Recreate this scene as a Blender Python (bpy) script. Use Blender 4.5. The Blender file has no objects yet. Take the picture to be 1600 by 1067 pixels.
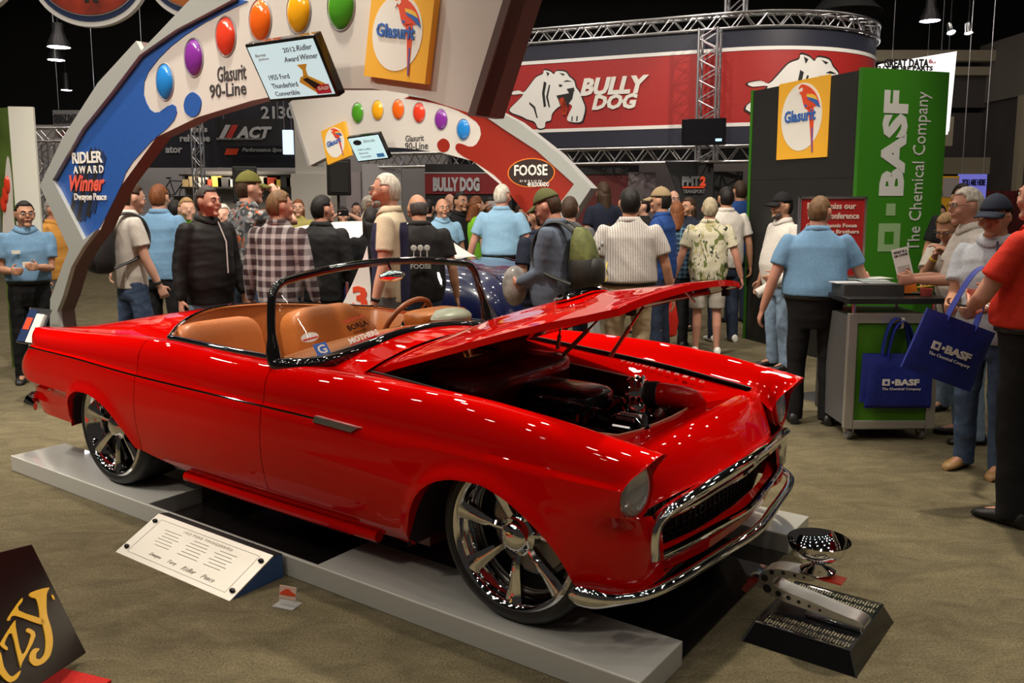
import bpy, bmesh, math, random
import numpy as np
from mathutils import Matrix, Vector
random.seed(7)
SC = bpy.context.scene
COL = SC.collection
PI = math.pi
# ------------------------------------------------------------------ camera
FPX, PITCH, YC, CAMH = 1345.41, 0.1302, 483.8, 1.666
cd = bpy.data.cameras.new('camera'); cam = bpy.data.objects.new('camera', cd); COL.objects.link(cam)
cd.sensor_width = 36.0; cd.lens = FPX/1600*36.0; cd.shift_y = -(533.5-YC)/1600; cd.clip_start = .05; cd.clip_end = 200
cam.location = (0, 0, CAMH); cam.rotation_euler = (PI/2-PITCH, 0, 0)
SC.camera = cam
# ------------------------------------------------------------------ world, light, exposure
SC.view_settings.view_transform = 'Standard'; SC.view_settings.look = 'None'
SC.view_settings.gamma = 1; SC.view_settings.use_curve_mapping = False
SC.view_settings.exposure = 0.42
wd_ = bpy.data.worlds.new('hall_air'); SC.world = wd_; wd_.use_nodes = True
bg = wd_.node_tree.nodes['Background']; bg.inputs[0].default_value = (.9, .8, .7, 1); bg.inputs[1].default_value = .02
def add_light(kind, loc, aim, energy, color=(1, .9, .76), size=.3, spot=60, blend=.4):
    l = bpy.data.lights.new('hall_light', kind); l.energy = energy; l.color = color
    if kind == 'AREA': l.shape = 'DISK'; l.size = size
    if kind == 'SPOT': l.spot_size = math.radians(spot); l.spot_blend = blend; l.shadow_soft_size = size
    if kind == 'POINT': l.shadow_soft_size = size
    o = bpy.data.objects.new('hall_light', l); COL.objects.link(o); o.location = loc
    o.rotation_euler = (Vector(aim)-Vector(loc)).to_track_quat('-Z', 'Y').to_euler()
    return o
# high-bay lamps of the hall (the ones out of the frame)
for ix in range(8):
    for iy in range(9):
        gx, gy = -10.5+3*ix, -5+2.7*iy
        add_light('AREA', (gx+.5*math.sin(iy*3), gy, 8.6), (gx, gy, 0), 38*(.25 if gy < 0 else .55 if gy < 4 else .95 if gx < 4 else .42), (1, .90, .78), .28)
# exhibit spotlights trained on the stand from the truss behind it and on the arch from the left, plus an added front fill
add_light('SPOT', (-3.4, 6.6, 7.4), (-1.9, 4.2, .4), 720, (1, .86, .66), .14, 52)
add_light('SPOT', (1.9, 6.4, 7.2), (.8, 3.5, .3), 1250, (1, .88, .68), .14, 44)
add_light('SPOT', (-7.0, 2.6, 6.5), (-3.0, 5.6, 2.4), 760, (1, .9, .78), .14, 42)
add_light('SPOT', (-5.0, -1.0, 7.0), (-1.6, 3.6, .6), 330, (1, .88, .72), .14, 45)  # weak front fill on the car, added without a known fixture
add_light('SPOT', (-2.0, 4.6, 7.4), (-1.0, 8.4, 1.2), 1300, (1, .9, .78), .16, 70)
add_light('SPOT', (3.2, 5.4, 7.0), (.9, 9.2, 1.0), 750, (1, .9, .78), .16, 62)
add_light('SPOT', (-7.5, 4.0, 7.0), (-4.0, 7.6, 1.2), 600, (1, .9, .78), .16, 60)
add_light('SPOT', (5.6, 9.5, 6.9), (4.6, 14.6, 3.4), 900, (1, .88, .74), .12, 40)
add_light('SPOT', (-.5, 10.5, 6.9), (1.2, 15.6, 3.4), 420, (1, .9, .8), .12, 50)
# ------------------------------------------------------------------ helpers
MATS = {}
def mat(name, col=(.5, .5, .5), rough=.5, metal=0., coat=0., emit=0., ecol=None, trans=0., ior=1.45, alpha=1., spec=.5, coatr=.03):
    if name in MATS: return MATS[name]
    m = bpy.data.materials.new(name); m.use_nodes = True
    b = m.node_tree.nodes['Principled BSDF']; I = b.inputs
    I['Base Color'].default_value = (*col, 1); I['Roughness'].default_value = rough; I['Metallic'].default_value = metal
    I['Coat Weight'].default_value = coat; I['Coat Roughness'].default_value = coatr
    I['Specular IOR Level'].default_value = spec; I['IOR'].default_value = ior
    I['Transmission Weight'].default_value = trans; I['Alpha'].default_value = alpha
    if emit: I['Emission Color'].default_value = (*(ecol or col), 1); I['Emission Strength'].default_value = emit
    MATS[name] = m; return m
def nodes(m): return m.node_tree.nodes, m.node_tree.links, m.node_tree.nodes['Principled BSDF']
def noisy(m, scale=40, amt=.35, bump=.0, detail=6, dark=None, coords='Object', stretch=None, contrast=(.35, .65)):
    """vary a material's own colour with noise (weave, pile, wear) and give it a fine bump"""
    N, L, b = nodes(m); base = tuple(b.inputs['Base Color'].default_value)
    tc = N.new('ShaderNodeTexCoord'); src = tc.outputs[coords]
    if stretch:
        mp = N.new('ShaderNodeMapping'); mp.inputs['Scale'].default_value = stretch; L.new(src, mp.inputs[0]); src = mp.outputs[0]
    n = N.new('ShaderNodeTexNoise'); n.inputs['Scale'].default_value = scale; n.inputs['Detail'].default_value = detail; L.new(src, n.inputs['Vector'])
    r = N.new('ShaderNodeValToRGB'); d = dark or tuple(c*(1-amt) for c in base[:3])
    r.color_ramp.elements[0].position = contrast[0]; r.color_ramp.elements[0].color = (*d, 1)
    r.color_ramp.elements[1].position = contrast[1]; r.color_ramp.elements[1].color = base
    L.new(n.outputs['Fac'], r.inputs[0]); L.new(r.outputs[0], b.inputs['Base Color'])
    if bump:
        bp = N.new('ShaderNodeBump'); bp.inputs['Strength'].default_value = bump; bp.inputs['Distance'].default_value = .01
        L.new(n.outputs['Fac'], bp.inputs['Height']); L.new(bp.outputs[0], b.inputs['Normal'])
    return m
class MB:
    """collects geometry and links it as one mesh object"""
    def __init__(s): s.v = []; s.f = []
    def add(s, vs, fs):
        o = len(s.v); s.v += [tuple(map(float, p)) for p in vs]; s.f += [tuple(i+o for i in f) for f in fs]; return s
    def box(s, lo, hi, M=None):
        x0, y0, z0 = lo; x1, y1, z1 = hi
        vs = [(x0, y0, z0), (x1, y0, z0), (x1, y1, z0), (x0, y1, z0), (x0, y0, z1), (x1, y0, z1), (x1, y1, z1), (x0, y1, z1)]
        if M is not None: vs = [tuple(M @ Vector(p)) for p in vs]
        return s.add(vs, [(3, 2, 1, 0), (4, 5, 6, 7), (0, 1, 5, 4), (1, 2, 6, 5), (2, 3, 7, 6), (3, 0, 4, 7)])
    def cbox(s, c, d, M=None): return s.box([a-b/2 for a, b in zip(c, d)], [a+b/2 for a, b in zip(c, d)], M)
    def grid(s, P, cu=False, cv=False):
        n = len(P); m = len(P[0]); vs = [p for r in P for p in r]; fs = []
        for i in range(n if cu else n-1):
            for j in range(m if cv else m-1):
                a = i*m+j; b = i*m+(j+1) % m; i2 = (i+1) % n
                fs.append((a, b, i2*m+(j+1) % m, i2*m+j))
        return s.add(vs, fs)
    def tube(s, path, r, n=10, closed=False, caps=True, ry=None, up=None):
        """sweep an ellipse (r, ry) along a path; r may be a list"""
        P = [Vector(p) for p in path]; k = len(P); rings = []
        R = r if isinstance(r, (list, tuple)) else [r]*k
        RY = ry if isinstance(ry, (list, tuple)) else ([ry]*k if ry else R)
        u = Vector(up) if up else None
        for i in range(k):
            a = P[i-1] if (i > 0 or closed) else P[0]; b = P[(i+1) % k] if (i < k-1 or closed) else P[-1]
            t = (b-a)
            t = t.normalized() if t.length > 1e-9 else Vector((0, 0, 1))
            if u is None:
                u = t.orthogonal().normalized()
            w = (u - t*u.dot(t))
            w = w.normalized() if w.length > 1e-6 else t.orthogonal().normalized()
            if not up: u = w
            c = t.cross(w)
            rings.append([P[i]+w*(RY[i]*math.sin(2*PI*j/n))+c*(R[i]*math.cos(2*PI*j/n)) for j in range(n)])
        o = len(s.v); s.grid(rings, cu=closed, cv=True)
        if caps and not closed:
            s.f.append(tuple(o+j for j in range(n))[::-1]); s.f.append(tuple(o+(k-1)*n+j for j in range(n)))
        return s
    def lathe(s, prof, n=32, M=None, closed=False):
        """profile of (r, h) turned about local z, then placed with M"""
        P = []
        for r, h in prof:
            P.append([(r*math.cos(2*PI*j/n), r*math.sin(2*PI*j/n), h) for j in range(n)])
        if M is not None: P = [[tuple(M @ Vector(p)) for p in row] for row in P]
        return s.grid(P, cu=closed, cv=True)
    def prism(s, poly, z0, z1, M=None):
        """extrude a polygon (x, y) from z0 to z1, placed with M"""
        n = len(poly); vs = [(x, y, z0) for x, y in poly]+[(x, y, z1) for x, y in poly]
        if M is not None: vs = [tuple(M @ Vector(p)) for p in vs]
        ar = sum(poly[i][0]*poly[(i+1) % n][1]-poly[(i+1) % n][0]*poly[i][1] for i in range(n))
        fs = [tuple(range(n))[::-1], tuple(range(n, 2*n))]+[(i, (i+1) % n, n+(i+1) % n, n+i) for i in range(n)]
        if (ar < 0) != (z1 < z0): fs = [f[::-1] for f in fs]
        return s.add(vs, fs)
    def ball(s, c, r, n=16, m=10, M=None):
        r = r if isinstance(r, (list, tuple)) else (r, r, r); P = []
        for i in range(m+1):
            th = PI*i/m
            P.append([(c[0]+r[0]*math.sin(th)*math.cos(2*PI*j/n), c[1]+r[1]*math.sin(th)*math.sin(2*PI*j/n), c[2]-r[2]*math.cos(th)) for j in range(n)])
        if M is not None: P = [[tuple(M @ Vector(p)) for p in row] for row in P]
        return s.grid(P, cv=True)
    def mirror(s):
        """add the mirror image across local y = 0"""
        o = len(s.v); s.v += [(x, -y, z) for x, y, z in s.v]; s.f += [tuple(i+o for i in f[::-1]) for f in s.f]; return s
    def mesh(s, name, m=None, angle=35, weld=True):
        me = bpy.data.meshes.new(name); me.from_pydata(s.v, [], s.f)
        bm = bmesh.new(); bm.from_mesh(me)
        if weld: bmesh.ops.remove_doubles(bm, verts=bm.verts, dist=1e-5)
        bmesh.ops.recalc_face_normals(bm, faces=bm.faces)
        bm.to_mesh(me); bm.free()
        if angle:
            me.shade_smooth(); me.set_sharp_from_angle(angle=math.radians(angle))
        if m: me.materials.append(m)
        return me
    def build(s, name, m, parent=None, angle=35, bevel=0, sub=0, solid=0, weld=True):
        o = bpy.data.objects.new(name, s.mesh(name, m, angle, weld)); COL.objects.link(o); o.parent = parent
        if solid: k = o.modifiers.new('solid', 'SOLIDIFY'); k.thickness = solid; k.offset = -1
        if bevel: k = o.modifiers.new('bevel', 'BEVEL'); k.width = bevel; k.segments = 2; k.limit_method = 'ANGLE'
        if sub: k = o.modifiers.new('sub', 'SUBSURF'); k.levels = sub; k.render_levels = sub
        return o
def tag(o, label, cat, group=None):
    o['label'] = label; o['category'] = cat
    if group: o['group'] = group
    return o
def thing(name, label, cat, loc=(0, 0, 0), rz=0, group=None, M=None):
    o = bpy.data.objects.new(name, None); COL.objects.link(o); o.empty_display_size = .1
    if M is not None: o.matrix_world = M
    else: o.location = loc; o.rotation_euler = (0, 0, rz)
    return tag(o, label, cat, group)
def struct(o): o['kind'] = 'structure'; return o
def basis(o, right, up):
    """local x = right, y = up, z = out of the surface"""
    r = Vector(right).normalized(); n = r.cross(Vector(up)).normalized(); u = n.cross(r)
    return Matrix(((r.x, u.x, n.x, o[0]), (r.y, u.y, n.y, o[1]), (r.z, u.z, n.z, o[2]), (0, 0, 0, 1)))
def letters(s, bold=0., shear=0., depth=.004, res=2, space=1.):
    """(verts, faces) of extruded lettering"""
    c = bpy.data.curves.new('t', 'FONT'); c.body = s; c.size = 1; c.offset = bold; c.shear = shear; c.extrude = .5; c.resolution_u = res; c.space_character = space
    c.space_line = .95
    o = bpy.data.objects.new('t', c); COL.objects.link(o)
    me = o.to_mesh(); vs = np.array([v.co[:] for v in me.vertices]) if len(me.vertices) else np.zeros((0, 3)); fs = [tuple(p.vertices) for p in me.polygons]
    o.to_mesh_clear(); bpy.data.objects.remove(o); bpy.data.curves.remove(c)
    return vs, fs
def fit(vs, w, h, depth):
    lo, hi = vs.min(0), vs.max(0); c = (lo+hi)/2; d = np.maximum(hi-lo, 1e-6)
    s = np.array([w/d[0], (h/d[1]) if h else w/d[0], depth/d[2]])
    return (vs-c)*s
def text(name, s, m, parent, M, w, h=None, bold=.0, shear=0, depth=.004, bend=None, label=None, space=1.):
    """lettering fitted into a w x h box centred at M's origin, standing on the surface"""
    vs, fs = letters(s, bold, shear, space=space); vs = fit(vs, w, h, depth); vs[:, 2] += depth/2
    b = MB(); b.add([tuple(M @ Vector(p)) if bend is None else bend(p) for p in vs], fs)
    o = b.build(name, m, parent, angle=0)
    if label: o['label'] = label
    return o
def cr(xs, ys):
    """smooth interpolation through table points"""
    xs = np.array(xs, float); ys = np.array(ys, float)
    h = np.diff(xs); dl = np.diff(ys)/h; m = np.zeros(len(xs)); m[0], m[-1] = dl[0], dl[-1]
    for i in range(1, len(xs)-1):
        m[i] = 0 if dl[i-1]*dl[i] <= 0 else 2*dl[i-1]*dl[i]/(dl[i-1]+dl[i])
    def f(x):
        x = min(max(x, xs[0]), xs[-1]); i = min(max(int(np.searchsorted(xs, x)-1), 0), len(h)-1)
        t = (x-xs[i])/h[i]
        return float((2*t**3-3*t*t+1)*ys[i]+(t**3-2*t*t+t)*h[i]*m[i]+(3*t*t-2*t**3)*ys[i+1]+(t**3-t*t)*h[i]*m[i+1])
    return f
def tab(*pts): return cr([p[0] for p in pts], [p[1] for p in pts])
def sstep(t): t = min(max(t, 0), 1); return t*t*(3-2*t)
def spline(pts, n, closed=False):
    P = [Vector(p) for p in pts]; k = len(P); out = []
    seg = k if closed else k-1
    for i in range(seg):
        a, b, c, d = (P[(i-1) % k] if (closed or i > 0) else P[0]), P[i], P[(i+1) % k], (P[(i+2) % k] if (closed or i+2 < k) else P[-1])
        for j in range(n):
            t = j/n
            out.append(.5*((2*b)+(c-a)*t+(2*a-5*b+4*c-d)*t*t+(3*b-a-3*c+d)*t**3))
    if not closed: out.append(P[-1])
    return out
def dup(root, loc=None, rz=None, label=None, M=None):
    """copy of a thing with its parts and sub-parts"""
    r = root.copy(); COL.objects.link(r)
    if M is not None: r.matrix_world = M
    if loc is not None: r.location = loc
    if rz is not None: r.rotation_euler = (0, 0, rz)
    if label: r['label'] = label
    for ch in list(root.children):
        c = ch.copy(); COL.objects.link(c); c.parent = r
        for g in list(ch.children):
            d = g.copy(); COL.objects.link(d); d.parent = c
    return r
# pixel rays of the photograph, used only to find where things stand in the hall
CP, SP = math.cos(PITCH), math.sin(PITCH)
def ray(u, v):
    a = (u-800)/FPX; b = -(v-YC)/FPX
    return Vector((a, CP+b*SP, -SP+b*CP))
def at_y(u, v, Y): r = ray(u, v); return Vector((0, 0, CAMH))+r*(Y/r.y)
def at_z(u, v, z): r = ray(u, v); return Vector((0, 0, CAMH))+r*((z-CAMH)/r.z)
# the stand's own axes: the red car points along FW, LF is to its left
YAW = .6204
FW = Vector((math.cos(YAW), -math.sin(YAW), 0)); LF = Vector((math.sin(YAW), math.cos(YAW), 0))
CARO = Vector((.4867, 3.7121, 0))
def loc2w(x, y, z=0): return CARO+FW*x+LF*y+Vector((0, 0, z))
def lray(u, v): r = ray(u, v); return Vector((r.dot(FW), r.dot(LF), r.z))
_c = Vector((0, 0, CAMH))-CARO; CAML = Vector((_c.dot(FW), _c.dot(LF), CAMH))
def at_l(u, v, yl): r = lray(u, v); return CAML+r*((yl-CAML.y)/r.y)
# ------------------------------------------------------------------ shared materials
WHITE = mat('white_lettering', (.8, .78, .72), .5)
CHROME = mat('chrome', (.86, .86, .88), .04, 1.)
DARKCHROME = mat('black_chrome', (.05, .05, .06), .05, 1., coat=1.)
BLACKG = mat('gloss_black', (.008, .008, .009), .12)
BLACKM = mat('matt_black', (.012, .012, .013), .6)
RUBBER = mat('tire_rubber', (.013, .013, .013), .42)
STEEL = mat('truss_aluminium', (.62, .62, .65), .28, 1.)
# ================================================================== floor and ceiling
CARPET = noisy(mat('grey_carpet', (.230, .196, .118), .95, spec=.1), 110, .5, .9, 10, contrast=(.3, .72))
N, L, b = nodes(CARPET)   # broad soft footmarks in the pile
tc = N.new('ShaderNodeTexCoord'); mp = N.new('ShaderNodeMapping'); mp.inputs['Scale'].default_value = (.9, 1.7, 1); L.new(tc.outputs['Object'], mp.inputs[0])
n2 = N.new('ShaderNodeTexNoise'); n2.inputs['Scale'].default_value = 4.5; n2.inputs['Detail'].default_value = 9; n2.inputs['Roughness'].default_value = .68; n2.inputs['Distortion'].default_value = .8; L.new(mp.outputs[0], n2.inputs[0])
r2 = N.new('ShaderNodeValToRGB'); r2.color_ramp.elements[0].position = .36; r2.color_ramp.elements[0].color = (.62, .62, .62, 1); r2.color_ramp.elements[1].position = .66; r2.color_ramp.elements[1].color = (1, 1, 1, 1)
L.new(n2.outputs['Fac'], r2.inputs[0])
mx = N.new('ShaderNodeMix'); mx.data_type = 'RGBA'; mx.blend_type = 'MULTIPLY'; mx.inputs[0].default_value = 1
old = b.inputs['Base Color'].links[0].from_socket; L.new(old, mx.inputs[6]); L.new(r2.outputs[0], mx.inputs[7]); L.new(mx.outputs[2], b.inputs['Base Color'])
struct(MB().box((-26, -9, -.1), (26, 32, 0)).build('floor', CARPET, angle=0))
struct(MB().box((-26, -9, 10.5), (26, 32, 10.7)).build('ceiling', mat('black_ceiling', (.006, .006, .007), .9), angle=0))
# ================================================================== the red convertible
CAR = thing('convertible_car', 'glossy red two-seat convertible with its hood raised, parked on low grey ramps', 'car', CARO, -YAW)
RED = mat('red_paint', (.56, .0016, .0008), .5, 0, coat=1., spec=.0, coatr=.004)
RED.node_tree.nodes['Principled BSDF'].inputs['Coat IOR'].default_value = 1.42
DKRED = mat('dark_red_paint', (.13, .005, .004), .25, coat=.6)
TAN = noisy(mat('tan_leather', (.45, .135, .03), .34), 90, .12, .06)
WM = tab((-3.9, .79), (-3.4, .85), (-2.6, .885), (-1.5, .895), (0, .895), (.25, .887), (.6, .87))
ZC = tab((-3.9, .862), (-3.69, .868), (-3.26, .889), (-2.6, .926), (-2.2, .936), (-1.5, .915), (-.72, .922), (-.28, .914), (.1, .885), (.39, .842), (.6, .806))
ZS = tab((-3.9, .765), (-3.08, .768), (-2.35, .748), (-1.34, .735), (-.89, .729), (-.4, .722), (.6, .70))
FARCH = tab((-.505, .265), (-.49, .31), (-.468, .37), (-.43, .47), (-.38, .545), (-.30, .60), (-.2, .626), (-.1, .63), (0, .607), (.09, .565), (.17, .51), (.235, .45), (.275, .39), (.297, .33), (.303, .29))
RARCH = tab((-3.075, .372), (-3.085+.02, .44), (-3.05, .52), (-3.0, .568), (-2.92, .597), (-2.83, .600), (-2.73, .585), (-2.63, .552), (-2.55, .50), (-2.464, .43), (-2.425, .385), (-2.40, .36))
ZIN = tab((-3.9, .860), (-3.2, .886), (-2.2, .930), (-1.34, .908), (-1.0, .898), (-.5, .862), (-.02, .818), (.21, .785), (.36, .765), (.45, .72), (.56, .655))
YIN = tab((-3.9, .68), (-2.2, .735), (-1.36, .735), (-1.05, .61), (.6, .60))
XF = tab((.26, .48), (.33, .50), (.45, .495), (.55, .475), (.62, .46), (.68, .462), (.74, .49), (.78, .53), (.82, .558))
XR = tab((.28, -3.64), (.42, -3.68), (.52, -3.69), (.56, -3.77), (.61, -3.83), (.67, -3.815), (.735, -3.745), (.77, -3.70), (.90, -3.685))
ZSILL = tab((-2.40, .36), (-2.32, .345), (-2.1, .308), (-1.9, .281), (-1.6, .267), (-1.375, .263), (-.74, .268), (-.505, .265))
def zlow(x):
    if -.505 <= x <= .303: return FARCH(x)
    if x > .303: return .29+.03*min(1, (x-.303)/.1)
    if -3.075 <= x <= -2.40: return RARCH(x)
    if -2.40 < x < -.505: return ZSILL(x)
    if x < -3.075: return .365
    return .267
ARCHP = [(x, FARCH(x)) for x in np.linspace(-.505, .303, 60)]+[(x, RARCH(x)) for x in np.linspace(-3.075, -2.40, 60)]
ARCHP = np.array(ARCHP)
NL, NU, NT = 12, 12, 8
def inset(x, z, zs, zc):
    if z >= zs:
        t = (z-zs)/(zc-zs); return .014*sstep(t*8)+.012*t+.092*(1-math.sqrt(max(0, 1-t**3.4)))
    s = (zs-z)/(zs-.27); k = -.016*math.sin(PI*min(1, s*1.25))+.035*s**3
    if z < .345: k += .055*((.345-z)/.08)**1.4
    return k
LYC, LZC, LRV = .752, .685, .118
def visor(z, zc, kind):
    """where each row of the fender ends around the headlight opening"""
    t = abs(z-LZC)/((zc-LZC) if z >= LZC else LRV); c = LRV*math.sqrt(max(0, 1-t*t))
    if kind == 'i': return LYC-c if z >= LZC else LYC-LRV-.024*sstep((LZC-z)/.03)
    if z >= LZC or t < .75: return LYC+c
    return LYC+c*(1-sstep((t-.75)/.5))+(.605-LYC)*sstep((t-.75)/.5)
def side_col(xn, q=0, end=None):
    """one cross-section of the near side (y given as positive half width)"""
    zl, zs, zc = zlow(xn), ZS(xn), ZC(xn); out = []
    rows = [('o', zl+(zs-zl)*(i/NL)) for i in range(NL)]+[('o', zs+(zc-zs)*math.sin(i/NU*PI/2)) for i in range(NU+1)]
    wm = WM(xn); yc = wm-.118; yin = YIN(xn); zin = ZIN(xn)
    def finish(y, z, kind='o'):
        x = xn
        if end:
            x0, XE, ye0, yec, n = end
            ye = visor(z, zc, kind) if XE is XF else ye0+(yec-ye0)*sstep((z-(zc-.13))/.13)
            y = ye+(y-ye)*max(0, 1-q**n)**(1/n); x = x0+q*(XE(z)-x0)
        out.append((x, y, z))
    for _, z in rows:
        y = wm-inset(xn, z, zs, zc)
        d = np.min((ARCHP[:, 0]-xn)**2+(ARCHP[:, 1]-z)**2)**.5
        y += .014*math.exp(-(d/.035)**2)
        if xn < -3.08 and z < .56: y -= .022*sstep((.56-z)/.03)
        finish(y, z)
    for j in range(1, NT+1):
        u = j/NT
        finish(yc+(yin-yc)*u, zc+(zin-zc)*sstep(u)**.9, 'i')
    return out
def side_panel(name, cols, cap=True):
    for sgn in (-1, 1):
        P = [[(x, sgn*y, z) for x, y, z in c] for c in cols]
        b = MB().grid(P)
        # turned-under lower lip / arch flange
        b.grid([[c[0] for c in P], [(c[0][0], c[0][1]-sgn*.03, c[0][2]+.004) for c in P], [(c[0][0], c[0][1]-sgn*.12, c[0][2]+.01) for c in P]])
        b.build(name, RED, CAR, angle=28)
qs = [0, .12, .2, .25, .28, .30, .31, .318, .324, .34, .38, .44, .5, .6, .7, .78, .85, .9, .94, .97, .985, .995, 1]
xs = sorted(set([round(float(v), 4) for v in np.concatenate([np.linspace(-1.336, -.52, 12), [-.505, -.5, -.49, -.48, -.468, -.455, -.44, -.42, -.4, -.37, -.33, -.29], np.linspace(-.25, .1, 12), [.14, .17]])]))
NEND = (.19, XF, .605, .775, 3.3)
cols = [side_col(x) for x in xs]+[side_col(.19+q*.35, q, NEND) for q in qs]
side_panel('front_fender', cols)
side_panel('door', [side_col(x) for x in np.linspace(-2.352, -1.340, 16)])
xs = sorted(set([round(float(v), 4) for v in np.concatenate([np.linspace(-3.4, -3.09, 6), [-3.078, -3.074, -3.07, -3.06, -3.05, -3.03, -3.0, -2.96], np.linspace(-2.92, -2.45, 12), [-2.44, -2.425, -2.41, -2.40, -2.38, -2.356]])]))
REND = (-3.4, XR, .60, .74, 4.0)
cols = [side_col(-3.4-q*.3, q, REND) for q in qs[::-1]]+[side_col(x) for x in xs[1:]]
side_panel('quarter_panel', cols)
# rear deck behind the cockpit, crowned, with its front edge following the cockpit's curve
XK = tab((0, -2.748), (.2, -2.71), (.38, -2.605), (.56, -2.455), (.70, -2.315), (.735, -2.25))
ZD = tab((-3.9, .78), (-3.69, .815), (-3.45, .872), (-3.1, .945), (-2.75, .985), (-2.2, 1.0))
P = []
for i in range(25):
    t = i/24; row = []
    for j in range(-16, 17):
        yf = .737*math.sin(j/16*PI/2*.999); xk = XK(abs(yf)); x = -3.70+(xk+3.70)*t
        yy = yf*(YIN(x)/.735); k = abs(yy)/YIN(x)
        row.append((x, yy, ZIN(x)+(ZD(x)-ZIN(x))*(1-k**2.4)))
    P.append(row)
b = MB().grid(P)
b.build('rear_deck', RED, CAR, angle=28)
b = MB(); b.grid([[(-3.695, y, ZIN(-3.69)+(ZD(-3.69)-ZIN(-3.69))*(1-(abs(y)/.69)**2.4)) for y in np.linspace(-.69, .69, 13)], [(-3.74, y, .70) for y in np.linspace(-.69, .69, 13)], [(-3.69, y, .50) for y in np.linspace(-.66, .66, 13)], [(-3.62, y, .34) for y in np.linspace(-.66, .66, 13)]])
b.build('tail_panel', RED, CAR)
for s in (-1, 1):
    b = MB().tube([(-3.50, s*.858, .42), (-3.60, s*.85, .42), (-3.68, s*.79, .42), (-3.72, s*.65, .42), (-3.735, s*.40, .42)], [.012, .028, .032, .032, .03], ry=[.025, .05, .055, .05, .045], n=12, up=(0, 0, 1)); b.build('rear_bumper', CHROME, CAR)
    b = MB().lathe([(0, .012), (.03, .012), (.05, .006), (.055, 0), (.055, -.05)], 20, basis((-3.775, s*.70, .63), (0, 1, 0), (0, 0, 1)) @ Matrix.Rotation(PI, 4, 'Y')); b.build('tail_light', mat('tail_light', (.35, .01, .01), .1, coat=1), CAR)
# cowl between windshield and hood
XB = tab((0, -1.16), (.3, -1.15), (.5, -1.135), (.62, -1.15), (.70, -1.20), (.76, -1.30))
P = []
for i in range(9):
    t = i/8; row = []
    for j in range(-12, 13):
        y = .66*j/12; x = (XB(abs(y))-.12)+(-.93-(XB(abs(y))-.12))*t; k = abs(y)/.66
        row.append((x, y, .898+.095*(1-k**2.2)))
    P.append(row)
MB().grid(P).build('cowl', RED, CAR)
b = MB()
for s in (-1, 1):
    b.grid([[(x, s*(YIN(x)+.005), ZIN(x)+.002) for x in np.linspace(-1.37, -.93, 8)], [(x, s*.62, .905) for x in np.linspace(-1.37, -.93, 8)]])
b.build('cowl_side', RED, CAR)
# nose panel below the hood line
P = []
XNF = tab((0, .585), (.3, .570), (.5, .535), (.66, .49))
for i in range(11):
    t = i/10; row = []
    for j in range(-16, 17):
        y = .65*j/16; k = abs(y)/.65
        x = (.385-.03*k*k)+(XNF(abs(y))-.02-.385)*t**.8
        z = (.782-.03*k**3)*(1-t**1.7)+(.615-.05*k**4)*t**1.7
        row.append((x, y, z))
    P.append(row)
MB().grid(P).build('nose_panel', RED, CAR, angle=28)
# apron under the grille
P = [[(XNF(abs(y))-.01-dx, y, z) for y in np.linspace(-.66, .66, 23)] for dx, z in ((.05, .412), (.02, .395), (.01, .37), (.02, .33), (.07, .29))]
MB().grid(P).build('front_apron', RED, CAR)
# ------------------------------------------------------------------ grille, bumper, lamps
gt = [(.488, -.668, .41), (.488, -.675, .47), (.495, -.665, .53), (.518, -.625, .572), (.55, -.45, .597), (.575, -.2, .612), (.582, 0, .615)]
gt = gt+[(x, -y, z) for x, y, z in gt[-2::-1]]
gb = [(.50, -.63, .405), (.53, -.5, .41), (.56, -.25, .408), (.58, 0, .402)]; gb = gb+[(x, -y, z) for x, y, z in gb[-2::-1]]
MB().tube(spline(gt, 5), .032, 12, ry=.024).build('grille_surround', CHROME, CAR)
MB().tube(spline(gb, 5), .016, 10, ry=.018).build('grille_lower_bar', CHROME, CAR)
gm = [(.49, -.60, .53), (.53, -.45, .54), (.552, -.2, .55), (.565, 0, .552)]; gm = gm+[(x, -y, z) for x, y, z in gm[-2::-1]]
MB().tube(spline(gm, 5), .010, 8, ry=.02).build('grille_center_bar', CHROME, CAR)
AMB = mat('amber_lens', (.6, .12, .01), .15, coat=1)
for s in (-1, 1): MB().cbox((.515, s*.54, .556), (.03, .14, .03)).build('turn_signal', AMB, CAR, bevel=.008)
P = [[(XNF(abs(y))-.10, y, z) for y in np.linspace(-.64, .64, 15)] for z in (.35, .50, .66)]
MB().grid(P).build('grille_mesh', mat('grille_black', (.01, .01, .01), .35), CAR)
b = MB()
for y in np.linspace(-.6, .6, 30): b.cbox((XNF(abs(y))-.088, y, .505), (.012, .006, .20))
for z in np.linspace(.42, .6, 8):
    b.tube([(XNF(abs(y))-.088, y, z) for y in np.linspace(-.62, .62, 11)], .003, 5)
b.build('grille_slats', mat('grille_black', (.01, .01, .01), .35), CAR, angle=0)
em = MB().cbox((.605, 0, .615), (.02, .05, .035)).build('nose_emblem', CHROME, CAR, bevel=.006)
bp_ = [(.295, -.893, .312), (.34, -.895, .313), (.40, -.878, .314), (.46, -.83, .316), (.52, -.74, .318), (.56, -.58, .322), (.595, -.3, .326), (.625, 0, .328)]
bp_ = bp_+[(x, -y, z) for x, y, z in bp_[-2::-1]]
sp_ = spline(bp_, 6); k = len(sp_)
hh = [.020+.016*sstep(min(i, k-1-i)/4)-.016*sstep((min(i, k-1-i)-8)/12) for i in range(k)]
MB().tube(sp_, [.022]*k, 14, ry=hh, up=(0, 0, 1)).build('front_bumper', CHROME, CAR)
LENS = mat('headlight_glass', (.85, .86, .88), .08, .0, coat=1., trans=.75)
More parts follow.
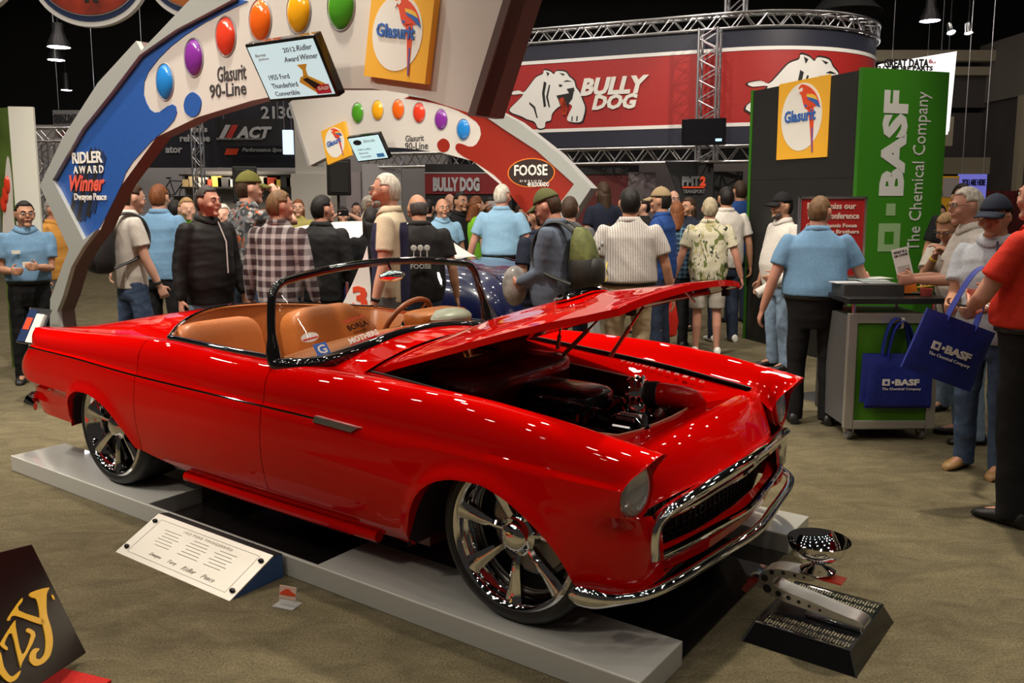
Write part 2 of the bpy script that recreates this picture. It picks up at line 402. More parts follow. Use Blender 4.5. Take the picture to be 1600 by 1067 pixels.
for s in (-1, 1):
    M = Matrix.Translation((.440, s*.752, .685)) @ Matrix.Rotation(math.radians(s*7), 4, 'Z') @ Matrix.Rotation(math.radians(90-8), 4, 'Y') @ Matrix.Diagonal((1.13, 1.08, 1, 1))
    hb = MB().lathe([(.099, -.03), (.104, .0), (.105, .012), (.100, .018), (.094, .012), (.092, -.01)], 36, M).build('headlight_ring', RED, CAR)
    MB().lathe([(.098, .0), (.104, -.004), (.1085, -.010)], 36, M).build('headlight_bezel', RED, hb)
    MB().lathe([(0, .032), (.03, .031), (.06, .026), (.085, .016), (.094, .006), (.094, -.01)], 36, M).build('headlight_lens', LENS, hb)
    MB().lathe([(.0, -.022), (.06, -.018), (.093, -.008)], 30, M).build('headlight_reflector', CHROME, hb)
# ------------------------------------------------------------------ side trim
SP_T = [(x, ZS(x)) for x in np.linspace(-3.60, -.74, 40)]
for s in (-1, 1):
    pth = [(x, s*(WM(x)-.004), z) for x, z in SP_T]
    k = len(pth)
    MB().tube(pth, [.004]*k, 8, ry=[.008]*(k-1)+[.006], up=(0, 0, 1)).build('side_spear', DARKCHROME, CAR)
    b = MB().add([(-.98, s*(WM(-.9)+.006), .748), (-.72, s*(WM(-.8)+.008), .738), (-.76, s*(WM(-.8)+.012), .714), (-.99, s*(WM(-.9)+.010), .722), (-.98, s*.87, .75), (-.70, s*.87, .74), (-.76, s*.87, .71), (-.99, s*.87, .72)], [(0, 1, 2, 3), (0, 4, 5, 1), (1, 5, 6, 2), (2, 6, 7, 3), (3, 7, 4, 0)])
    b.build('side_emblem', mat('satin_chrome', (.85, .85, .86), .22, 1.), CAR, angle=20)
    MB().tube([(x, s*.815, .258-.008*math.sin((x+2.1)*2)) for x in np.linspace(-2.05, -.70, 12)], .026, 10).build('rocker_pipe', RED, CAR)
    MB().tube([(-1.4, s*.70, .17), (-1.0, s*.70, .17)], .02, 10).build('exhaust_tip', CHROME, CAR)
# wheel housings and underbody
for s in (-1, 1):
    for T, x0, x1 in ((FARCH, -.505, .303), (RARCH, -3.075, -2.40)):
        xx = np.concatenate([[x0]*1, np.linspace(x0+.004, x1-.004, 30), [x1]])
        P = [[(x, s*y, T(x)+.002) for x in xx] for y in (.86, .80, .45)]
        b = MB().grid(P); ring = P[2]
        b.add(ring, [tuple(range(len(ring)))])
        b.build('wheel_housing', mat('wheel_housing', (.02, .004, .004), .6), CAR)
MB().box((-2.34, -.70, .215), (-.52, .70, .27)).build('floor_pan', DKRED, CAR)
MB().box((-.5, -.43, .20), (.40, .43, .30)).build('front_subframe', BLACKM, CAR); MB().box((-3.55, -.45, .24), (-2.36, .45, .34)).build('rear_subframe', BLACKM, CAR)
# ------------------------------------------------------------------ wheels
RIMD = mat('dark_inner_rim', (.03, .03, .032), .2, .8)
def wheel(x, s, width, R, rr):
    cz = .0945+R; yo = s*.842
    M = Matrix.Translation((x, yo, cz)) @ Matrix.Rotation(-s*PI/2, 4, 'X')   # local z points outward
    w = width
    tp = [(rr, -.012), (rr+.008, .004), (rr+.022, .010), (R-.016, .004), (R-.004, -.012), (R, -.034), (R, -w+.034), (R-.006, -w+.016), (R-.02, -w), (rr, -w)]
    t = MB().lathe(tp, 72, M)
    W = t.build('wheel', RUBBER, CAR, angle=30); W['label'] = 'low-profile tire on a chromed multi-spoke rim'
    tr = MB()
    for i in range(72):
        a = 2*PI*i/72
        for z0, z1 in ((-.03, -.075), (-.10, -.15)):
            q = [Vector((math.cos(a+da)*(R+.0015), math.sin(a+da)*(R+.0015), z)) for da, z in ((0, z0), (.03, z0), (.05, z1), (.02, z1))]
            tr.add([tuple(M @ p) for p in q], [(0, 1, 2, 3)])
    tr.build('tread_grooves', BLACKM, W, angle=0)
    rp = [(rr+.006, .003), (rr-.004, .010), (rr-.016, .004), (rr-.022, -.012), (rr-.03, -.035), (rr-.045, -.05), (rr-.05, -.10), (rr-.04, -w)]
    MB().lathe(rp, 64, M).build('rim', CHROME, W, angle=60)
    MB().lathe([(0, -.13), (.17, -.13), (.175, -.145), (.19, -.15)], 40, M).build('brake_disc', mat('brake_steel', (.25, .24, .23), .35, 1), W)
    MB().box((-.05, .11, -.17), (.06, .20, -.10), M).build('brake_caliper', BLACKG, W, bevel=.01)
    MB().lathe([(0, -w+.01), (rr-.04, -w+.01)], 32, M).build('inner_cover', BLACKM, W)
    MB().lathe([(0, .010), (.025, .008), (.045, .001), (.058, -.012), (.064, -.03), (.078, -.036), (.08, -.075)], 32, M).build('hub_cap', CHROME, W, angle=60)
    for k in range(7):
        a = 2*PI*k/7-PI/2; ca, sa = math.cos(a), math.sin(a); sec = []
        for r, hw, z, dp in ((.068, .015, -.035, .03), (.10, .017, -.024, .03), (.15, .022, -.018, .03), (.20, .028, -.014, .03), (rr-.03, .036, -.008, .03), (rr-.012, .038, .0, .03)):
            ring = []
            for lx, lz in ((-hw, -dp), (-hw, -.006), (-hw*.25, .004), (hw*.25, .004), (hw, -.006), (hw, -dp)):
                ring.append(tuple(M @ Vector((ca*r-sa*lx, sa*r+ca*lx, z+lz))))
            sec.append(ring)
        b = MB().grid(sec, cv=True); b.build('spoke', CHROME, W, angle=30)
for s in (-1, 1):
    wheel(0, s, .25, .328, .272); wheel(-2.685, s, .29, .328, .272)
# ------------------------------------------------------------------ windshield
def ws_base(y):
    a = abs(y); return Vector((XB(a)-.02 if a < .76 else -1.30, y, .915+.08*(1-(a/.8)**2.2)))
wb = [(-1.345, -.800, .918), (-1.27, -.785, .915), (-1.19, -.74, .918), (-1.155, -.62, .930), (-1.15, -.4, .955), (-1.165, -.2, .978), (-1.17, 0, .985)]
wt = [(-1.37, -.795, 1.02), (-1.395, -.775, 1.13), (-1.41, -.75, 1.222), (-1.42, -.705, 1.266), (-1.43, -.61, 1.286), (-1.44, -.4, 1.308), (-1.45, -.2, 1.320), (-1.453, 0, 1.324)]
half = wb[::-1]+wt
loop = half+[(x, -y, z) for x, y, z in half[-2:0:-1]]
LP = spline(loop, 5, closed=True)
WR = [.020+.014*sstep((1.05-p.z)/.1) for p in LP]
MB().tube(LP, WR, 12, closed=True).build('windshield_frame', mat('black_chrome_trim', (.02, .02, .022), .06, .6, coat=1), CAR, angle=60)
GL = bpy.data.materials.new('windshield_glass'); GL.use_nodes = True
N, L = GL.node_tree.nodes, GL.node_tree.links; N.clear()
o_ = N.new('ShaderNodeOutputMaterial'); t_ = N.new('ShaderNodeBsdfTransparent'); g_ = N.new('ShaderNodeBsdfGlossy'); fr = N.new('ShaderNodeLayerWeight'); pw = N.new('ShaderNodeMath'); pw.operation = 'POWER'; pw.inputs[1].default_value = 4; ma = N.new('ShaderNodeMath'); ma.operation = 'MULTIPLY_ADD'; ma.inputs[1].default_value = .5; ma.inputs[2].default_value = .035; mx = N.new('ShaderNodeMixShader')
t_.inputs[0].default_value = (.86, .9, .87, 1); g_.inputs['Roughness'].default_value = .02; fr.inputs[0].default_value = .5
L.new(fr.outputs['Facing'], pw.inputs[0]); L.new(pw.outputs[0], ma.inputs[0]); L.new(ma.outputs[0], mx.inputs[0]); L.new(t_.outputs[0], mx.inputs[1]); L.new(g_.outputs[0], mx.inputs[2]); L.new(mx.outputs[0], o_.inputs[0])
def ws_pt(i, k):   # glass between base and header paths
    pb = WB[i]; pt = WT[i]; return pb.lerp(pt, k)
WB = spline(wb+[(x, -y, z) for x, y, z in wb[-2::-1]], 4)
wt2 = [(-1.365, -.797, 1.0), (-1.41, -.75, 1.222), (-1.42, -.705, 1.266), (-1.43, -.61, 1.286), (-1.44, -.4, 1.308), (-1.45, -.2, 1.320), (-1.453, 0, 1.324)]
WT = spline(wt2+[(x, -y, z) for x, y, z in wt2[-2::-1]], 4)
MB().grid([[ws_pt(i, k/8) for i in range(len(WB))] for k in range(9)]).build('windshield_glass', GL, CAR)
# the gold-trimmed far pillar is the same frame; rear-view mirror under the header
MB().ball((-1.40, .03, 1.25), (.025, .10, .03)).tube([(-1.44, .03, 1.33), (-1.41, .03, 1.28)], .008).build('rear_view_mirror', CHROME, CAR)
# ------------------------------------------------------------------ cockpit
rail = [(-1.36, -.748, .922), (-1.8, -.755, .932), (-2.13, -.757, .942), (-2.235, -.752, .944), (-2.30, -.70, .948), (-2.45, -.56, .962), (-2.60, -.38, .977), (-2.705, -.2, .988), (-2.745, 0, .99)]
rail = rail+[(x, -y, z) for x, y, z in rail[-2::-1]]
MB().tube(spline(rail, 5), .014, 10, ry=.016).build('cockpit_rail', CHROME, CAR)
inner = spline(rail, 4)
P = [[tuple(p) for p in inner], [(p.x*.995-.008, p.y*.965, p.z-.02) for p in inner], [(p.x*.985-.02, p.y*.93, .62) for p in inner], [(p.x*.97-.04, p.y*.9, .30) for p in inner]]
MB().grid(P).build('interior_panels', TAN, CAR, angle=50)
MB().box((-2.66, -.68, .27), (-1.2, .68, .30)).build('cockpit_floor', mat('dark_brown_carpet', (.05, .022, .01), .9), CAR)
def cushion(b, c, d, r=.06, n=3, M=None):
    """rounded upholstered block: superellipsoid"""
    P = []
    for i in range(13):
        th = -PI/2+PI*i/12; row = []
        for j in range(28):
            ph = 2*PI*j/28; e = .42
            f = lambda v: math.copysign(abs(v)**e, v)
            p = Vector((c[0]+d[0]/2*f(math.cos(th))*f(math.cos(ph)), c[1]+d[1]/2*f(math.cos(th))*f(math.sin(ph)), c[2]+d[2]/2*f(math.sin(th))))
            row.append(tuple(M @ p) if M is not None else tuple(p))
        P.append(row)
    return b.grid(P, cv=True)
for s in (-1, 1):
    Mb = Matrix.Translation((-2.33, s*.39, .72)) @ Matrix.Rotation(math.radians(-14), 4, 'Y')
    bk = cushion(MB(), (0, 0, 0), (.22, .56, .54), M=Mb).build('seat_backrest', TAN, CAR, angle=60)
    cushion(MB(), (-1.98, s*.36, .45), (.62, .60, .22)).build('seat_cushion', TAN, CAR, angle=60)
cushion(MB(), (-2.05, 0, .45), (.95, .14, .34)).build('center_console', TAN, CAR, angle=60)
P = [[(-1.19-.03*(abs(y)/.7)**2, y, .955+.02*(1-(y/.7)**2)-.03*(abs(y)/.7)) for y in np.linspace(-.72, .72, 21)],
     [(-1.32, y, .985-.05*(abs(y)/.72)**2) for y in np.linspace(-.72, .72, 21)], [(-1.42, y, .97-.05*(abs(y)/.72)**2) for y in np.linspace(-.72, .72, 21)],
     [(-1.46, y, .93-.05*(abs(y)/.72)**2) for y in np.linspace(-.71, .71, 21)], [(-1.42, y, .74) for y in np.linspace(-.70, .70, 21)], [(-1.30, y, .60) for y in np.linspace(-.68, .68, 21)]]
MB().grid(P).build('dashboard', TAN, CAR, angle=60)
cushion(MB(), (-1.40, .38, .99), (.20, .40, .10)).build('instrument_hood', TAN, CAR, angle=60)
# steering wheel
Ms = Matrix.Translation((-1.62, .38, .92)) @ Matrix.Rotation(math.radians(-62), 4, 'Y')
ring = [tuple(Ms @ Vector((.185*math.cos(a), .185*math.sin(a), 0))) for a in np.linspace(0, 2*PI, 33)[:-1]]
sw = MB().tube(ring, .0155, 10, closed=True).build('steering_wheel', mat('brown_leather', (.22, .06, .018), .35), CAR)
b = MB().lathe([(0, .03), (.03, .028), (.045, .01), (.045, -.02)], 20, Ms)
for a in (.5, 2.6, 4.7): b.tube([tuple(Ms @ Vector((.04*math.cos(a), .04*math.sin(a), 0))), tuple(Ms @ Vector((.18*math.cos(a), .18*math.sin(a), 0)))], .009, 8)
b.build('steering_spokes', CHROME, sw)
MB().tube([tuple(Ms @ Vector((0, 0, .02))), tuple(Ms @ Vector((0, 0, -.28)))][::-1], .025, 10).build('steering_column', TAN, sw)
MB().ball((-1.30, .38, 1.0), (.10, .16, .05)).build('gauge_pod', mat('gauge_grey', (.32, .32, .26), .35), CAR)
# decals on the windshield glass
def on_glass(y, k):
    i = min(range(len(WB)), key=lambda i: abs(WB[i].y-y)); j = min(i+1, len(WB)-1)
    p = ws_pt(i, k); right = (ws_pt(j, k)-ws_pt(i-1, k)).normalized(); up = (ws_pt(i, k+.1)-ws_pt(i, k-.1)).normalized()
    n = right.cross(up)
    return basis(p+n*.004, right, up)
text('windshield_decal', 'MOTHERS', mat('decal_white', (.95, .94, .92), .5), CAR, on_glass(-.38, .13), .20, .030, .03, depth=.001, label='white block-lettered decal')
text('windshield_decal', 'BORLA', BLACKG, CAR, on_glass(-.38, .27), .135, .030, .02, depth=.001, label='black block-lettered decal')
text('windshield_decal', 'EXHAUST', BLACKG, CAR, on_glass(-.38, .20), .09, .010, .0, depth=.001, label='tiny black lettered decal')
text('windshield_decal', 'edelbrock', mat('red_lettering', (.6, .03, .02), .5), CAR, on_glass(-.38, .36), .15, .022, .0, .3, depth=.001, label='red script decal')
M = on_glass(-.70, .30)
ov = MB().prism([(.045*math.cos(a), .024*math.sin(a)) for a in np.linspace(0, 2*PI, 25)[:-1]], 0, .001, M).build('windshield_sticker', mat('sticker_white', (.75, .72, .66), .5), CAR); ov['label'] = 'white oval sticker with a black figure'
text('sticker_print', '10', BLACKG, ov, M @ Matrix.Translation((0, .006, .001)), .024, .02, .02, depth=.001)
MB().prism([(-.04, -.003), (.04, -.003), (.036, -.012), (-.036, -.012)], .001, .002, M).build('sticker_stripe', mat('red_lettering'), ov)
M = on_glass(-.66, .13)
ov = MB().prism([(-.035, -.035), (.035, -.035), (.035, .035), (-.035, .035)], 0, .001, M).build('windshield_sticker', mat('sticker_blue', (.02, .12, .5), .4), CAR); ov['label'] = 'square blue sticker'
text('sticker_print', 'G', WHITE, ov, M @ Matrix.Translation((0, .003, .001)), .045, .045, .02, depth=.001)
# ------------------------------------------------------------------ engine bay
P = []
yo_, yi_ = .602, .455
per_o = [(-.93, -yo_), (-.6, -yo_), (-.2, -yo_), (.1, -yo_), (.3, -yo_), (.365, -.57), (.37, -.4), (.38, -.15), (.384, 0)]
per_i = [(-.88, -yi_), (-.6, -yi_), (-.2, -yi_), (-.02, -yi_+.01), (.10, -yi_+.03), (.18, -.37), (.215, -.26), (.23, -.12), (.235, 0)]
per_o += [(x, -y) for x, y in per_o[-2::-1]]; per_i += [(x, -y) for x, y in per_i[-2::-1]]
def zland(x, y): return ZIN(x)-.012+.06*(1-(abs(y)/.61)**2)*(1 if x < 0 else max(.45, 1-x*1.4))
r0 = [(x, y, zland(x, y)-.004) for x, y in per_o]; r1 = [(x+(a-x)*.85, y+(b_-y)*.85, zland(x, y)-.012-.03*.85) for (x, y), (a, b_) in zip(per_o, per_i)]
r2 = [(a, b_, zland(a, b_)-.075) for a, b_ in per_i]; r3 = [(a, b_, .40) for a, b_ in per_i]
MB().grid([r0, r1, r2]).build('bay_ledge', RED, CAR)
bw = MB().grid([r2, r3]); bw.add([(x, y, .40) for x, y in per_i], [tuple(range(len(per_i)))]); bw.grid([[(-.88, y, .87) for y in np.linspace(-.5, .5, 5)], [(-.86, y, .40) for y in np.linspace(-.5, .5, 5)]])
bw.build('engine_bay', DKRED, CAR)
MB().tube([(x, y, z+.002) for x, y, z in r2], .005, 6).build('bay_pinstripe', mat('pinstripe', (.6, .25, .16), .4), CAR)
# raised script on the far ledge
for i, ch in enumerate('THUNDERBIRD'):
    t = i/10; x = -.30+.44*t; y = .555-.012*t; z = zland(x, y)-.012
    text('ledge_letter', ch, mat('pale_red_script', (.62, .16, .12), .4), CAR, basis((x, y, z), (1, -.03, -.085), (0, 1, .25)), .026, .020, depth=.002)
# black strips standing in for the shade in the gaps beside the hood opening
b = MB()
for s in (-1, 1): b.tube([(x, s*(YIN(x)+.004), ZIN(x)+.002) for x in np.linspace(-.95, .36, 16)], .008, 8, ry=.006)
b.build('gap_shade', BLACKM, CAR)
ENG = mat('engine_black', (.012, .012, .014), .22, .3, coat=.5)
MB().box((-.62, -.20, .40), (.12, .20, .60)).build('engine_block', ENG, CAR, bevel=.02)
for s in (-1, 1):
    Mh = Matrix.Translation((-.25, s*.22, .60)) @ Matrix.Rotation(s*math.radians(35), 4, 'X')
    vc = MB().box((-.34, -.085, -.03), (.34, .085, .08), Mh).build('valve_cover', DKRED if s > 0 else ENG, CAR, bevel=.025)
    b = MB()
    for i in range(8): b.box((-.30+.085*i, -.06, .08), (-.285+.085*i, .06, .088), Mh)
    b.build('cover_ribs', DARKCHROME, vc)
    for i in range(4):
        x = -.5+.17*i
        MB().tube(spline([(x, s*.30, .60), (x+.02, s*.37, .66), (x+.05, s*.43, .60), (x+.07, s*.44, .50)], 4), .018, 8).build('header_pipe', CHROME, CAR)
cushion(MB(), (-.34, 0, .745), (.50, .30, .14)).build('intake_cover', ENG, CAR, angle=60)
cushion(MB(), (-.66, 0, .80), (.42, .78, .20)).build('firewall_cover', DKRED, CAR, angle=60)
rf_ = random.Random(3)
for i in range(26):
    x, y, z = rf_.uniform(-.45, .16), rf_.uniform(-.36, .12), rf_.uniform(.62, .71); L_ = rf_.uniform(.03, .09); a = rf_.uniform(0, 6.3)
    MB().tube([(x, y, z), (x+L_*math.cos(a), y+L_*math.sin(a), z+rf_.uniform(0, .05))], rf_.uniform(.006, .018), 8).build('engine_fitting', (CHROME, DARKCHROME, ENG)[i % 3], CAR)
for s in (-1, 1):
    for i in range(4):
        x = -.5+.14*i
        MB().tube(spline([(x, 0, .70), (x, s*.12, .735), (x, s*.2, .69), (x, s*.24, .62)], 3), .024, 8).build('intake_runner', DARKCHROME, CAR)
Mt = Matrix.Translation((.03, .12, .785)) @ Matrix.Rotation(math.radians(80), 4, 'Y') @ Matrix.Rotation(math.radians(-12), 4, 'X')
MB().lathe([(.05, -.05), (.078, -.05), (.085, -.03), (.074, -.02), (.088, -.005), (.075, .005), (.086, .02), (.07, .03), (.055, .03)], 28, Mt).build('throttle_ring', CHROME, CAR)
MB().tube(spline([(.04, .12, .785), (.08, .13, .788), (.11, .135, .79)], 3), .062, 14).build('intake_hose', BLACKM, CAR)
MB().tube(spline([(.09, .13, .79), (.15, .17, .785), (.21, .24, .76), (.23, .30, .70)], 5), .055, 14).build('intake_pipe', RED, CAR)
MB().lathe([(0, .05), (.035, .05), (.04, .04), (.04, .0), (.03, -.05)], 20, Matrix.Translation((.10, -.06, .74))).build('filler_cap', CHROME, CAR)
Ma = Matrix.Translation((.15, -.20, .70)) @ Matrix.Rotation(PI/2, 4, 'Y')
al = MB().lathe([(0, -.09), (.06, -.09), (.075, -.06), (.075, .02), (.05, .045), (.02, .05), (.02, .06), (.04, .062), (.044, .075), (.03, .085), (0, .085)], 24, Ma).build('alternator', DARKCHROME, CAR)
b = MB()
for i in range(12):
    a = 2*PI*i/12; b.box((.055, -.004, -.05), (.082, .004, .03), Ma @ Matrix.Rotation(a, 4, 'Z'))
b.build('alternator_fins', STEEL, al)
for cx, cy, cz, r in ((.17, .02, .63, .075), (.17, .0, .49, .09), (.18, .18, .57, .06), (.17, -.20, .50, .05)):
    Mp = Matrix.Translation((cx, cy, cz)) @ Matrix.Rotation(PI/2, 4, 'Y')
    MB().lathe([(0, .0), (.02, 0), (.022, .02), (r*.8, .02), (r, .028), (r*.93, .018), (r, .008), (r*.9, 0), (.02, -.02)], 28, Mp).build('pulley', DARKCHROME, CAR)
MB().tube(spline([(.19, -.19, .72), (.19, .0, .70), (.19, .22, .63), (.19, .1, .42), (.19, -.12, .42), (.19, -.26, .66)], 6, closed=True), .004, 6, closed=True, ry=.011).build('drive_belt', BLACKM, CAR)
for q in ([(.05, -.05, .68), (.15, -.10, .75), (.22, -.24, .70), (.25, -.33, .6)], [(-.1, -.2, .68), (.05, -.3, .66), (.12, -.38, .55)], [(-.6, .1, .7), (-.5, .3, .72), (-.2, .42, .66)], [(-.7, -.2, .7), (-.55, -.33, .66), (-.3, -.42, .6)]):
    MB().tube(spline(q, 5), .018, 8).build('coolant_hose', BLACKM, CAR)
for y in (-.05, .02): MB().tube(spline([(-.6, -.30+y, .66), (-.55, -.35+y, .72), (-.45, -.4+y, .66)], 4), .006, 6).build('fuel_line', CHROME, CAR)
for x, y, z in ((.02, -.24, .66), (-.08, -.27, .655), (-.18, -.26, .66), (.1, -.3, .60), (.14, -.12, .68)): MB().lathe([(0, .02), (.012, .02), (.014, 0), (.012, -.02)], 10, Matrix.Translation((x, y, z))).build('engine_fitting', CHROME, CAR)
# gas struts and hinge arms
for p, q in (((-.52, .33, .87), (-.30, .36, 1.10)), ((-.34, .50, .86), (-.16, .50, 1.13)), ((-.62, .44, .88), (-.6, .44, 1.0))):
    a, c = Vector(p), Vector(q)
    st = MB().tube([a, a.lerp(c, .62)], .011, 10).build('hood_strut', mat('champagne_metal', (.75, .52, .34), .35, .3), CAR)
    MB().tube([a.lerp(c, .6), c], .006, 8).build('strut_rod', CHROME, st)
# ------------------------------------------------------------------ raised hood
HX0, HA = -.945, math.radians(22.3)
Mh = Matrix.Translation((HX0, 0, .905)) @ Matrix.Rotation(-HA, 4, 'Y') @ Matrix.Translation((-HX0, 0, -.905))
def hood_pt(t, k, dz=0):
    """t along from hinge to lip, k across (-1..1)"""
    lip = .385-.05*k*k; x = HX0+(lip-HX0)*t; y = .592*k
    crown = .075*(1-abs(k)**2.3)*(1-.5*t**3)
    bulge = .028*math.exp(-(y/.17)**2)*sstep((t-.03)/.25)*(1-sstep((t-.5)/.5)*.9)
    return Mh @ Vector((x, y, ZIN(x)+.004+crown+bulge+dz))
T_ = [0, .04, .1, .18, .26, .34, .42, .5, .58, .66, .74, .82, .89, .95, .985, 1]; K_ = [-1, -.985, -.94, -.86, -.76, -.64, -.5, -.38, -.28, -.2, -.13, -.06, 0, .06, .13, .2, .28, .38, .5, .64, .76, .86, .94, .985, 1]
top = [[hood_pt(t, k) for k in K_] for t in T_]
b = MB().grid(top)
# turned-down rim
edge = [hood_pt(t, -1) for t in T_]+[hood_pt(1, k) for k in K_[1:]]+[hood_pt(t, 1) for t in T_[-2::-1]]
edge2 = [hood_pt(t, -1, -.028) for t in T_]+[hood_pt(1, k, -.028) for k in K_[1:]]+[hood_pt(t, 1, -.028) for t in T_[-2::-1]]
b.grid([edge, edge2])
HOOD = b.build('hood', RED, CAR, angle=32); HOOD['label'] = 'raised red hood with a chrome-ringed scoop'
und = [[hood_pt(.01+.98*t, k*.985, -.026) for k in K_] for t in T_]
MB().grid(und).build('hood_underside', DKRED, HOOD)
b = MB()
for k in (-.7, -.35, .35, .7): b.tube([hood_pt(t, k, -.034) for t in np.linspace(.08, .92, 9)], .02, 8, ry=.01)
b.build('hood_ribs', DKRED, HOOD)
sc = MB(); pts = []
for a in np.linspace(0, 2*PI, 29)[:-1]:
    e = .75; cx_ = math.copysign(abs(math.cos(a))**e, math.cos(a)); sy = math.copysign(abs(math.sin(a))**e, math.sin(a))
    pts.append((.60+.06*cx_, .155*sy))
lp = [hood_pt(t, y/.592, .012) for t, y in pts]
sc.tube(lp, .010, 8, closed=True); sc.build('scoop_ring', CHROME, HOOD)
P = [[hood_pt(.60+(t-.60)*f, y/.592*f, .010+.012*(1-f*f)) for t, y in pts] for f in (1, .7, .4, .05)]
MB().grid(P, cv=True).build('scoop_vent', BLACKG, HOOD)
b = MB()
for dt in (-.035, -.012, .012, .035): b.tube([hood_pt(.60+dt, y/.592, .026) for y in np.linspace(-.12, .12, 7)], .005, 6)
b.build('scoop_bars', DARKCHROME, HOOD)
for k in (-.72, .9): MB().cbox(tuple(hood_pt(.95, k, -.045)), (.03, .03, .03)).build('hood_bumper', BLACKM, HOOD)
MB().tube([hood_pt(.9, .3, -.03), hood_pt(.92, .32, -.09)], .006, 6).build('hood_latch', STEEL, HOOD)
# ================================================================== ramps and mirror floor under the car
RAMP = mat('ramp_grey_gloss', (.46, .46, .43), .22, coat=.5)
rs = []
for k, (y0, y1) in enumerate(((-.927, -.591), (.590, .896))):
    b = MB().prism([(-3.713, y0), (.575, y0), (.575, y1), (-.98, y1), (-.98, y0+.02), (-2.26, y0+.02), (-2.26, y1), (-3.713, y1)] if k == 0 else [(-3.713, y0), (.575, y0), (.575, y1), (-3.713, y1)], 0, .094)
    o = b.build('display_ramp', RAMP, angle=0, bevel=.004); o.location = CARO; o.rotation_euler = (0, 0, -YAW)
    tag(o, ['low grey ramp under the near wheels of the red car', 'low grey ramp under the far wheels of the red car'][k], 'ramp', 'ramps under the red car')
    tr = MB()
    tr.tube([(-3.71, y0+.004, .0935), (.572, y0+.004, .0935)], .0025, 6)
    tr.build('edge_trim', mat('edge_trim', (.7, .7, .66), .3), o)
o = MB().prism([(-3.70, -.589), (-2.258, -.589), (-2.258, -.905), (-.982, -.905), (-.982, -.589), (.56, -.589), (.56, .588), (-3.70, .588)], 0, .008).build('mirror_floor_panel', mat('black_mirror', (.012, .010, .010), .03, coat=1, spec=.8), angle=0)
o.location = CARO; o.rotation_euler = (0, 0, -YAW)
tag(o, 'shiny black mirror-like panel lying on the carpet under the red car', 'floor panel')
# ================================================================== shared emblem builders
PB = {k: mat('print_'+k, c, .5) for k, c in dict(yellow=(.85, .43, .03), cream=(.80, .77, .70), red=(.72, .07, .02), blue=(.03, .12, .42), gold=(.8, .5, .05), navy=(.012, .03, .10), black=(.012, .012, .012), white=(.8, .79, .76), grey=(.3, .3, .3), green=(.03, .22, .02), orange=(.8, .2, .02)).items()}
def poly(name, pts, m, parent, M, z0, z1, bend=None, label=None):
    b = MB(); n = len(pts)
    vs = [(x, y, z0) for x, y in pts]+[(x, y, z1) for x, y in pts]
    vs = [tuple(M @ Vector(p)) for p in vs] if bend is None else [tuple(bend(p)) for p in vs]
    ar = sum(pts[i][0]*pts[(i+1) % n][1]-pts[(i+1) % n][0]*pts[i][1] for i in range(n))
    fs = [tuple(range(n, 2*n))]+[(i, (i+1) % n, n+(i+1) % n, n+i) for i in range(n)]
    if ar < 0: fs = [f[::-1] for f in fs]
    b.add(vs, fs); o = b.build(name, m, parent, angle=0)
    if label: o['label'] = label
    return o
def ell(cx, cy, rx, ry, n=32): return [(cx+rx*math.cos(2*PI*i/n), cy+ry*math.sin(2*PI*i/n)) for i in range(n)]
def sm(pts, n=4): return [(p.x, p.y) for p in spline([(x, y, 0) for x, y in pts], n, closed=True)]
def glasurit(parent, M, w, h):
    """yellow panel print: white oval, red parrot, blue lettering; M is the panel's face centre"""
    T = lambda pts: [((x-.5)*w, (.5-y)*h) for x, y in pts]
    poly('logo_oval', [((x)*w, y*h) for x, y in ell(-.02, .03, .40, .43, 40)], PB['cream'], parent, M, 0, .002)
    bird = sm([(.40, .13), (.46, .06), (.55, .075), (.65, .12), (.74, .19), (.80, .27), (.83, .35), (.76, .36), (.66, .375), (.585, .385), (.53, .33), (.50, .26), (.465, .19)])
    poly('parrot_body', T(bird), PB['red'], parent, M, .002, .004)
    poly('parrot_tail', T([(.60, .36), (.72, .35), (.735, .55), (.735, .80), (.745, .93), (.715, .93), (.69, .75), (.655, .55)]), PB['red'], parent, M, .002, .004)
    poly('parrot_tail_tip', T([(.70, .62), (.72, .62), (.737, .93), (.722, .93)]), PB['blue'], parent, M, .004, .005)
    poly('parrot_wing', T([(.57, .19), (.68, .20), (.75, .23), (.80, .30), (.79, .31), (.68, .27), (.60, .245)]), PB['gold'], parent, M, .004, .005)
    poly('parrot_wing_feather', T([(.58, .225), (.70, .255), (.79, .285), (.855, .385), (.80, .365), (.70, .30), (.62, .265)]), PB['blue'], parent, M, .005, .006)
    poly('parrot_face', T(sm([(.435, .12), (.475, .10), (.50, .12), (.47, .155)], 3)), PB['cream'], parent, M, .004, .005)
    poly('parrot_beak', T(sm([(.405, .12), (.435, .115), (.44, .15), (.415, .185), (.40, .16)], 3)), PB['cream'], parent, M, .005, .006)
    poly('parrot_claw', T([(.54, .315), (.60, .33), (.585, .36), (.55, .345)]), PB['blue'], parent, M, .004, .005)
    text('logo_lettering', 'Glas\u00fcrit'.replace('\u00fc', 'u'), PB['blue'], parent, M @ Matrix.Translation((-.04*w, .05*h, .005)), .62*w, .155*h, .03, depth=.003)
def frame3(tl, tr, bl):
    tl, tr, bl = Vector(tl), Vector(tr), Vector(bl); c = (tr+bl)/2
    return basis(c, tr-tl, tl-bl), (tr-tl).length, (tl-bl).length
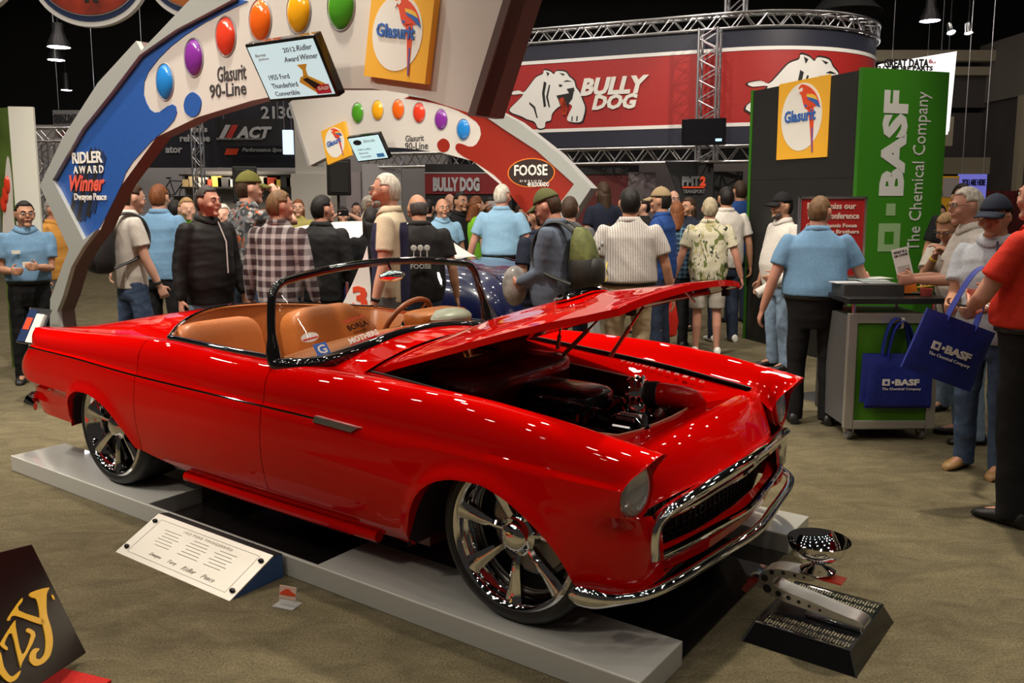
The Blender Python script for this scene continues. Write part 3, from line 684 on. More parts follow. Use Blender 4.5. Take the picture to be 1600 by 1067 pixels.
# ================================================================== palette arches over the cars
Y1, Y2, CM = .25, 4.75, -8.40
def A1(px): p = at_l(px[0], px[1], Y1); return (p.x, p.z)
face_in = [(744, 180), (644, 148), (581, 138), (520, 138), (450, 146), (394, 157), (309, 183), (245, 214), (191, 288), (165, 340), (157, 359), (136, 386), (118, 417), (105, 462), (96, 485)]
outer_px = [(85, 467), (114, 389), (69, 290), (105, 215), (160, 130), (220, 65), (228, 80), (300, 5)]
fi = [A1(p) for p in face_in]; op = [A1(p) for p in outer_px]
endtop = (fi[0][0]+.36, fi[0][1]+.86)
fi[0:1] = [fi[0]]
crown = [(-3.0, 3.08), (-2.5, 3.19), (-2.0, 3.23), (-1.5, 3.20), (-1.0, 3.10)]
foot = [(-5.28, .30), (-5.34, .0), (-5.56, .0), (-5.50, .36)]
outline = fi+foot+op+crown+[endtop]
blue_l = [A1(p) for p in [(374, -1), (281, 48), (225, 87), (180, 146), (135, 202), (89, 281), (137, 374)]]
pal = [A1(p) for p in [(191, 288), (197, 270), (208, 253), (236, 222), (262, 200), (273, 187), (277, 176), (275, 166), (270, 163), (262, 166), (250, 175), (242, 176), (235, 171), (229, 160), (225, 147), (226, 128), (232, 113), (248, 92), (267, 73), (290, 55), (318, 37), (350, 20), (388, 2)]]
blue = blue_l+[A1((152, 362)), A1((165, 340))]+pal
frame_p = [A1(p) for p in [(85, 467), (114, 389), (69, 290), (105, 215), (160, 130), (220, 65), (228, 80), (300, 5)]]+[(-3.0, 3.08)]+[A1((374, -1))]+blue_l[1:]+[A1((157, 359)), A1((136, 386)), A1((118, 417)), A1((105, 462)), A1((96, 485))]+foot
SILV = mat('silver_grey_frame', (.48, .50, .47), .25, .3, coat=.3)
FACE = mat('palette_print', (.62, .58, .53), .4)
SOFF = mat('brown_soffit', (.115, .072, .064), .5)
def arch(name, label, mirror, yl, fieldm, group):
    root = thing(name, label, 'arch sign', CARO, -YAW, group)
    M = Matrix(((1, 0, 0, 0), (0, 0, -1, yl), (0, 1, 0, 0), (0, 0, 0, 1)))   # local x = along, y = up, z = toward the viewer
    f = (lambda pts: [(CM-a, z) for a, z in pts]) if mirror else (lambda pts: list(pts))
    P = f(outline); n = len(P); b = MB(); T = .11
    vs = [(x, yl, z) for x, z in P]+[(x, yl+T, z) for x, z in P]
    b.add(vs, [tuple(range(n)), tuple(range(n, 2*n))])
    slab = b.build('arch_face', FACE, root, angle=0)
    b = MB(); k0, k1 = 0, len(fi)+1
    for i in range(n):
        j = (i+1) % n; b.add([vs[i], vs[j], vs[n+j], vs[n+i]], [(0, 1, 2, 3)])
    b.build('arch_edge', SOFF if not mirror else mat('grey_edge', (.35, .34, .33), .5), root, angle=20)
    e0, e1 = f([fi[0], endtop]); dx_ = .05*(-1 if not mirror else 1)
    MB().prism([e0, e1, (e1[0]+dx_, e1[1]), (e0[0]+dx_, e0[1])], yl-.01, yl+.24, Matrix(((1, 0, 0, 0), (0, 0, 1, 0), (0, 1, 0, 0), (0, 0, 0, 1)))).build('end_post', SOFF if not mirror else MATS['grey_edge'], root, angle=0)
    poly('printed_field', f(blue), fieldm, root, M, .0, .004)
    poly('silver_frame', f(frame_p), SILV, root, M, .0, .035)
    hole = [A1(p) for p in [(302, 144), (313, 152), (315, 164), (311, 177), (302, 183), (292, 178), (288, 165), (292, 151)]]
    poly('palette_hole', f(sm(hole, 3)), fieldm, root, M, .0, .006)
    cols = [('blue', (.02, .22, .62)), ('purple', (.22, .03, .30)), ('red', (.72, .05, .02)), ('orange', (.80, .13, .01)), ('yellow', (.85, .38, .01)), ('green', (.07, .30, .02))]
    for (cn, c), px, r in zip(cols, [(258, 128), (303, 90), (353, 57), (407, 32), (467, 18), (533, 10)], (.098, .098, .098, .10, .10, .105)):
        a, z = f([A1(px)])[0]
        Mb = M @ Matrix.Translation((a, z, 0))
        o = MB().lathe([(0, .035), (r*.4, .033), (r*.75, .024), (r*.95, .010), (r, 0)], 28, Mb @ Matrix.Diagonal((1, 1.22, 1, 1))).build('paint_drop', mat('drop_'+cn, c, .12, coat=1.), root); o['label'] = 'glossy %s paint drop' % cn
        MB().lathe([(r, .004), (r*1.04, .008), (r*1.10, .003)], 28, Mb @ Matrix.Diagonal((1, 1.22, 1, 1))).build('drop_rim', mat('drop_rim', (.35, .33, .33), .3), o)
    return root, M, f
BLUEF = noisy(mat('blue_print', (.025, .105, .40), .42), 160, .25)
REDF = noisy(mat('red_print', (.32, .02, .008), .42), 160, .3)
AR1, MA, f1 = arch('arch_sign', 'large arched palette sign with a blue field rising behind the red car', False, Y1, BLUEF, None)
AR2, MA2, f2 = arch('arch_sign', 'smaller-looking arched palette sign with a dark red field over the blue car', True, Y2, REDF, None)
def atA(M, a, z, up=.005): return M @ Matrix.Translation((a, z, up))
DARKT = mat('charcoal_lettering', (.05, .045, .045), .5)
def pxw(u, v, yl, w):   # width along the arch of w pixels at this spot
    return abs(at_l(u+w/2, v, yl).x-at_l(u-w/2, v, yl).x)
def pxh(u, v, yl, h): return abs(at_l(u, v+h/2, yl).z-at_l(u, v-h/2, yl).z)
for u, v, w, h, s in ((362, 114, 45, 25, 'Glasurit'), (356, 140, 57, 22, '90-Line')):
    a, z = A1((u, v)); text('arch_lettering', s, DARKT, AR1, atA(MA, a, z, 0), pxw(u, v, Y1, w), pxh(u, v, Y1, h), .012)
for u, v, w, h, s in ((648, 216, 29, 10, 'Glasurit'), (651, 228, 36, 12, '90-Line')):
    p = at_l(u, v, Y2); text('arch_lettering', s, DARKT, AR2, atA(MA2, p.x, p.z, 0), pxw(u, v, Y2, w), pxh(u, v, Y2, h), .012)
# award lettering with its dark brush strokes
for i in range(6):
    t = i/5; a, z = A1((118+34*t, 288-6*t)); q = .065
    L_ = .20-.10*abs(t-.5)
    stroke = [(a-L_*.75, z-L_*1.35-.03), (a-L_*.75+q, z-L_*1.35-.05), (a+L_*.6+q, z+L_*1.15), (a+L_*.6+q*.4, z+L_*1.15+.05), (a+L_*.6-.01, z+L_*1.15)]
    poly('brush_stroke', stroke, PB['navy'] if i % 2 else BLACKM, AR1, MA, .004, .006+.0004*i)
for u, v, w, h, s, m, bo, sh in ((138, 246, 47, 18, 'RIDLER', WHITE, .03, 0), (140, 265, 47, 12, 'A W A R D', WHITE, .02, 0), (138, 286, 54, 26, 'Winner', mat('coral_script', (.75, .11, .07), .5), .03, .35), (143, 309, 50, 14, 'Dwayne Peace', WHITE, .02, 0)):
    a, z = A1((u, v)); text('award_lettering', s, m, AR1, atA(MA, a, z, .009), pxw(u, v, Y1, w), pxh(u, v, Y1, h), bo, sh)
# oval emblem on the red arch
p = at_l(830, 270, Y2); rx = pxw(830, 270, Y2, 74)/2; ry = pxh(830, 270, Y2, 46)/2
poly('oval_ring', ell(p.x, p.z, rx, ry, 40), PB['orange'], AR2, MA2, .004, .007)
poly('oval_plate', ell(p.x, p.z, rx*.95, ry*.93, 40), mat('oval_dark', (.03, .015, .012), .5), AR2, MA2, .007, .009)
text('oval_lettering', 'FOOSE', WHITE, AR2, atA(MA2, p.x, p.z+.03, .009), rx*1.4, ry*.75, .02)
text('oval_lettering', 'D E S I G N', WHITE, AR2, atA(MA2, p.x, p.z-ry*.55, .009), rx*.9, ry*.13)
p = at_l(842, 288, Y2); text('award_lettering', '48 ELDORADO', WHITE, AR2, atA(MA2, p.x, p.z, .012), pxw(842, 288, Y2, 34), .05, .03)
# yellow logo panels and screens fixed on the arches
def on_plane(pts, yl): return [at_l(u, v, yl) for u, v in pts]
def loc_M(M4): return M4
def lw(v): return loc2w(*v)
tl, tr, bl = [lw(p) for p in on_plane([(580, -14), (683, -14+14), (566, 118)], Y1-.05)]
tl = lw(at_l(566, 118, Y1-.05))+(lw(at_l(681, 0, Y1-.05))-lw(at_l(661, 131, Y1-.05)))*1.08
bl = lw(at_l(566, 118, Y1-.05)); br = lw(at_l(661, 131, Y1-.05)); tr = tl+(br-bl)
def logo_sign(tl, tr, bl, th, label, group=None):
    M, w, h = frame3(tl, tr, bl)
    o = thing('logo_sign', label, 'sign', M=M, group=group)
    MB().box((-w/2, -h/2, -th), (w/2, h/2, 0)).build('sign_panel', PB['yellow'], o, angle=0)
    glasurit(o, Matrix.Translation((0, 0, .0005)), w, h); return o
logo_sign(tl, tr, bl, .045, 'large yellow sign with a white oval and red parrot on the near arch')
tl, tr, bl = [lw(at_l(u, v, Y2-.05)) for u, v in ((502, 205), (537.5, 189), (511, 258))]
logo_sign(tl, tr, bl, .045, 'small yellow parrot sign on the grey end of the far arch')
def screen(tl, tr, bl, label, dep=.06):
    M, w, h = frame3(tl, tr, bl); o = thing('flat_screen', label, 'screen', M=M)
    MB().box((-w/2, -h/2, -dep), (w/2, h/2, 0)).build('screen_bezel', BLACKG, o, bevel=.006)
    g = MB().box((-w/2+.03*w, -h/2+.06*h, 0), (w/2-.03*w, h/2-.05*h, .003)).build('display', mat('lit_screen', (.45, .62, .66), .2, emit=.55, ecol=(.50, .70, .74)), o, angle=0)
    MB().tube([(0, -.02, -dep+.01), (0, -.06, -dep-.075)], .035).build('wall_mount', BLACKM, o); return o, w, h
M3 = lambda x, y, z=.003: Matrix.Translation((x, y, z))
tl, tr, bl = [lw(at_l(u, v, Y1-d)) for u, v, d in ((388, 70, .27), (497.5, 54, .27), (416, 160, .10))]
o, w, h = screen(tl, tr, bl, 'tilted flat screen showing a gold trophy, on the near arch')
for s, x, y, ww, hh, sh in (('2012', .10, .33, .17, .075, 0), ('Ridler', .31, .335, .22, .085, .35), ('Award', .08, .18, .22, .085, .35), ('Winner', .33, .19, .24, .085, .35), ('1955 Ford', -.20, -.08, .30, .085, 0), ('Thunderbird', -.17, -.225, .38, .085, 0), ('Convertible', -.18, -.36, .36, .08, 0)):
    text('screen_lettering', s, DARKT, o, M3(x*w, y*h), ww*w, hh*h, .01, sh, .001)
for s, x, y, ww, hh in (('Barrett', -.33, .30, .16, .05), ('Jackson', -.31, .23, .16, .05)): text('screen_lettering', s, PB['grey'], o, M3(x*w, y*h), ww*w, hh*h, .01, .3, .001)
G = PB['gold']
for pts in ([(.12, .08), (.26, .08), (.21, -.02), (.17, -.02)], [(.165, -.02), (.215, -.02), (.21, -.10), (.17, -.16), (.14, -.12)], [(.10, -.12), (.20, -.10), (.40, -.26), (.24, -.40), (.06, -.2)]):
    poly('screen_trophy', [(x*w, y*h) for x, y in pts], G, o, Matrix.Identity(4), .003, .004)
poly('screen_trophy_base', [(x*w, y*h) for x, y in ((.12, -.16), (.19, -.14), (.33, -.27), (.24, -.34))], BLACKM, o, Matrix.Identity(4), .004, .005)
poly('screen_logo_block', [(x*w, y*h) for x, y in ((.24, -.27), (.44, -.27), (.44, -.42), (.24, -.42))], mat('crimson_print', (.6, .03, .06), .5), o, Matrix.Identity(4), .004, .005)
text('screen_lettering', 'BASF', WHITE, o, M3(.355*w, -.33*h, .005), .15*w, .06*h, .03, 0, .001)
tl, tr, bl = [lw(at_l(u, v, Y2-d)) for u, v, d in ((544, 215, .27), (594, 208, .27), (557, 254, .10))]
o, w, h = screen(tl, tr, bl, 'small flat screen with dark script, on the far arch')
poly('screen_oval', ell(-.24*w, .26*h, .13*w, .10*h), BLACKM, o, Matrix.Identity(4), .003, .004)
for s, x, y, ww, hh, sh in (('Eldorado', .13, .28, .36, .11, .35), ('1948 Cadillac', -.12, -.02, .42, .07, 0), ('Eldorado', -.19, -.16, .28, .07, 0), ('Convertible', -.17, -.30, .33, .07, 0)):
    text('screen_lettering', s, DARKT, o, M3(x*w, y*h), ww*w, hh*h, .0, sh, .001)
poly('screen_logo_block', [(x*w, y*h) for x, y in ((.18, -.24), (.40, -.24), (.40, -.38), (.18, -.38))], mat('sky_print', (.05, .25, .6), .5), o, Matrix.Identity(4), .004, .005)
# brochure rack at the near arch's foot
fp = loc2w(-5.30, Y1-.22, 0)
o = thing('brochure_stand', 'small brochure rack leaning at the foot of the near arch', 'stand', fp, -YAW+.1)
MB().tube([(0, 0, 0), (0, 0, .62)], .015).build('post', STEEL, o); MB().lathe([(0, 0), (.12, 0), (.12, .012), (0, .012)], 20).build('base', STEEL, o)
Mx = Matrix.Translation((0, -.02, .62)) @ Matrix.Rotation(math.radians(-28), 4, 'X')
MB().box((-.13, -.02, -.13), (.13, 0, .17), Mx).build('rack_tray', STEEL, o)
MB().box((-.105, -.035, -.12), (.0, -.022, .15), Mx).build('brochure', PB['navy'], o, angle=0); MB().box((.01, -.035, -.12), (.11, -.022, .12), Mx).build('brochure', PB['cream'], o, angle=0); MB().box((-.09, -.037, -.02), (-.01, -.035, .08), Mx).build('brochure_picture', PB['red'], o, angle=0)
# ================================================================== black and green tower on the right
TZ = 2.885
TL, TC, TR_ = [Vector((q.x, q.y, 0)) for q in (at_z(1175, 140, TZ), at_z(1350, 105, TZ), at_z(1470, 115, TZ))]
ax = (TC-TL).normalized(); ay = Vector((-ax.y, ax.x, 0)); LW = (TC-TL).length; RW_ = (TR_-TC).dot(ay)
MT = basis(TL, ax, (0, 0, 1))    # local x along the black face, y up, z out of the black face
GREEN = mat('booth_green', (.028, .155, .006), .45)
TOW = thing('booth_tower', 'tall black and green booth tower with white vertical lettering', 'tower', M=Matrix.Translation(TL) @ Matrix.Rotation(math.atan2(ax.y, ax.x), 4, 'Z'))
BFACE = mat('tower_black', (.014, .014, .013), .45)
MB().box((.03, .0, 0), (LW-.04, RW_, TZ-.02)).build('tower_body', BFACE, TOW, angle=0)
MB().box((0, -.012, 0), (.035, RW_, TZ-.01)).build('tower_edge', GREEN, TOW, angle=0)
MB().box((LW-.05, -.012, 0), (LW+.0, RW_+.01, TZ)).build('tower_side', GREEN, TOW, angle=0)
MB().box((.035, -.003, 1.86), (LW-.05, .0, 1.868)).build('panel_joint', BLACKM, TOW, angle=0)
MB().box((LW-.10, -.006, 1.45), (LW-.085, 0, 1.60)).build('door_hinge', STEEL, TOW, angle=0)
MG = basis((LW, RW_/2, 0), (0, 1, 0), (0, 0, 1)); MG = Matrix(((0, 0, 1, LW), (1, 0, 0, RW_/2), (0, 1, 0, 0), (0, 0, 0, 1)))  # x across the green face, y up
def gface(u, v):   # pixel on the green face -> (across, up)
    r = ray(u, v); n = ax; t = (TC-Vector((0, 0, CAMH))).dot(n)/r.dot(n); p = Vector((0, 0, CAMH))+r*t
    return ((p-TC).dot(ay)-RW_/2, p.z)
LET = mat('pale_grey_lettering', (.50, .50, .47), .5)
def vtext(s, u0, u1, v0, v1, bold, m, sp=1.):
    a = gface(u0, (v0+v1)/2); c = gface(u1, (v0+v1)/2); t = gface((u0+u1)/2, v0); b_ = gface((u0+u1)/2, v1)
    M = MG @ Matrix.Translation(((a[0]+c[0])/2, (t[1]+b_[1])/2, .001)) @ Matrix.Rotation(PI/2, 4, 'Z')
    text('tower_lettering', s, m, TOW, M, t[1]-b_[1], c[0]-a[0], bold, space=sp)
vtext('BASF', 1377, 1416, 141, 306, .05, LET); vtext('The Chemical Company', 1424, 1449, 143, 392, 0, LET)
def gquad(pts, m, z0=.001, z1=.004, nm='logo_square'): poly(nm, [gface(*p) for p in pts], m, TOW, MG, z0, z1)
gquad([(1385, 318), (1399, 318), (1398.5, 337), (1384, 337)], mat('pale_green_print', (.22, .34, .16), .5))
gquad([(1373, 349), (1407, 349), (1404.5, 393), (1371, 393)], mat('pale_green_print')); gquad([(1382, 362), (1396, 362), (1395, 381), (1381, 381)], GREEN, .004, .006)
def bface(u, v):
    r = ray(u, v); n = -ay; t = (TL-Vector((0, 0, CAMH))).dot(n)/r.dot(n); return Vector((0, 0, CAMH))+r*t
tl, tr, bl = bface(1219, 131), bface(1299, 117), bface(1217, 250)
tl.z = tr.z = (tl.z+tr.z)/2
logo_sign(tl-ay*.012, tr-ay*.012, Vector((tl.x, tl.y, bl.z))-ay*.012, .01, 'yellow sign with a white oval and red parrot on the black tower')
# red conference sign on a stand in front of the tower
MRS = basis(Vector((2.62, 7.0, 1.40)), (1, .05, 0), (0, 0, 1))
rs = thing('conference_sign', 'red sign in a silver frame behind the man at the counter', 'sign', M=Matrix.Translation((2.62, 7.0, 0)) @ Matrix.Rotation(.05, 4, 'Z'))
MB().box((-.30, 0, 1.02), (.24, .012, 1.66)).build('sign_panel', mat('sign_red', (.30, .012, .012), .4), rs, angle=0)
fr = MB()
for q in (((-.31, -.006, 1.01), (-.29, .018, 1.67)), ((.23, -.006, 1.01), (.25, .018, 1.67)), ((-.31, -.006, 1.65), (.25, .018, 1.67)), ((-.31, -.006, 1.01), (.25, .018, 1.03))): fr.box(*q)
fr.build('sign_frame', STEEL, rs, angle=0)
MB().tube([(-.03, .03, .0), (-.03, .03, 1.03)], .018).build('post', STEEL, rs); MB().lathe([(0, 0), (.2, 0), (.2, .012), (0, .02)], 24, Matrix.Translation((-.03, .03, 0))).build('base', STEEL, rs)
MR = Matrix(((1, 0, 0, 0), (0, 0, -1, 0), (0, 1, 0, 0), (0, 0, 0, 1)))
for s, z, w, h, x in (("Don't miss our", 1.595, .40, .052, -.04), ('Press Conference', 1.515, .42, .052, -.02), ('Chip & Dennis Foose', 1.432, .42, .042, -.035), ('The Ring Brothers', 1.382, .40, .042, -.005), ('Nov 4', 1.33, .12, .042, .03)):
    text('sign_lettering', s, mat('sign_cream', (.62, .5, .42), .5), rs, MR @ Matrix.Translation((x, z, .0)), w, h, .02)
# ================================================================== rolling counter with hanging bags
CO = thing('rolling_counter', 'rolling counter with a dark top, silver frame and green panel', 'counter', (2.585, 5.76, 0))
SIL = mat('brushed_silver', (.46, .44, .40), .38, .6)
MB().box((-.29, .03, .10), (.29, .62, .86)).build('cabinet', mat('cabinet_grey', (.10, .10, .10), .5), CO, angle=0)
fr = MB()
for q in (((-.31, -.01, .09), (-.25, .03, .885)), ((.25, -.01, .09), (.31, .03, .885)), ((-.25, -.01, .82), (.25, .03, .885)), ((-.25, -.01, .09), (.25, .03, .145))): fr.box(*q)
fr.build('frame', SIL, CO, bevel=.003, angle=30)
MB().box((-.25, .005, .145), (.25, .03, .82)).build('front_panel', mat('panel_green', (.055, .19, .008), .4), CO, angle=0)
MB().box((-.335, -.05, .955), (.335, .66, .995)).build('worktop', mat('worktop_black', (.02, .02, .021), .3), CO, bevel=.004)
for x in (-.27, .27):
    for y in (.02, .58): MB().tube([(x, y, .86), (x, y, .957)], .014).build('riser_post', STEEL, CO)
    for y in (.06, .55):
        w_ = MB().lathe([(.012, -.015), (.045, -.015), (.05, 0), (.045, .015), (.012, .015)], 20, Matrix.Translation((x*.93, y, .05)) @ Matrix.Rotation(PI/2, 4, 'Y')).build('caster', mat('caster_grey', (.14, .15, .15), .4), CO); MB().box((x*.93-.03, y-.02, .05), (x*.93+.03, y+.02, .105)).build('caster_fork', STEEL, w_)
MB().tube([(.03, -.01, .79), (.03, -.05, .80), (.03, -.06, .86)], .012).build('bag_hook', mat('hook_white', (.6, .58, .5), .4), CO)
rb = MB().box((-.31, .10, .995), (.10, .56, 1.07)).build('literature_tray', mat('tray_grey', (.05, .052, .05), .5), angle=0); rb.location = CO.location; tag(rb, 'low dark grey literature tray on the counter top', 'tray')
for i, (x, y, a, c) in enumerate(((.0, .40, .1, (.55, .6, .6)), (-.06, .45, -.2, (.3, .42, .42)), (.06, .48, .3, (.6, .6, .55)), (-.02, .22, .05, (.3, .3, .3)), (-.24, .25, .1, (.6, .6, .6)))):
    p = MB().box((-.10, -.07, 0), (.10, .07, .004)).build('leaflet', mat('leaflet_%d' % i, c, .5), angle=0); p.location = CO.location+Vector((x, y, 1.0705+.0045*(i if i < 3 else 0))); p.rotation_euler = (0, 0, a)
    tag(p, ['grey-white leaflet at the bottom of the spread on the tray', 'teal-grey leaflet in the middle of the spread on the tray', 'whitish leaflet on top of the spread on the tray', 'dark grey leaflet at the front of the tray', 'white sheet by the man\'s hand on the tray'][i], 'leaflet', 'leaflets on the counter tray')
qs_ = thing('table_sign', 'narrow white upright card with an orange foot on the counter', 'sign', CO.location+Vector((.17, .16, .9955)), 0)
Mq = Matrix.Rotation(math.radians(13), 4, 'Y') @ Matrix.Rotation(math.radians(-8), 4, 'X') 
Mq = Matrix.Translation((0, 0, .0)) @ Matrix.Rotation(math.radians(-14), 4, 'Y') @ Matrix.Rotation(math.radians(-6), 4, 'X')
MB().box((-.055, 0, .012), (.055, .006, .33), Mq).build('card', PB['white'], qs_, angle=0)
MB().box((-.055, -.002, .012), (.055, 0, .09), Mq).build('card_foot', PB['orange'], qs_, angle=0)
MB().box((-.06, -.03, 0), (.06, .06, .012)).build('holder', BLACKG, qs_, angle=0)
for s, z, w in (('WHAT IS A', .305, .095), ('QR CODE?', .28, .095)): text('card_lettering', s, DARKT, qs_, Mq @ MR @ Matrix.Translation((0, z, 0)), w, .018, .04, depth=.002)
for z in (.20, .185, .17, .15, .135, .12): MB().box((-.042, -.0015, z), (.042, 0, z+.005), Mq).build('text_line', PB['grey'], qs_, angle=0)
cu = MB().lathe([(0, 0), (.035, 0), (.042, .05), (.035, .05), (.03, .01)], 18).build('candy_cup', mat('pink_glass', (.55, .10, .09), .25)); cu.location = CO.location+Vector((.25, .10, .9955)); tag(cu, 'small pink cup beside the upright card on the counter', 'cup')
pn = MB().tube([(-.07, 0, .0), (.07, .02, .012)], .006).build('pen', PB['gold']); pn.location = CO.location+Vector((.26, .11, 1.052)); tag(pn, 'yellow pen lying across the pink cup', 'pen')
BAGB = noisy(mat('bag_blue', (.012, .025, .26), .6), 30, .25)
def tote(name, label, M, w, h, group, strap=.22, front=True, tilt=0):
    o = thing(name, label, 'bag', M=M, group=group)
    P = []
    for i in range(9):
        t = i/8; row = []
        for j in range(17):
            u = j/16; dep = .022*math.sin(PI*t)**.5*(1-.3*t)+.006; sgn = 1
            row.append(((u-.5)*w*(1-.03*(1-t)), -dep*(math.sin(PI*u)**.4)-.004*math.sin(9*u+3*t), -h*t))
        P.append(row)
    b = MB().grid(P); b.grid([[(x, .012-.3*y, z) for x, y, z in r] for r in P]); 
    b.grid([[P[-1][j], (P[-1][j][0], .012-.3*P[-1][j][1], P[-1][j][2])] for j in range(17)])
    for j in (0, 16): b.grid([[r[j] for r in P], [(r[j][0], .012-.3*r[j][1], r[j][2]) for r in P]])
    b.build('bag_body', BAGB, o, angle=40)
    for yy in (-.008, .012):
        b = MB().tube(spline([(-w*.20, yy, -.03), (-w*.19, yy, .05), (-w*.13, yy-.0, strap*.75), (-.02, yy, strap), (.02, yy, strap), (w*.13, yy, strap*.75), (w*.19, yy, .05), (w*.20, yy, -.03)], 4), .003, 6, ry=.016, up=(0, 1, 0)); b.build('bag_handle', BAGB, o)
    if front:
        M2 = Matrix(((1, 0, 0, 0), (0, 0, -1, -.034), (0, 1, 0, 0), (0, 0, 0, 1)))
        text('bag_lettering', 'BASF', WHITE, o, M2 @ Matrix.Translation((.08*w, -.50*h, 0)), .36*w, .13*h, .05, depth=.003)
        text('bag_lettering', 'The Chemical Company', WHITE, o, M2 @ Matrix.Translation((.0*w, -.64*h, 0)), .58*w, .065*h, 0, depth=.003)
        for x0, x1, y0, y1, m, z in ((-.29, -.18, -.435, -.565, WHITE, 0), (-.255, -.215, -.475, -.525, BAGB, .003), (-.15, -.115, -.475, -.525, WHITE, 0)):
            poly('bag_square', [(x0*w, y0*h), (x1*w, y0*h), (x1*w, y1*h), (x0*w, y1*h)], m, o, M2, z, z+.003)
    return o
for k, (dx, dz, dy, lab) in enumerate(((.0, 0, 0, 'blue tote bag in front on the counter\'s hook, lettering showing'), (-.03, .02, .016, 'blue tote bag half hidden, second on the counter\'s hook'), (.01, -.025, .032, 'blue tote bag at the back of the counter\'s hook, hem peeking out'))):
    tote('tote_bag', lab, Matrix.Translation(CO.location+Vector((.03+dx, -.062+dy*.9, .60+dz))) @ Matrix.Rotation(0, 4, 'Z'), .45, .335, 'blue bags hanging on the counter', .235, k == 0)
# ================================================================== trophy in front of the car
A_, B_, C_ = Vector((.87, 3.03, 0)), Vector((1.204, 2.853, 0)), Vector((1.508, 3.25, 0))
ex = (C_-B_).normalized(); ey = Vector((-ex.y, ex.x, 0)); Lx = (C_-B_).length; Ly = (A_-B_).length
TRO = thing('award_trophy', 'chrome bowl trophy on a curved drilled arm and black stepped base', 'trophy', M=Matrix.Translation((A_+C_)/2) @ Matrix.Rotation(math.atan2(ey.y, ey.x)+PI, 4, 'Z'))
# local x runs from the arm's curl (left in the photo) ... to the plate end; y across
def trap(b, x0, x1, y0, y1, z0, z1, ins):
    return b.add([(x0, y0, z0), (x1, y0, z0), (x1, y1, z0), (x0, y1, z0), (x0+ins, y0+ins, z1), (x1-ins, y0+ins, z1), (x1-ins, y1-ins, z1), (x0+ins, y1-ins, z1)], [(3, 2, 1, 0), (4, 5, 6, 7), (0, 1, 5, 4), (1, 2, 6, 5), (2, 3, 7, 6), (3, 0, 4, 7)])
TROM = TRO.matrix_world.copy()
hx, hy = Ly/2+.02, Lx/2
trap(MB(), -hx, hx, -hy, hy, 0, .075, .035).build('trophy_base', BLACKG, TRO, angle=0)
fr = MB()
for sx in (-1, 1): fr.tube([(sx*(hx-.035), -hy+.035, .076), (sx*(hx-.035), hy-.035, .076)], .004, 6)
for sy in (-1, 1): fr.tube([(-hx+.035, sy*(hy-.035), .076), (hx-.035, sy*(hy-.035), .076)], .004, 6)
for sx in (-1, 1):
    for sy in (-1, 1): fr.tube([(sx*hx, sy*hy, .002), (sx*(hx-.035), sy*(hy-.035), .076)], .004, 6)
fr.build('base_trim', CHROME, TRO)
pl = MB(); k = 0
for sy in (-1, 1):
    for i in range(30):
        for r_ in range(2): pl.cbox((-hx+.065+.0105*i, sy*(hy-.065-.05*r_), .0765), (.0055, .030+.010*math.sin(i*2.3+r_), .002))
pl.build('name_plates', mat('engraved_brass', (.5, .45, .32), .3, 1), TRO, angle=0)['kind'] = 'stuff'
# trophy arm, tip and bowl
arm = [(.17, .092), (.06, .102), (-.06, .112), (-.15, .122), (-.205, .145), (-.222, .18), (-.205, .215), (-.16, .237), (-.10, .245), (-.03, .246), (.0, .240), (-.03, .222), (-.10, .217), (-.15, .207), (-.165, .19), (-.158, .172), (-.12, .160), (-.02, .148), (.08, .132), (.17, .118)]
MX = Matrix(((1, 0, 0, 0), (0, 0, 1, 0), (0, 1, 0, 0), (0, 0, 0, 1)))
b = MB().prism(sm(arm, 3), -.045, .045, Matrix.Translation((0, -.03, 0)) @ MX); a_ = b.build('curved_arm', mat('brushed_arm', (.62, .60, .57), .28, 1.), TRO, angle=40)
for x, z, r in ((-.185, .150, .017), (-.197, .19, .014), (-.17, .221, .010), (-.125, .231, .008), (-.08, .233, .0065), (-.045, .234, .005), (-.14, .142, .012), (-.10, .137, .009), (-.06, .132, .0075), (-.02, .127, .006), (.02, .122, .005)):
    MB().lathe([(0, .0465), (r, .0465), (r, .044)], 16, Matrix.Translation((x, -.03, z)) @ Matrix.Rotation(PI/2, 4, 'X')).build('drilled_hole', BLACKM, TRO)
MB().box((-.01, -.065, .236), (.09, .005, .242)).build('red_arm_tip', mat('red_tip', (.6, .03, .015), .3, coat=.5), TRO)
MB().box((-.04, -.07, .078), (.17, .02, .094)).build('plinth_plate', CHROME, TRO, bevel=.004)
bowl = [(.0, .247), (.060, .249), (.066, .256), (.050, .266), (.022, .280), (.020, .288), (.045, .296), (.085, .318), (.108, .348), (.116, .376), (.113, .378), (.104, .350), (.08, .322), (.04, .304), (0, .30)]
MB().lathe(bowl, 48, Matrix.Translation((-.012, -.02, 0))).build('bowl', CHROME, TRO, angle=60)
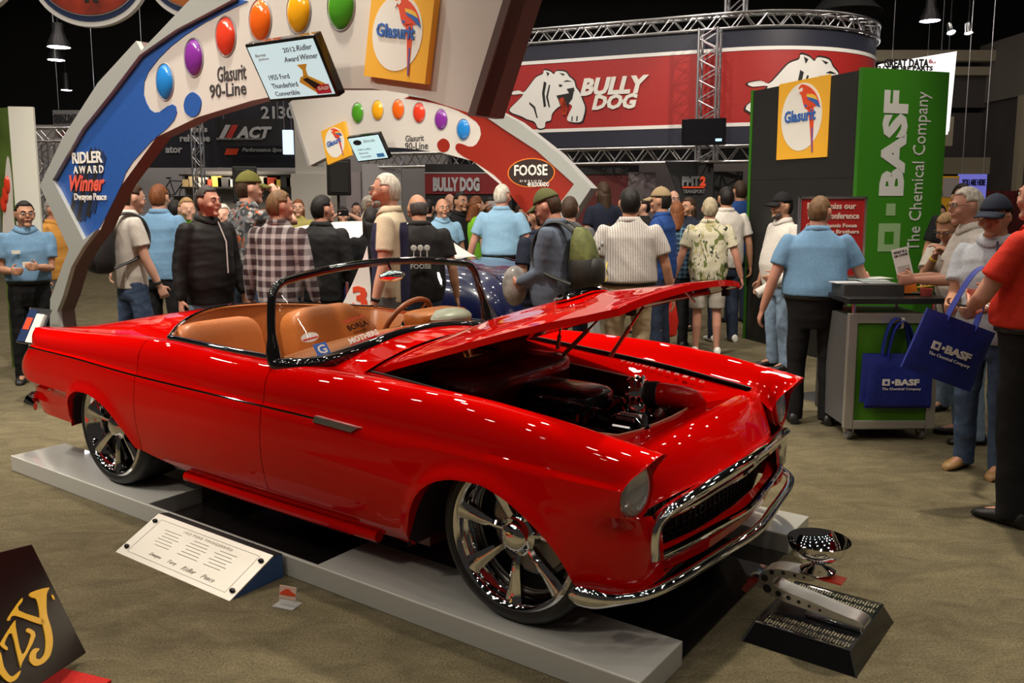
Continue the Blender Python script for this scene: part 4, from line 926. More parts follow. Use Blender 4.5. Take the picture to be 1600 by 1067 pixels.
# ================================================================== engraved wedge sign and tiny card
WD = thing('wedge_sign', 'long silver wedge sign with engraved lettering beside the near ramp', 'sign', CARO, -YAW)
x0, x1 = -2.03, -1.165
PLATE = mat('brushed_sign_plate', (.66, .63, .56), .34, .85)
fy, ay_, az = -1.226, -.995, .118
nl = math.hypot(ay_-fy, az)
MW = basis(((x0+x1)/2, (fy+ay_)/2, az/2), (1, 0, 0), (0, ay_-fy, az))
MB().box((x0-((x0+x1)/2), -nl/2, -.006), (x1-((x0+x1)/2), nl/2, .0), MW).build('sign_plate', PLATE, WD, angle=0)
MB().add([(x0, ay_, az), (x1, ay_, az), (x1, -.945, az-.01), (x0, -.945, az-.01)], [(0, 1, 2, 3)]).build('top_strip', mat('dark_brushed', (.16, .15, .15), .35, .8), WD, angle=0)
for xx, nm in ((x1, 0), (x0, 1)):
    MB().prism([(fy+.01, .0), (-.945, .0), (-.945, az-.012), (ay_, az-.004)], -.003, .003, Matrix(((0, 0, 1, xx-.004 if nm == 0 else xx+.004), (1, 0, 0, 0), (0, 1, 0, 0), (0, 0, 0, 1)))).build('end_plate', mat('blue_end', (.05, .12, .32), .4), WD, angle=0)
MB().box((x0+.01, -.952, 0), (x1-.01, -.945, az-.012)).build('back_plate', BLACKM, WD, angle=0)
for sx in (-.40, .40):
    for sy in (-.085, .085): MB().ball((sx, sy, .004), (.016, .011, .008), 12, 8, MW).build('plate_clip', BLACKG, WD)
ENGR = mat('engraving', (.30, .27, .22), .5)
text('engraved_heading', '1955 FORD THUNDERBIRD', ENGR, WD, MW @ Matrix.Translation((.02, .085, 0)), .36, .013, 0, depth=.0012, space=1.4)
for i in range(6):
    z = .062-.017*i
    for xc, w in ((-.22+.01*(i % 3), .13-.02*(i % 2)), (.0, .11+.02*(i % 3)), (.2-.02*(i % 2), .12)): MB().cbox((xc, z, .0006), (w, .0028, .0012), MW).build('engraved_line', ENGR, WD, angle=0)
for s, x, w in (('Dwayne', -.18, .09), ('Torq', -.05, .06), ('Ridler', .08, .1), ('Peace', .22, .09)): text('engraved_signature', s, ENGR, WD, MW @ Matrix.Translation((x, -.075, 0)), w, .022, 0, .4, depth=.0012)
ol = MB()
for q in (((-.37, .103, 0), (.37, .1045, .001)), ((-.37, -.1045, 0), (.37, -.103, .001)), ((-.371, -.104, 0), (-.3695, .104, .001)), ((.3695, -.104, 0), (.371, .104, .001))): ol.box(*q, MW)
ol.build('engraved_border', ENGR, WD, angle=0)
pc = at_z(449, 946, 0)
cdh = thing('card_holder', 'tiny clear stand with a red car card at the wedge sign\'s right end', 'card holder', pc, -YAW+.25)
CLEAR = mat('clear_acrylic', (.8, .82, .82), .08, alpha=.35)
MB().box((-.05, -.035, 0), (.05, .035, .005)).build('acrylic_base', CLEAR, cdh, bevel=.001); MB().box((-.042, .0, .005), (.042, .004, .075), Matrix.Rotation(math.radians(-8), 4, 'X')).build('acrylic_back', CLEAR, cdh)
MB().box((-.04, -.003, .028), (.04, -.0005, .08), Matrix.Rotation(math.radians(-8), 4, 'X')).build('card', mat('pink_card', (.72, .5, .42), .5), cdh, angle=0)
poly('card_car_picture', sm([(-.034, -.006), (-.02, .004), (-.008, .012), (.01, .012), (.018, .004), (.035, -.002), (.034, -.012), (-.032, -.014)], 3), PB['red'], cdh, Matrix.Rotation(math.radians(-8), 4, 'X') @ Matrix(((1, 0, 0, 0), (0, 0, -1, -.0035), (0, 1, 0, .056), (0, 0, 0, 1))), 0, .001)
# ================================================================== black placard and red rug, front left
r1, r2 = at_z(97, 1048, 0), at_z(167, 1065, 0); dr = (r2-r1).normalized(); dn = Vector((dr.y, -dr.x, 0)); dn = dn if dn.y < 0 else -dn
b = MB(); c0 = r2+dr*.02; c1 = r1-dr*1.6
b.prism([(c0.x, c0.y), (c1.x, c1.y), ((c1+dn*1.3).x, (c1+dn*1.3).y), ((c0+dn*1.3).x, (c0+dn*1.3).y)], .0005, .012)
tag(b.build('red_rug', noisy(mat('rug_red', (.55, .012, .008), .9), 200, .3, .3), angle=0), 'bright red rug edge under the black placard', 'rug')
pb_ = at_z(135, 1020, .03); rt = (pb_-at_y(65, 1067, 2.52)).normalized()
ra = ray(50, 850)/ray(50, 850).y; pt_ = Vector((0, 0, CAMH))+ra*((pb_-Vector((0, 0, CAMH))).dot(rt)/ra.dot(rt)); up = (pt_-pb_)
W_, H_ = 1.0, up.length
MPL = basis(pb_+up/2-rt*W_/2, rt, up)
PL = thing('placard', 'black placard tilted on the red rug with gold script lettering', 'placard', M=MPL)
MB().box((-W_/2, -H_/2, -.025), (W_/2, H_/2, 0)).build('placard_board', mat('placard_black', (.006, .004, .004), .3, spec=.08), PL, bevel=.003)
GOLD = mat('gold_script', (.62, .36, .02), .35)
iMP = MPL.inverted()
def pl_pt(x, y):   # a traced point of the script, carried onto the board
    r = ray(x/4.32, 820+y/4.32); n = MPL.col[2].to_3d(); c = Vector((0, 0, CAMH)); q = iMP @ (c+r*((MPL.translation-c).dot(n)/r.dot(n))); return (q.x, q.y)
for pts in ([(325, 425), (310, 470), (312, 600), (340, 700), (352, 790), (335, 880), (290, 935), (235, 955), (200, 930), (198, 880), (225, 838), (262, 840), (240, 870), (240, 905), (270, 905), (300, 860), (305, 780), (290, 700), (268, 640), (262, 580), (240, 505), (200, 490), (205, 458)], [(140, 500), (50, 630), (60, 648), (95, 615), (270, 675), (285, 640), (120, 580), (145, 520)],
            [(95, 650), (5, 790), (0, 820), (40, 850), (45, 830), (25, 800), (75, 735), (130, 950), (145, 930), (235, 750), (185, 700), (175, 725), (205, 755), (145, 880), (100, 690)], [(-30, 850), (0, 870), (20, 960), (60, 1020), (90, 1020), (135, 985), (110, 1040), (60, 1065), (10, 1030), (-30, 960)]):
    poly('placard_lettering', sm([pl_pt(*q) for q in pts], 3), GOLD, PL, Matrix.Identity(4), .0, .003)
q = pl_pt(355, 490); MB().lathe([(.007, 0), (.011, .002), (.006, .003), (0, .003)], 16, Matrix.Translation((q[0], q[1], 0))).build('placard_mark', GOLD, PL)
low = min((MPL @ Vector((sx*W_/2, sy*H_/2, 0))).z for sx in (-1, 1) for sy in (-1, 1))
iM = MPL.inverted(); q = MPL @ Vector((-.05, .05, -.02)); q2 = Vector((q.x-.05, q.y+.16, .013))
MB().tube([tuple(iM @ q), tuple(iM @ q2)], .012).build('prop_leg', BLACKM, PL)
# ================================================================== the blue car under the far arch
BC = thing('classic_car', 'dark blue classic car with a white top behind the windshield of the red car', 'car', loc2w(-5.05, 3.38, 0), -YAW)
NAVY = mat('navy_paint', (.004, .007, .045), .3, coat=1., coatr=.02)
WTOP = mat('white_car_top', (.70, .68, .62), .4)
ztop = tab((-2.5, .62), (-2.35, .80), (-1.6, .94), (-.9, 1.0), (.6, 1.03), (1.2, 1.06), (1.6, 1.06), (2.0, 1.0), (2.25, .85), (2.36, .6)); wid = tab((-2.5, .55), (-2.3, .72), (-1.5, .82), (0, .85), (1.5, .82), (2.2, .72), (2.36, .55))
P = []
for x in list(np.linspace(-2.5, -2.2, 5))+list(np.linspace(-2.0, 2.0, 15))+list(np.linspace(2.1, 2.36, 6)):
    zt, w = ztop(x), wid(x); row = []
    for a in np.linspace(-.5*PI-.35, .5*PI+.35, 31):
        e = .55; c, s_ = math.cos(a), math.sin(a); zc = .58
        sy = math.copysign(abs(s_)**e, s_); cz = math.copysign(abs(c)**e, c)
        row.append((x, w*sy, zc+(zt-zc)*cz if c > 0 else zc+(.30)*cz*.9))
    P.append(row)
body = MB().grid(P); body.add(P[0], [tuple(range(31))]); body.add(P[-1], [tuple(range(31))]); body.build('body', NAVY, BC, angle=50)
P = []
prof = tab((-1.25, 1.0), (-.95, 1.20), (-.5, 1.365), (0, 1.405), (.35, 1.40), (.65, 1.33), (.85, 1.22), (1.12, 1.03))
for x in np.linspace(-1.25, 1.12, 24):
    zt = prof(x); row = []
    for a in np.linspace(-.5*PI, .5*PI, 25):
        c, s_ = math.cos(a), math.sin(a); e = .5
        row.append((x, (.72-.10*(c**.8))*math.copysign(abs(s_)**e, s_), .99+(zt-.99)*abs(c)**e))
    P.append(row)
MB().grid(P).build('convertible_top', WTOP, BC, angle=50)
for s in (-1, 1):
    poly('quarter_window', [(.30, 1.08), (.90, 1.08), (.64, 1.24), (.36, 1.28)], BLACKG, BC, Matrix(((1, 0, 0, 0), (0, 0, s, 0), (0, 1, 0, 0), (0, 0, 0, 1))), .700, .726)
    MB().tube([(x, s*(wid(x)*.985), 1.0-.02*abs(x-.5)) for x in np.linspace(-2.0, 1.9, 20)], .008, 6).build('belt_molding', CHROME, BC)
    MB().tube([(x, s*.38, ztop(x)+.004-.05*(.38/.8)**2) for x in np.linspace(1.66, 2.22, 9)], .006, 6).build('deck_strip', CHROME, BC)
    for x in (-1.65, 1.40):
        w_ = MB().lathe([(.22, -.1), (.32, -.1), (.335, -.05), (.335, .05), (.32, .09), (.22, .09), (.2, .06), (0, .07)], 32, Matrix.Translation((x, s*.74, .335)) @ Matrix.Rotation(-s*PI/2, 4, 'X')).build('wheel', RUBBER, BC); MB().lathe([(.2, .095), (.12, .11), (0, .115)], 24, Matrix.Translation((x, s*.74, .335)) @ Matrix.Rotation(-s*PI/2, 4, 'X')).build('hub_cap', CHROME, w_)
MB().tube([(2.30, -.62, .47), (2.42, -.4, .47), (2.44, 0, .47), (2.42, .4, .47), (2.30, .62, .47)], .04, 10, ry=.07).build('bumper', CHROME, BC)
MB().ball((-1.10, -.86, 1.10), (.07, .05, .06)).tube([(-1.1, -.80, .98), (-1.1, -.86, 1.08)], .01).build('side_mirror', CHROME, BC)
# white price flag standing between the cars
fl = thing('number_flag', 'white pointed flag with a red 3 seen through the windshield', 'flag', loc2w(at_l(543, 465, 1.30).x, 1.30, 0), -.35)
MB().tube([(0, 0, 0), (0, 0, 1.02)], .012).build('post', STEEL, fl); MB().lathe([(0, 0), (.14, 0), (.14, .015), (0, .02)], 20).build('base', STEEL, fl)
MF = Matrix(((1, 0, 0, 0), (0, 0, -1, -.014), (0, 1, 0, 0), (0, 0, 0, 1)))
poly('flag_cloth', [(-.08, .70), (.20, .70), (.215, 1.0), (.19, 1.30), (.16, 1.22), (.06, 1.02), (-.03, .86)], PB['white'], fl, MF, -.004, .004)
text('flag_number', '3', PB['red'], fl, MF @ Matrix.Translation((.12, .90, .004)), .13, .19, .04)
# ================================================================== the curved red banner ring and its trusses
PC, RAD = Vector((4.52, 16.8)), 2.2
pd = Vector((3.41, -1.5)).normalized(); pn = Vector((pd.y, -pd.x)); pn = pn if pn.y < 0 else -pn     # outward normal of the straight run
PT = PC+pn*RAD                                                                                   # where the bend starts
def ringp(s, off=0):
    """point at arc length s (0 at the start of the bend, negative along the straight run), pushed out by off"""
    if s <= 0: q = PT+pd*s+pn*off; return Vector((q.x, q.y, 0))
    a0 = math.atan2(pn.y, pn.x); a = a0+s/RAD
    return Vector((PC.x+(RAD+off)*math.cos(a), PC.y+(RAD+off)*math.sin(a), 0))
SS = list(np.linspace(-7.2, 0, 8))+list(np.linspace(.25, 6.2, 24))
def band(name, z0, z1, off, m, parent, th=.04):
    b = MB(); b.grid([[tuple(ringp(s, off)+Vector((0, 0, z))) for s in SS] for z in (z0, z1)]); b.grid([[tuple(ringp(s, off-th)+Vector((0, 0, z))) for s in SS] for z in (z0, z1)])
    for z in (z0, z1): b.grid([[tuple(ringp(s, off)+Vector((0, 0, z))) for s in SS], [tuple(ringp(s, off-th)+Vector((0, 0, z))) for s in SS]])
    return b.build(name, m, parent, angle=30)
BN = thing('ring_banner', 'huge curved red banner with white lettering and a white dog, hung between trusses', 'banner', PT.to_3d())
BN.location = (0, 0, 0)
band('red_field', 2.89, 4.08, 0, noisy(mat('banner_red', (.40, .020, .018), .5), 30, .12), BN)
NB = mat('banner_navy', (.022, .024, .042), .45)
band('upper_navy', 4.12, 4.42, 0, NB, BN); band('lower_navy', 2.56, 2.85, 0, NB, BN)
band('white_edge', 4.07, 4.13, .01, PB['white'], BN); band('white_edge', 2.84, 2.90, .01, PB['white'], BN)
def ring_s(u):   # arc length where pixel column u meets the straight run
    t = (u-800)/FPX; # x = t*y on PT+pd*s
    return (PT.x-t*PT.y)/(t*pd.y-pd.x)
def ring_z(u, v): s = ring_s(u); q = ringp(s); return at_y(u, v, q.y).z
def onring(s0, zc): return lambda p: ringp(s0+p[0], p[2])+Vector((0, 0, zc+p[1]))
def rtext(s, u, v, w, h, bold, sh):
    s0 = ring_s(u); ww = ring_s(u+w/2)-ring_s(u-w/2); hh = ring_z(u, v-h/2)-ring_z(u, v+h/2)
    bd = onring(s0, ring_z(u, v)); text('banner_lettering', s, WHITE, BN, None, ww, hh, bold, sh, .02, bend=lambda p: bd((p[0], p[1], p[2]+.005)))
rtext('BULLY', 956, 134, 105, 28, .05, .25); rtext('DOG', 957, 159, 70, 24, .05, .25)
DOGW = [(128, 600), (165, 560), (205, 520), (150, 520), (133, 508), (178, 500), (208, 510), (240, 478), (275, 440), (312, 425), (318, 408), (350, 415), (372, 430), (385, 416), (432, 422), (452, 446), (478, 468), (488, 500), (508, 525), (524, 565), (537, 600), (530, 640), (516, 668), (470, 668), (443, 655), (455, 622), (470, 590), (440, 575), (410, 585), (385, 600), (362, 625), (355, 655), (328, 662), (322, 690), (288, 692), (268, 660), (225, 645), (200, 632)]
def dogpart(name, pts, m, u0, v0, k, z0, z1, s_of, z_of):
    q = [((x-335)*k, (550-y)*k) for x, y in pts]
    poly(name, q, m, BN, None, z0, z1, bend=lambda p: ringp(s_of+p[0], p[2])+Vector((0, 0, z_of+p[1])))
def dog(s0, zc, k):
    sub = lambda pts, n=3: [(p.x, p.y) for p in spline([(x, y, 0) for x, y in pts], n, closed=True)]
    grow = [(335+(x-335)*1.035, 550+(y-550)*1.05) for x, y in DOGW]
    dogpart('dog_outline', sub(grow), BLACKM, 0, 0, k, .005, .012, s0, zc)
    dogpart('dog_figure', sub(DOGW), PB['white'], 0, 0, k, .012, .018, s0, zc)
    for nm, pts, m in (('dog_mouth', [(385, 535), (440, 528), (478, 520), (470, 555), (450, 580), (445, 622), (428, 638), (412, 600), (398, 560)], BLACKM), ('dog_tongue', [(398, 550), (425, 545), (448, 600), (438, 632), (420, 630), (412, 590)], PB['red']), ('dog_nose', [(440, 505), (478, 500), (482, 518), (452, 525)], BLACKM), ('dog_collar', [(318, 462), (332, 470), (322, 520), (330, 585), (318, 590), (308, 520)], BLACKM), ('dog_eye', [(398, 480), (418, 484), (412, 494), (400, 492)], BLACKM),
                       ('dog_line', [(345, 480), (352, 482), (340, 540), (352, 590), (345, 592), (330, 540)], BLACKM), ('dog_line', [(240, 560), (270, 585), (285, 640), (278, 640), (262, 592), (238, 570)], BLACKM), ('dog_line', [(470, 470), (440, 462), (420, 470), (440, 470)], BLACKM), ('dog_line', [(468, 640), (474, 640), (472, 664), (466, 664)], BLACKM), ('dog_line', [(494, 640), (500, 640), (498, 664), (492, 664)], BLACKM), ('dog_ear', [(330, 415), (348, 424), (338, 440)], BLACKM), ('dog_ear', [(400, 424), (430, 432), (420, 440)], BLACKM)):
        dogpart(nm, pts, m, 0, 0, k, .018, .022, s0, zc)
kd = (ring_s(875)-ring_s(825))/50/3.557
dog(ring_s(854), ring_z(854, 155), kd); dog(1.22, ring_z(1086, 152)+.0, kd*1.25)
def truss(name, label, path, w, h, n, group, closed=False, r=.025, up=(0, 0, 1)):
    """box truss along a path: four chords and zigzag lacing"""
    o = thing(name, label, 'truss', group=group); P = [Vector(p) for p in path]; k = len(P); upv = Vector(up)
    fr = []
    for i in range(k):
        t = (P[min(i+1, k-1)]-P[max(i-1, 0)]).normalized(); sd = t.cross(upv).normalized(); u2 = sd.cross(t).normalized(); fr.append((sd, u2))
    c = lambda i, a, b_: P[i]+fr[i][0]*(a*w/2)+fr[i][1]*(b_*h/2)
    for a, b_ in ((-1, -1), (1, -1), (1, 1), (-1, 1)): MB().tube([c(i, a, b_) for i in range(k)], r, 8).build('chord', STEEL, o)
    lace = MB()
    for i in range(k-1):
        for (a, b_), (a2, b2) in (((-1, -1), (-1, 1)), ((1, -1), (1, 1)), ((-1, 1), (1, 1)), ((-1, -1), (1, -1))):
            p, q = (c(i, a, b_), c(i+1, a2, b2)) if i % 2 == 0 else (c(i, a2, b2), c(i+1, a, b_)); lace.tube([p, q], r*.5, 5, caps=False)
    lace.build('lacing', STEEL, o)['kind'] = 'stuff'; return o
def ringpath(z, off, s0, s1, n): return [ringp(s0+(s1-s0)*i/n, off)+Vector((0, 0, z)) for i in range(n+1)]
truss('truss', 'curved silver truss ring along the top of the red banner', ringpath(4.56, -.10, -7.2, 6.0, 66), .28, .24, 0, 'trusses of the banner ring')
truss('truss', 'silver truss along the bottom of the red banner', ringpath(2.39, -.10, -7.2, 6.0, 66), .28, .26, 0, 'trusses of the banner ring')
q0 = ringp(ring_s(1105), .30)
truss('truss', 'upright silver truss column in front of the red banner, above the black screen', [(q0.x, q0.y, z) for z in np.linspace(2.27, 4.40, 14)], .30, .30, 0, None, up=(pd.x, pd.y, 0))
q1 = ringp(ring_s(1135), -.2)
truss('truss', 'upright silver truss rising from the ring to the ceiling', [(q1.x, q1.y, z) for z in np.linspace(4.7, 10.4, 24)], .30, .30, 0, None, up=(pd.x, pd.y, 0))
q2 = q0+pn.to_3d()*.32
MS = basis((q2.x, q2.y, 2.72), pd.to_3d(), (0, 0, 1))
sc_ = thing('flat_screen', 'dark flat screen with a small lit blue bar on the truss column', 'screen', M=MS); MB().box((-.36, -.215, -.06), (.36, .215, 0)).build('screen_bezel', BLACKG, sc_, bevel=.006); MB().box((-.33, -.19, 0), (.33, .19, .002)).build('display', mat('screen_off', (.01, .01, .013), .1), sc_, angle=0)
MB().box((.20, -.155, .002), (.30, -.115, .004)).build('lit_bar', mat('lit_blue', (.3, .6, .9), .3, emit=1.4), sc_, angle=0); MB().cbox((0, 0, -.13), (.16, .16, .13)).build('screen_mount', BLACKM, sc_)
# ================================================================== far booths and walls
def slab(name, label, cat, px, Y, th, m, z=None, group=None, hang=0):
    """free-standing or hung flat panel between two pixel corners at depth Y"""
    (u0, v0), (u1, v1) = px; a, c = at_y(u0, v0, Y), at_y(u1, v1, Y); zb = c.z if z is None else z
    o = MB().box((a.x, Y, zb), (c.x, Y+th, a.z)).build(name, m, angle=0)
    if hang:
        for t in (.12, .88): x = a.x+(c.x-a.x)*t; MB().tube([(x, Y+th/2, a.z-.01), (x, Y+th/2, 10.5)], .008, 6).build('hanger', STEEL, o)
    return tag(o, label, cat, group) if label else struct(o)
def ptext(nm, s, u, v, w, h, Y, m, parent, bold=.02, sh=0, yaw=0):
    p = at_y(u, v, Y); M = Matrix.Translation(p) @ Matrix(((1, 0, 0, 0), (0, 0, -1, 0), (0, 1, 0, 0), (0, 0, 0, 1)))
    return text(nm, s, m, parent, M, w*Y/FPX, h*Y/FPX, bold, sh, .02)
GW = mat('far_wall_grey', (.34, .32, .33), .7)
struct(slab('wall_back', None, None, ((-420, 195), (700, 330)), 20.5, .2, GW, z=0))
struct(slab('wall_back', None, None, ((700, -400), (2200, 330)), 26, .2, mat('far_wall_dark', (.010, .010, .011), .8), z=0))
NVB = mat('navy_banner_cloth', (.010, .011, .020), .6)
bnr = slab('navy_banner', 'long dark navy banner with pale booth lettering seen under the near arch', 'banner', ((190, 120), (470, 262)), 17, .03, NVB, hang=1)
LG = mat('pale_sign_print', (.42, .42, .44), .5)
for s, u, v, w, h, bo, sh in (('21300', 441, 176, 64, 19, .02, 0), ('ket\u2019s', 312, 202, 24, 9, .03, 0), ('rehouse', 305, 216, 46, 11, .03, 0), ('ator', 272, 234, 26, 10, .03, 0), ('Performance Sport', 412, 235, 66, 8, .02, .3)): ptext('banner_lettering', s, u, v, w, h, 16.99, LG, bnr, bo, sh)
ab = slab('hanging_sign', 'black sign with slanted grey letters and a red stripe in front of the navy banner', 'sign', ((335, 186), (448, 228)), 16.6, .05, BLACKM, hang=1)
ptext('sign_lettering', 'ACT', 397, 207, 56, 18, 16.59, LG, ab, .05, .3)
for x0, x1, m in ((342, 350, LG), (352, 362, mat('red_stripe_print', (.4, .03, .02), .5))):
    a, c = at_y(x0, 216, 16.59), at_y(x1, 216, 16.59); h = .25
    b = MB().add([(a.x, 16.585, a.z), (c.x, 16.585, c.z), (c.x+.14, 16.585, c.z+h), (a.x+.14, 16.585, a.z+h)], [(0, 1, 2, 3)]); b.build('sign_stripe', m, ab, angle=0)
ptext('sign_lettering', 'ADVANCED CLUTCH TECHNOLOGY', 375, 217, 72, 3, 16.585, LG, ab, 0)
rdp = at_y(360, 237, 16.98); MB().add([(rdp.x-.12, 16.98, rdp.z-.06), (rdp.x+.12, 16.98, rdp.z-.06), (rdp.x+.17, 16.98, rdp.z+.06), (rdp.x-.07, 16.98, rdp.z+.06)], [(0, 1, 2, 3)]).build('red_dash', PB['red'], bnr, angle=0)
lb = slab('light_box', 'small glowing white lightbox at the right end of the navy banner', 'lightbox', ((441, 203), (457, 241)), 16.4, .12, mat('light_box', (.5, .6, .8), .4, emit=.9, ecol=(.6, .75, 1)), hang=1)
truss('truss', 'slim upright truss column in front of the navy banner', [(at_y(307, 200, 16).x, 16, z) for z in np.linspace(0, 4.2, 22)], .16, .16, 0, None, r=.016, up=(1, 0, 0))
xl = at_y(60, 215, 15).x; xr = at_y(112, 218, 15).x
truss('truss', 'low silver truss beam behind the white pillar', [(x, 15, 2.72) for x in np.linspace(xl-.6, xr+.9, 12)], .22, .22, 0, None, r=.018)
truss('truss', 'upright truss leg beside the white pillar', [(at_y(70, 230, 15).x, 15, z) for z in np.linspace(0, 2.6, 14)], .22, .22, 0, None, r=.018, up=(1, 0, 0))
gd = slab('hanging_sign', 'dim grey sign with dark block lettering high behind the near arch\'s foot', 'sign', ((82, 172), (160, 215)), 19, .05, mat('dim_sign', (.17, .165, .17), .6), hang=1)
ptext('sign_lettering', 'GREAT DATA', 104, 183, 40, 9, 18.99, mat('dim_letter', (.03, .03, .035), .6), gd, .04); ptext('sign_lettering', 'SELLS MORE PARTS', 104, 190, 38, 3.5, 18.99, mat('dim_letter'), gd, .03); ptext('sign_lettering', 'GD', 104, 206, 30, 16, 18.99, mat('dim_red', (.2, .06, .07), .6), gd, .05)
# building column and pale wall panels under the far arch
CW = mat('column_white', (.46, .44, .40), .6)
cx0, cx1 = at_y(459, 200, 14.5).x, at_y(510, 200, 14.5).x
cl = MB().box((cx0, 14.5, 0), (cx1, 15.1, 10.5)).build('trim_1', CW, angle=0, bevel=.02); struct(cl)
struct(MB().box((cx0-.06, 14.44, 0), (cx1+.06, 15.16, 2.05)).build('trim_2', CW, angle=0))
bx = MB().box((cx1-.22, 14.40, 2.80), (cx1-.06, 14.5, 3.05)).build('junction_box', mat('box_grey', (.30, .29, .27), .5), angle=0); tag(bx, 'small grey junction box on the white building column', 'box')
pw_ = slab('wall_panel', 'plain pale wall panel behind the tall man with glasses', 'panel', ((566, 256), (628, 345)), 17.5, .1, mat('panel_pale', (.50, .48, .50), .6), z=0)
pw2 = slab('wall_panel', 'narrow pinkish pale panel left of the plain one', 'panel', ((540, 268), (565, 345)), 17.6, .1, mat('panel_pinkish', (.40, .34, .36), .6), z=0)
for (u, v, lab) in ((528, 278, 'black loudspeaker on a stand below the far arch\'s grey end'), (383, 290, 'black loudspeaker behind the man in the olive cap')):
    p = at_y(u, v, 13); sp = thing('loudspeaker', lab, 'loudspeaker', (p.x, 13, 0), .3)
    MB().prism([(-.18, -.16), (.18, -.16), (.12, .16), (-.12, .16)], p.z-.26, p.z+.28).build('cabinet', BLACKM, sp, bevel=.02); MB().box((-.14, -.18, p.z-.22), (.14, -.16, p.z+.24)).build('grille', mat('speaker_grille', (.02, .02, .02), .4), sp, bevel=.01)
    MB().tube([(0, 0, 0), (0, 0, p.z-.255)], .02).build('stand_pole', BLACKM, sp); MB().lathe([(0, 0), (.25, 0), (.25, .015), (0, .03)], 20).build('stand_base', BLACKM, sp)
bd = thing('booth_sign', 'dark red sign with pale block lettering behind the man in black', 'sign', (0, 0, 0)); p0, p1 = at_y(664, 268, 16.5), at_y(800, 303, 16.5)
MB().box((p0.x, 16.5, 0), (p1.x, 16.6, p0.z+.14)).build('sign_wall', BLACKM, bd, angle=0); MB().box((p0.x, 16.47, p1.z), (p1.x, 16.5, p0.z-.03)).build('sign_panel', mat('deep_red_sign', (.20, .012, .015), .5), bd, angle=0)
ptext('sign_lettering', 'BULLY DOG', 713, 288, 72, 22, 16.46, LG, bd, .06)
MB().box((p0.x, 16.46, p0.z-.035), (p1.x, 16.47, p0.z-.015)).build('sign_edge', LG, bd, angle=0)
pb2 = thing('booth_wall', 'dark red and grey booth partition under the banner truss', 'partition', (0, 0, 0)); a, c = at_y(925, 262, 15.8), at_y(1024, 300, 15.8)
MB().box((a.x-.4, 15.8, 0), (c.x-.5, 15.9, a.z)).build('partition_red', mat('partition_red', (.09, .012, .012), .5), pb2, angle=0); MB().box((c.x-.5, 15.8, 0), (c.x, 15.9, a.z-.08)).build('partition_grey', mat('partition_grey', (.16, .13, .14), .5), pb2, angle=0); MB().box((a.x-.4, 15.78, a.z-.12), (c.x-.5, 15.8, a.z)).build('partition_header', BLACKM, pb2, angle=0)
pm = thing('booth_sign', 'tall black booth panel with grey and red lettering, curved left edge', 'sign', (0, 0, 0)); a, c = at_y(1040, 252, 14.9), at_y(1114, 300, 14.9)
MB().prism([(a.x, a.z), (c.x, a.z), (c.x, 0), (a.x+.30, 0), (a.x+.26, 1.3), (a.x+.20, 1.8)], 0, .06, Matrix(((1, 0, 0, 0), (0, 0, 1, 14.9), (0, 1, 0, 0), (0, 0, 0, 1)))).build('sign_panel', mat('panel_black', (.014, .014, .015), .5), pm, angle=0)
ptext('sign_lettering', 'PMT', 1079, 283, 27, 15, 14.88, mat('steel_print', (.16, .16, .17), .5), pm, .06); ptext('sign_lettering', '2', 1098, 283, 9, 15, 14.88, PB['red'], pm, .06); ptext('sign_lettering', 'TRANSPORT', 1084, 299, 34, 6, 14.88, mat('steel_print'), pm, .02)
x0_ = at_y(1066, 293, 14.88); MB().box((x0_.x, 14.87, x0_.z-.01), (x0_.x+.38, 14.88, x0_.z+.02)).build('sign_underline', PB['red'], pm, angle=0)
slab('booth_wall', 'plain black booth panel right of the lettered one', 'partition', ((1116, 268), (1160, 300)), 15.2, .1, mat('panel_black'), z=0)
slab('booth_wall', 'pale grey booth wall behind the black panels', 'partition', ((1000, 250), (1172, 330)), 17.0, .1, mat('partition_pale', (.36, .33, .35), .6), z=0)
# shelf of lit goods on the far left wall
sh_ = thing('display_shelf', 'far lit shelf of boxes under the navy banner', 'shelf', (0, 0, 0)); Ys = 18
a, c = at_y(285, 275, Ys), at_y(470, 292, Ys)
MB().box((a.x, Ys+.1, 0), (c.x, Ys+.14, a.z+.1)).build('shelf_back', mat('shelf_back', (.22, .21, .22), .6), sh_, angle=0)
MB().box((a.x, Ys-.2, c.z-.04), (c.x, Ys+.1, c.z)).build('shelf_board', BLACKM, sh_, angle=0); MB().box((a.x, Ys-.2, a.z), (c.x, Ys+.1, a.z+.03)).build('shelf_board', BLACKM, sh_, angle=0)
cc = [((.75, .55, .3), 'cream'), ((.75, .6, .4), 'tan'), ((.7, .7, .66), 'white'), ((.65, .08, .04), 'red'), ((.7, .5, .1), 'yellow'), ((.05, .05, .06), 'black'), ((.6, .6, .58), 'pale grey'), ((.55, .1, .05), 'brick red')]
for i in range(15):
    (col_, nm), xx = cc[i % 8], a.x+.12+(c.x-a.x-.24)*i/14; wB = .07+.03*((i*7) % 3)
    bx = MB().box((xx-wB, Ys-.15, c.z+.001), (xx+wB, Ys+.02, c.z+.15+.04*((i*5) % 3))).build('goods_box', mat('goods_'+nm.replace(' ', '_'), col_, .5), angle=0)
    tag(bx, 'small boxed goods standing on the far lit shelf', 'box', 'boxes on the far lit shelf')
for u in (318, 345, 375): add_light('POINT', at_y(u, 268, Ys-.5), (0, 0, 0), 9, (1, .85, .6), .08)
bk_ = thing('bicycle', 'dark bicycle hung on the far wall right of the sandy-haired man', 'bicycle', at_y(273, 304, 19.5)-Vector((0, 0, .2)))
bk_.scale = (.6, .6, .6)
for x in (-.5, .5): MB().tube([(x+.32*math.cos(t), 0, .33+.32*math.sin(t)) for t in np.linspace(0, 2*PI, 25)[:-1]], .018, 6, closed=True).build('wheel', BLACKM, bk_)
b = MB()
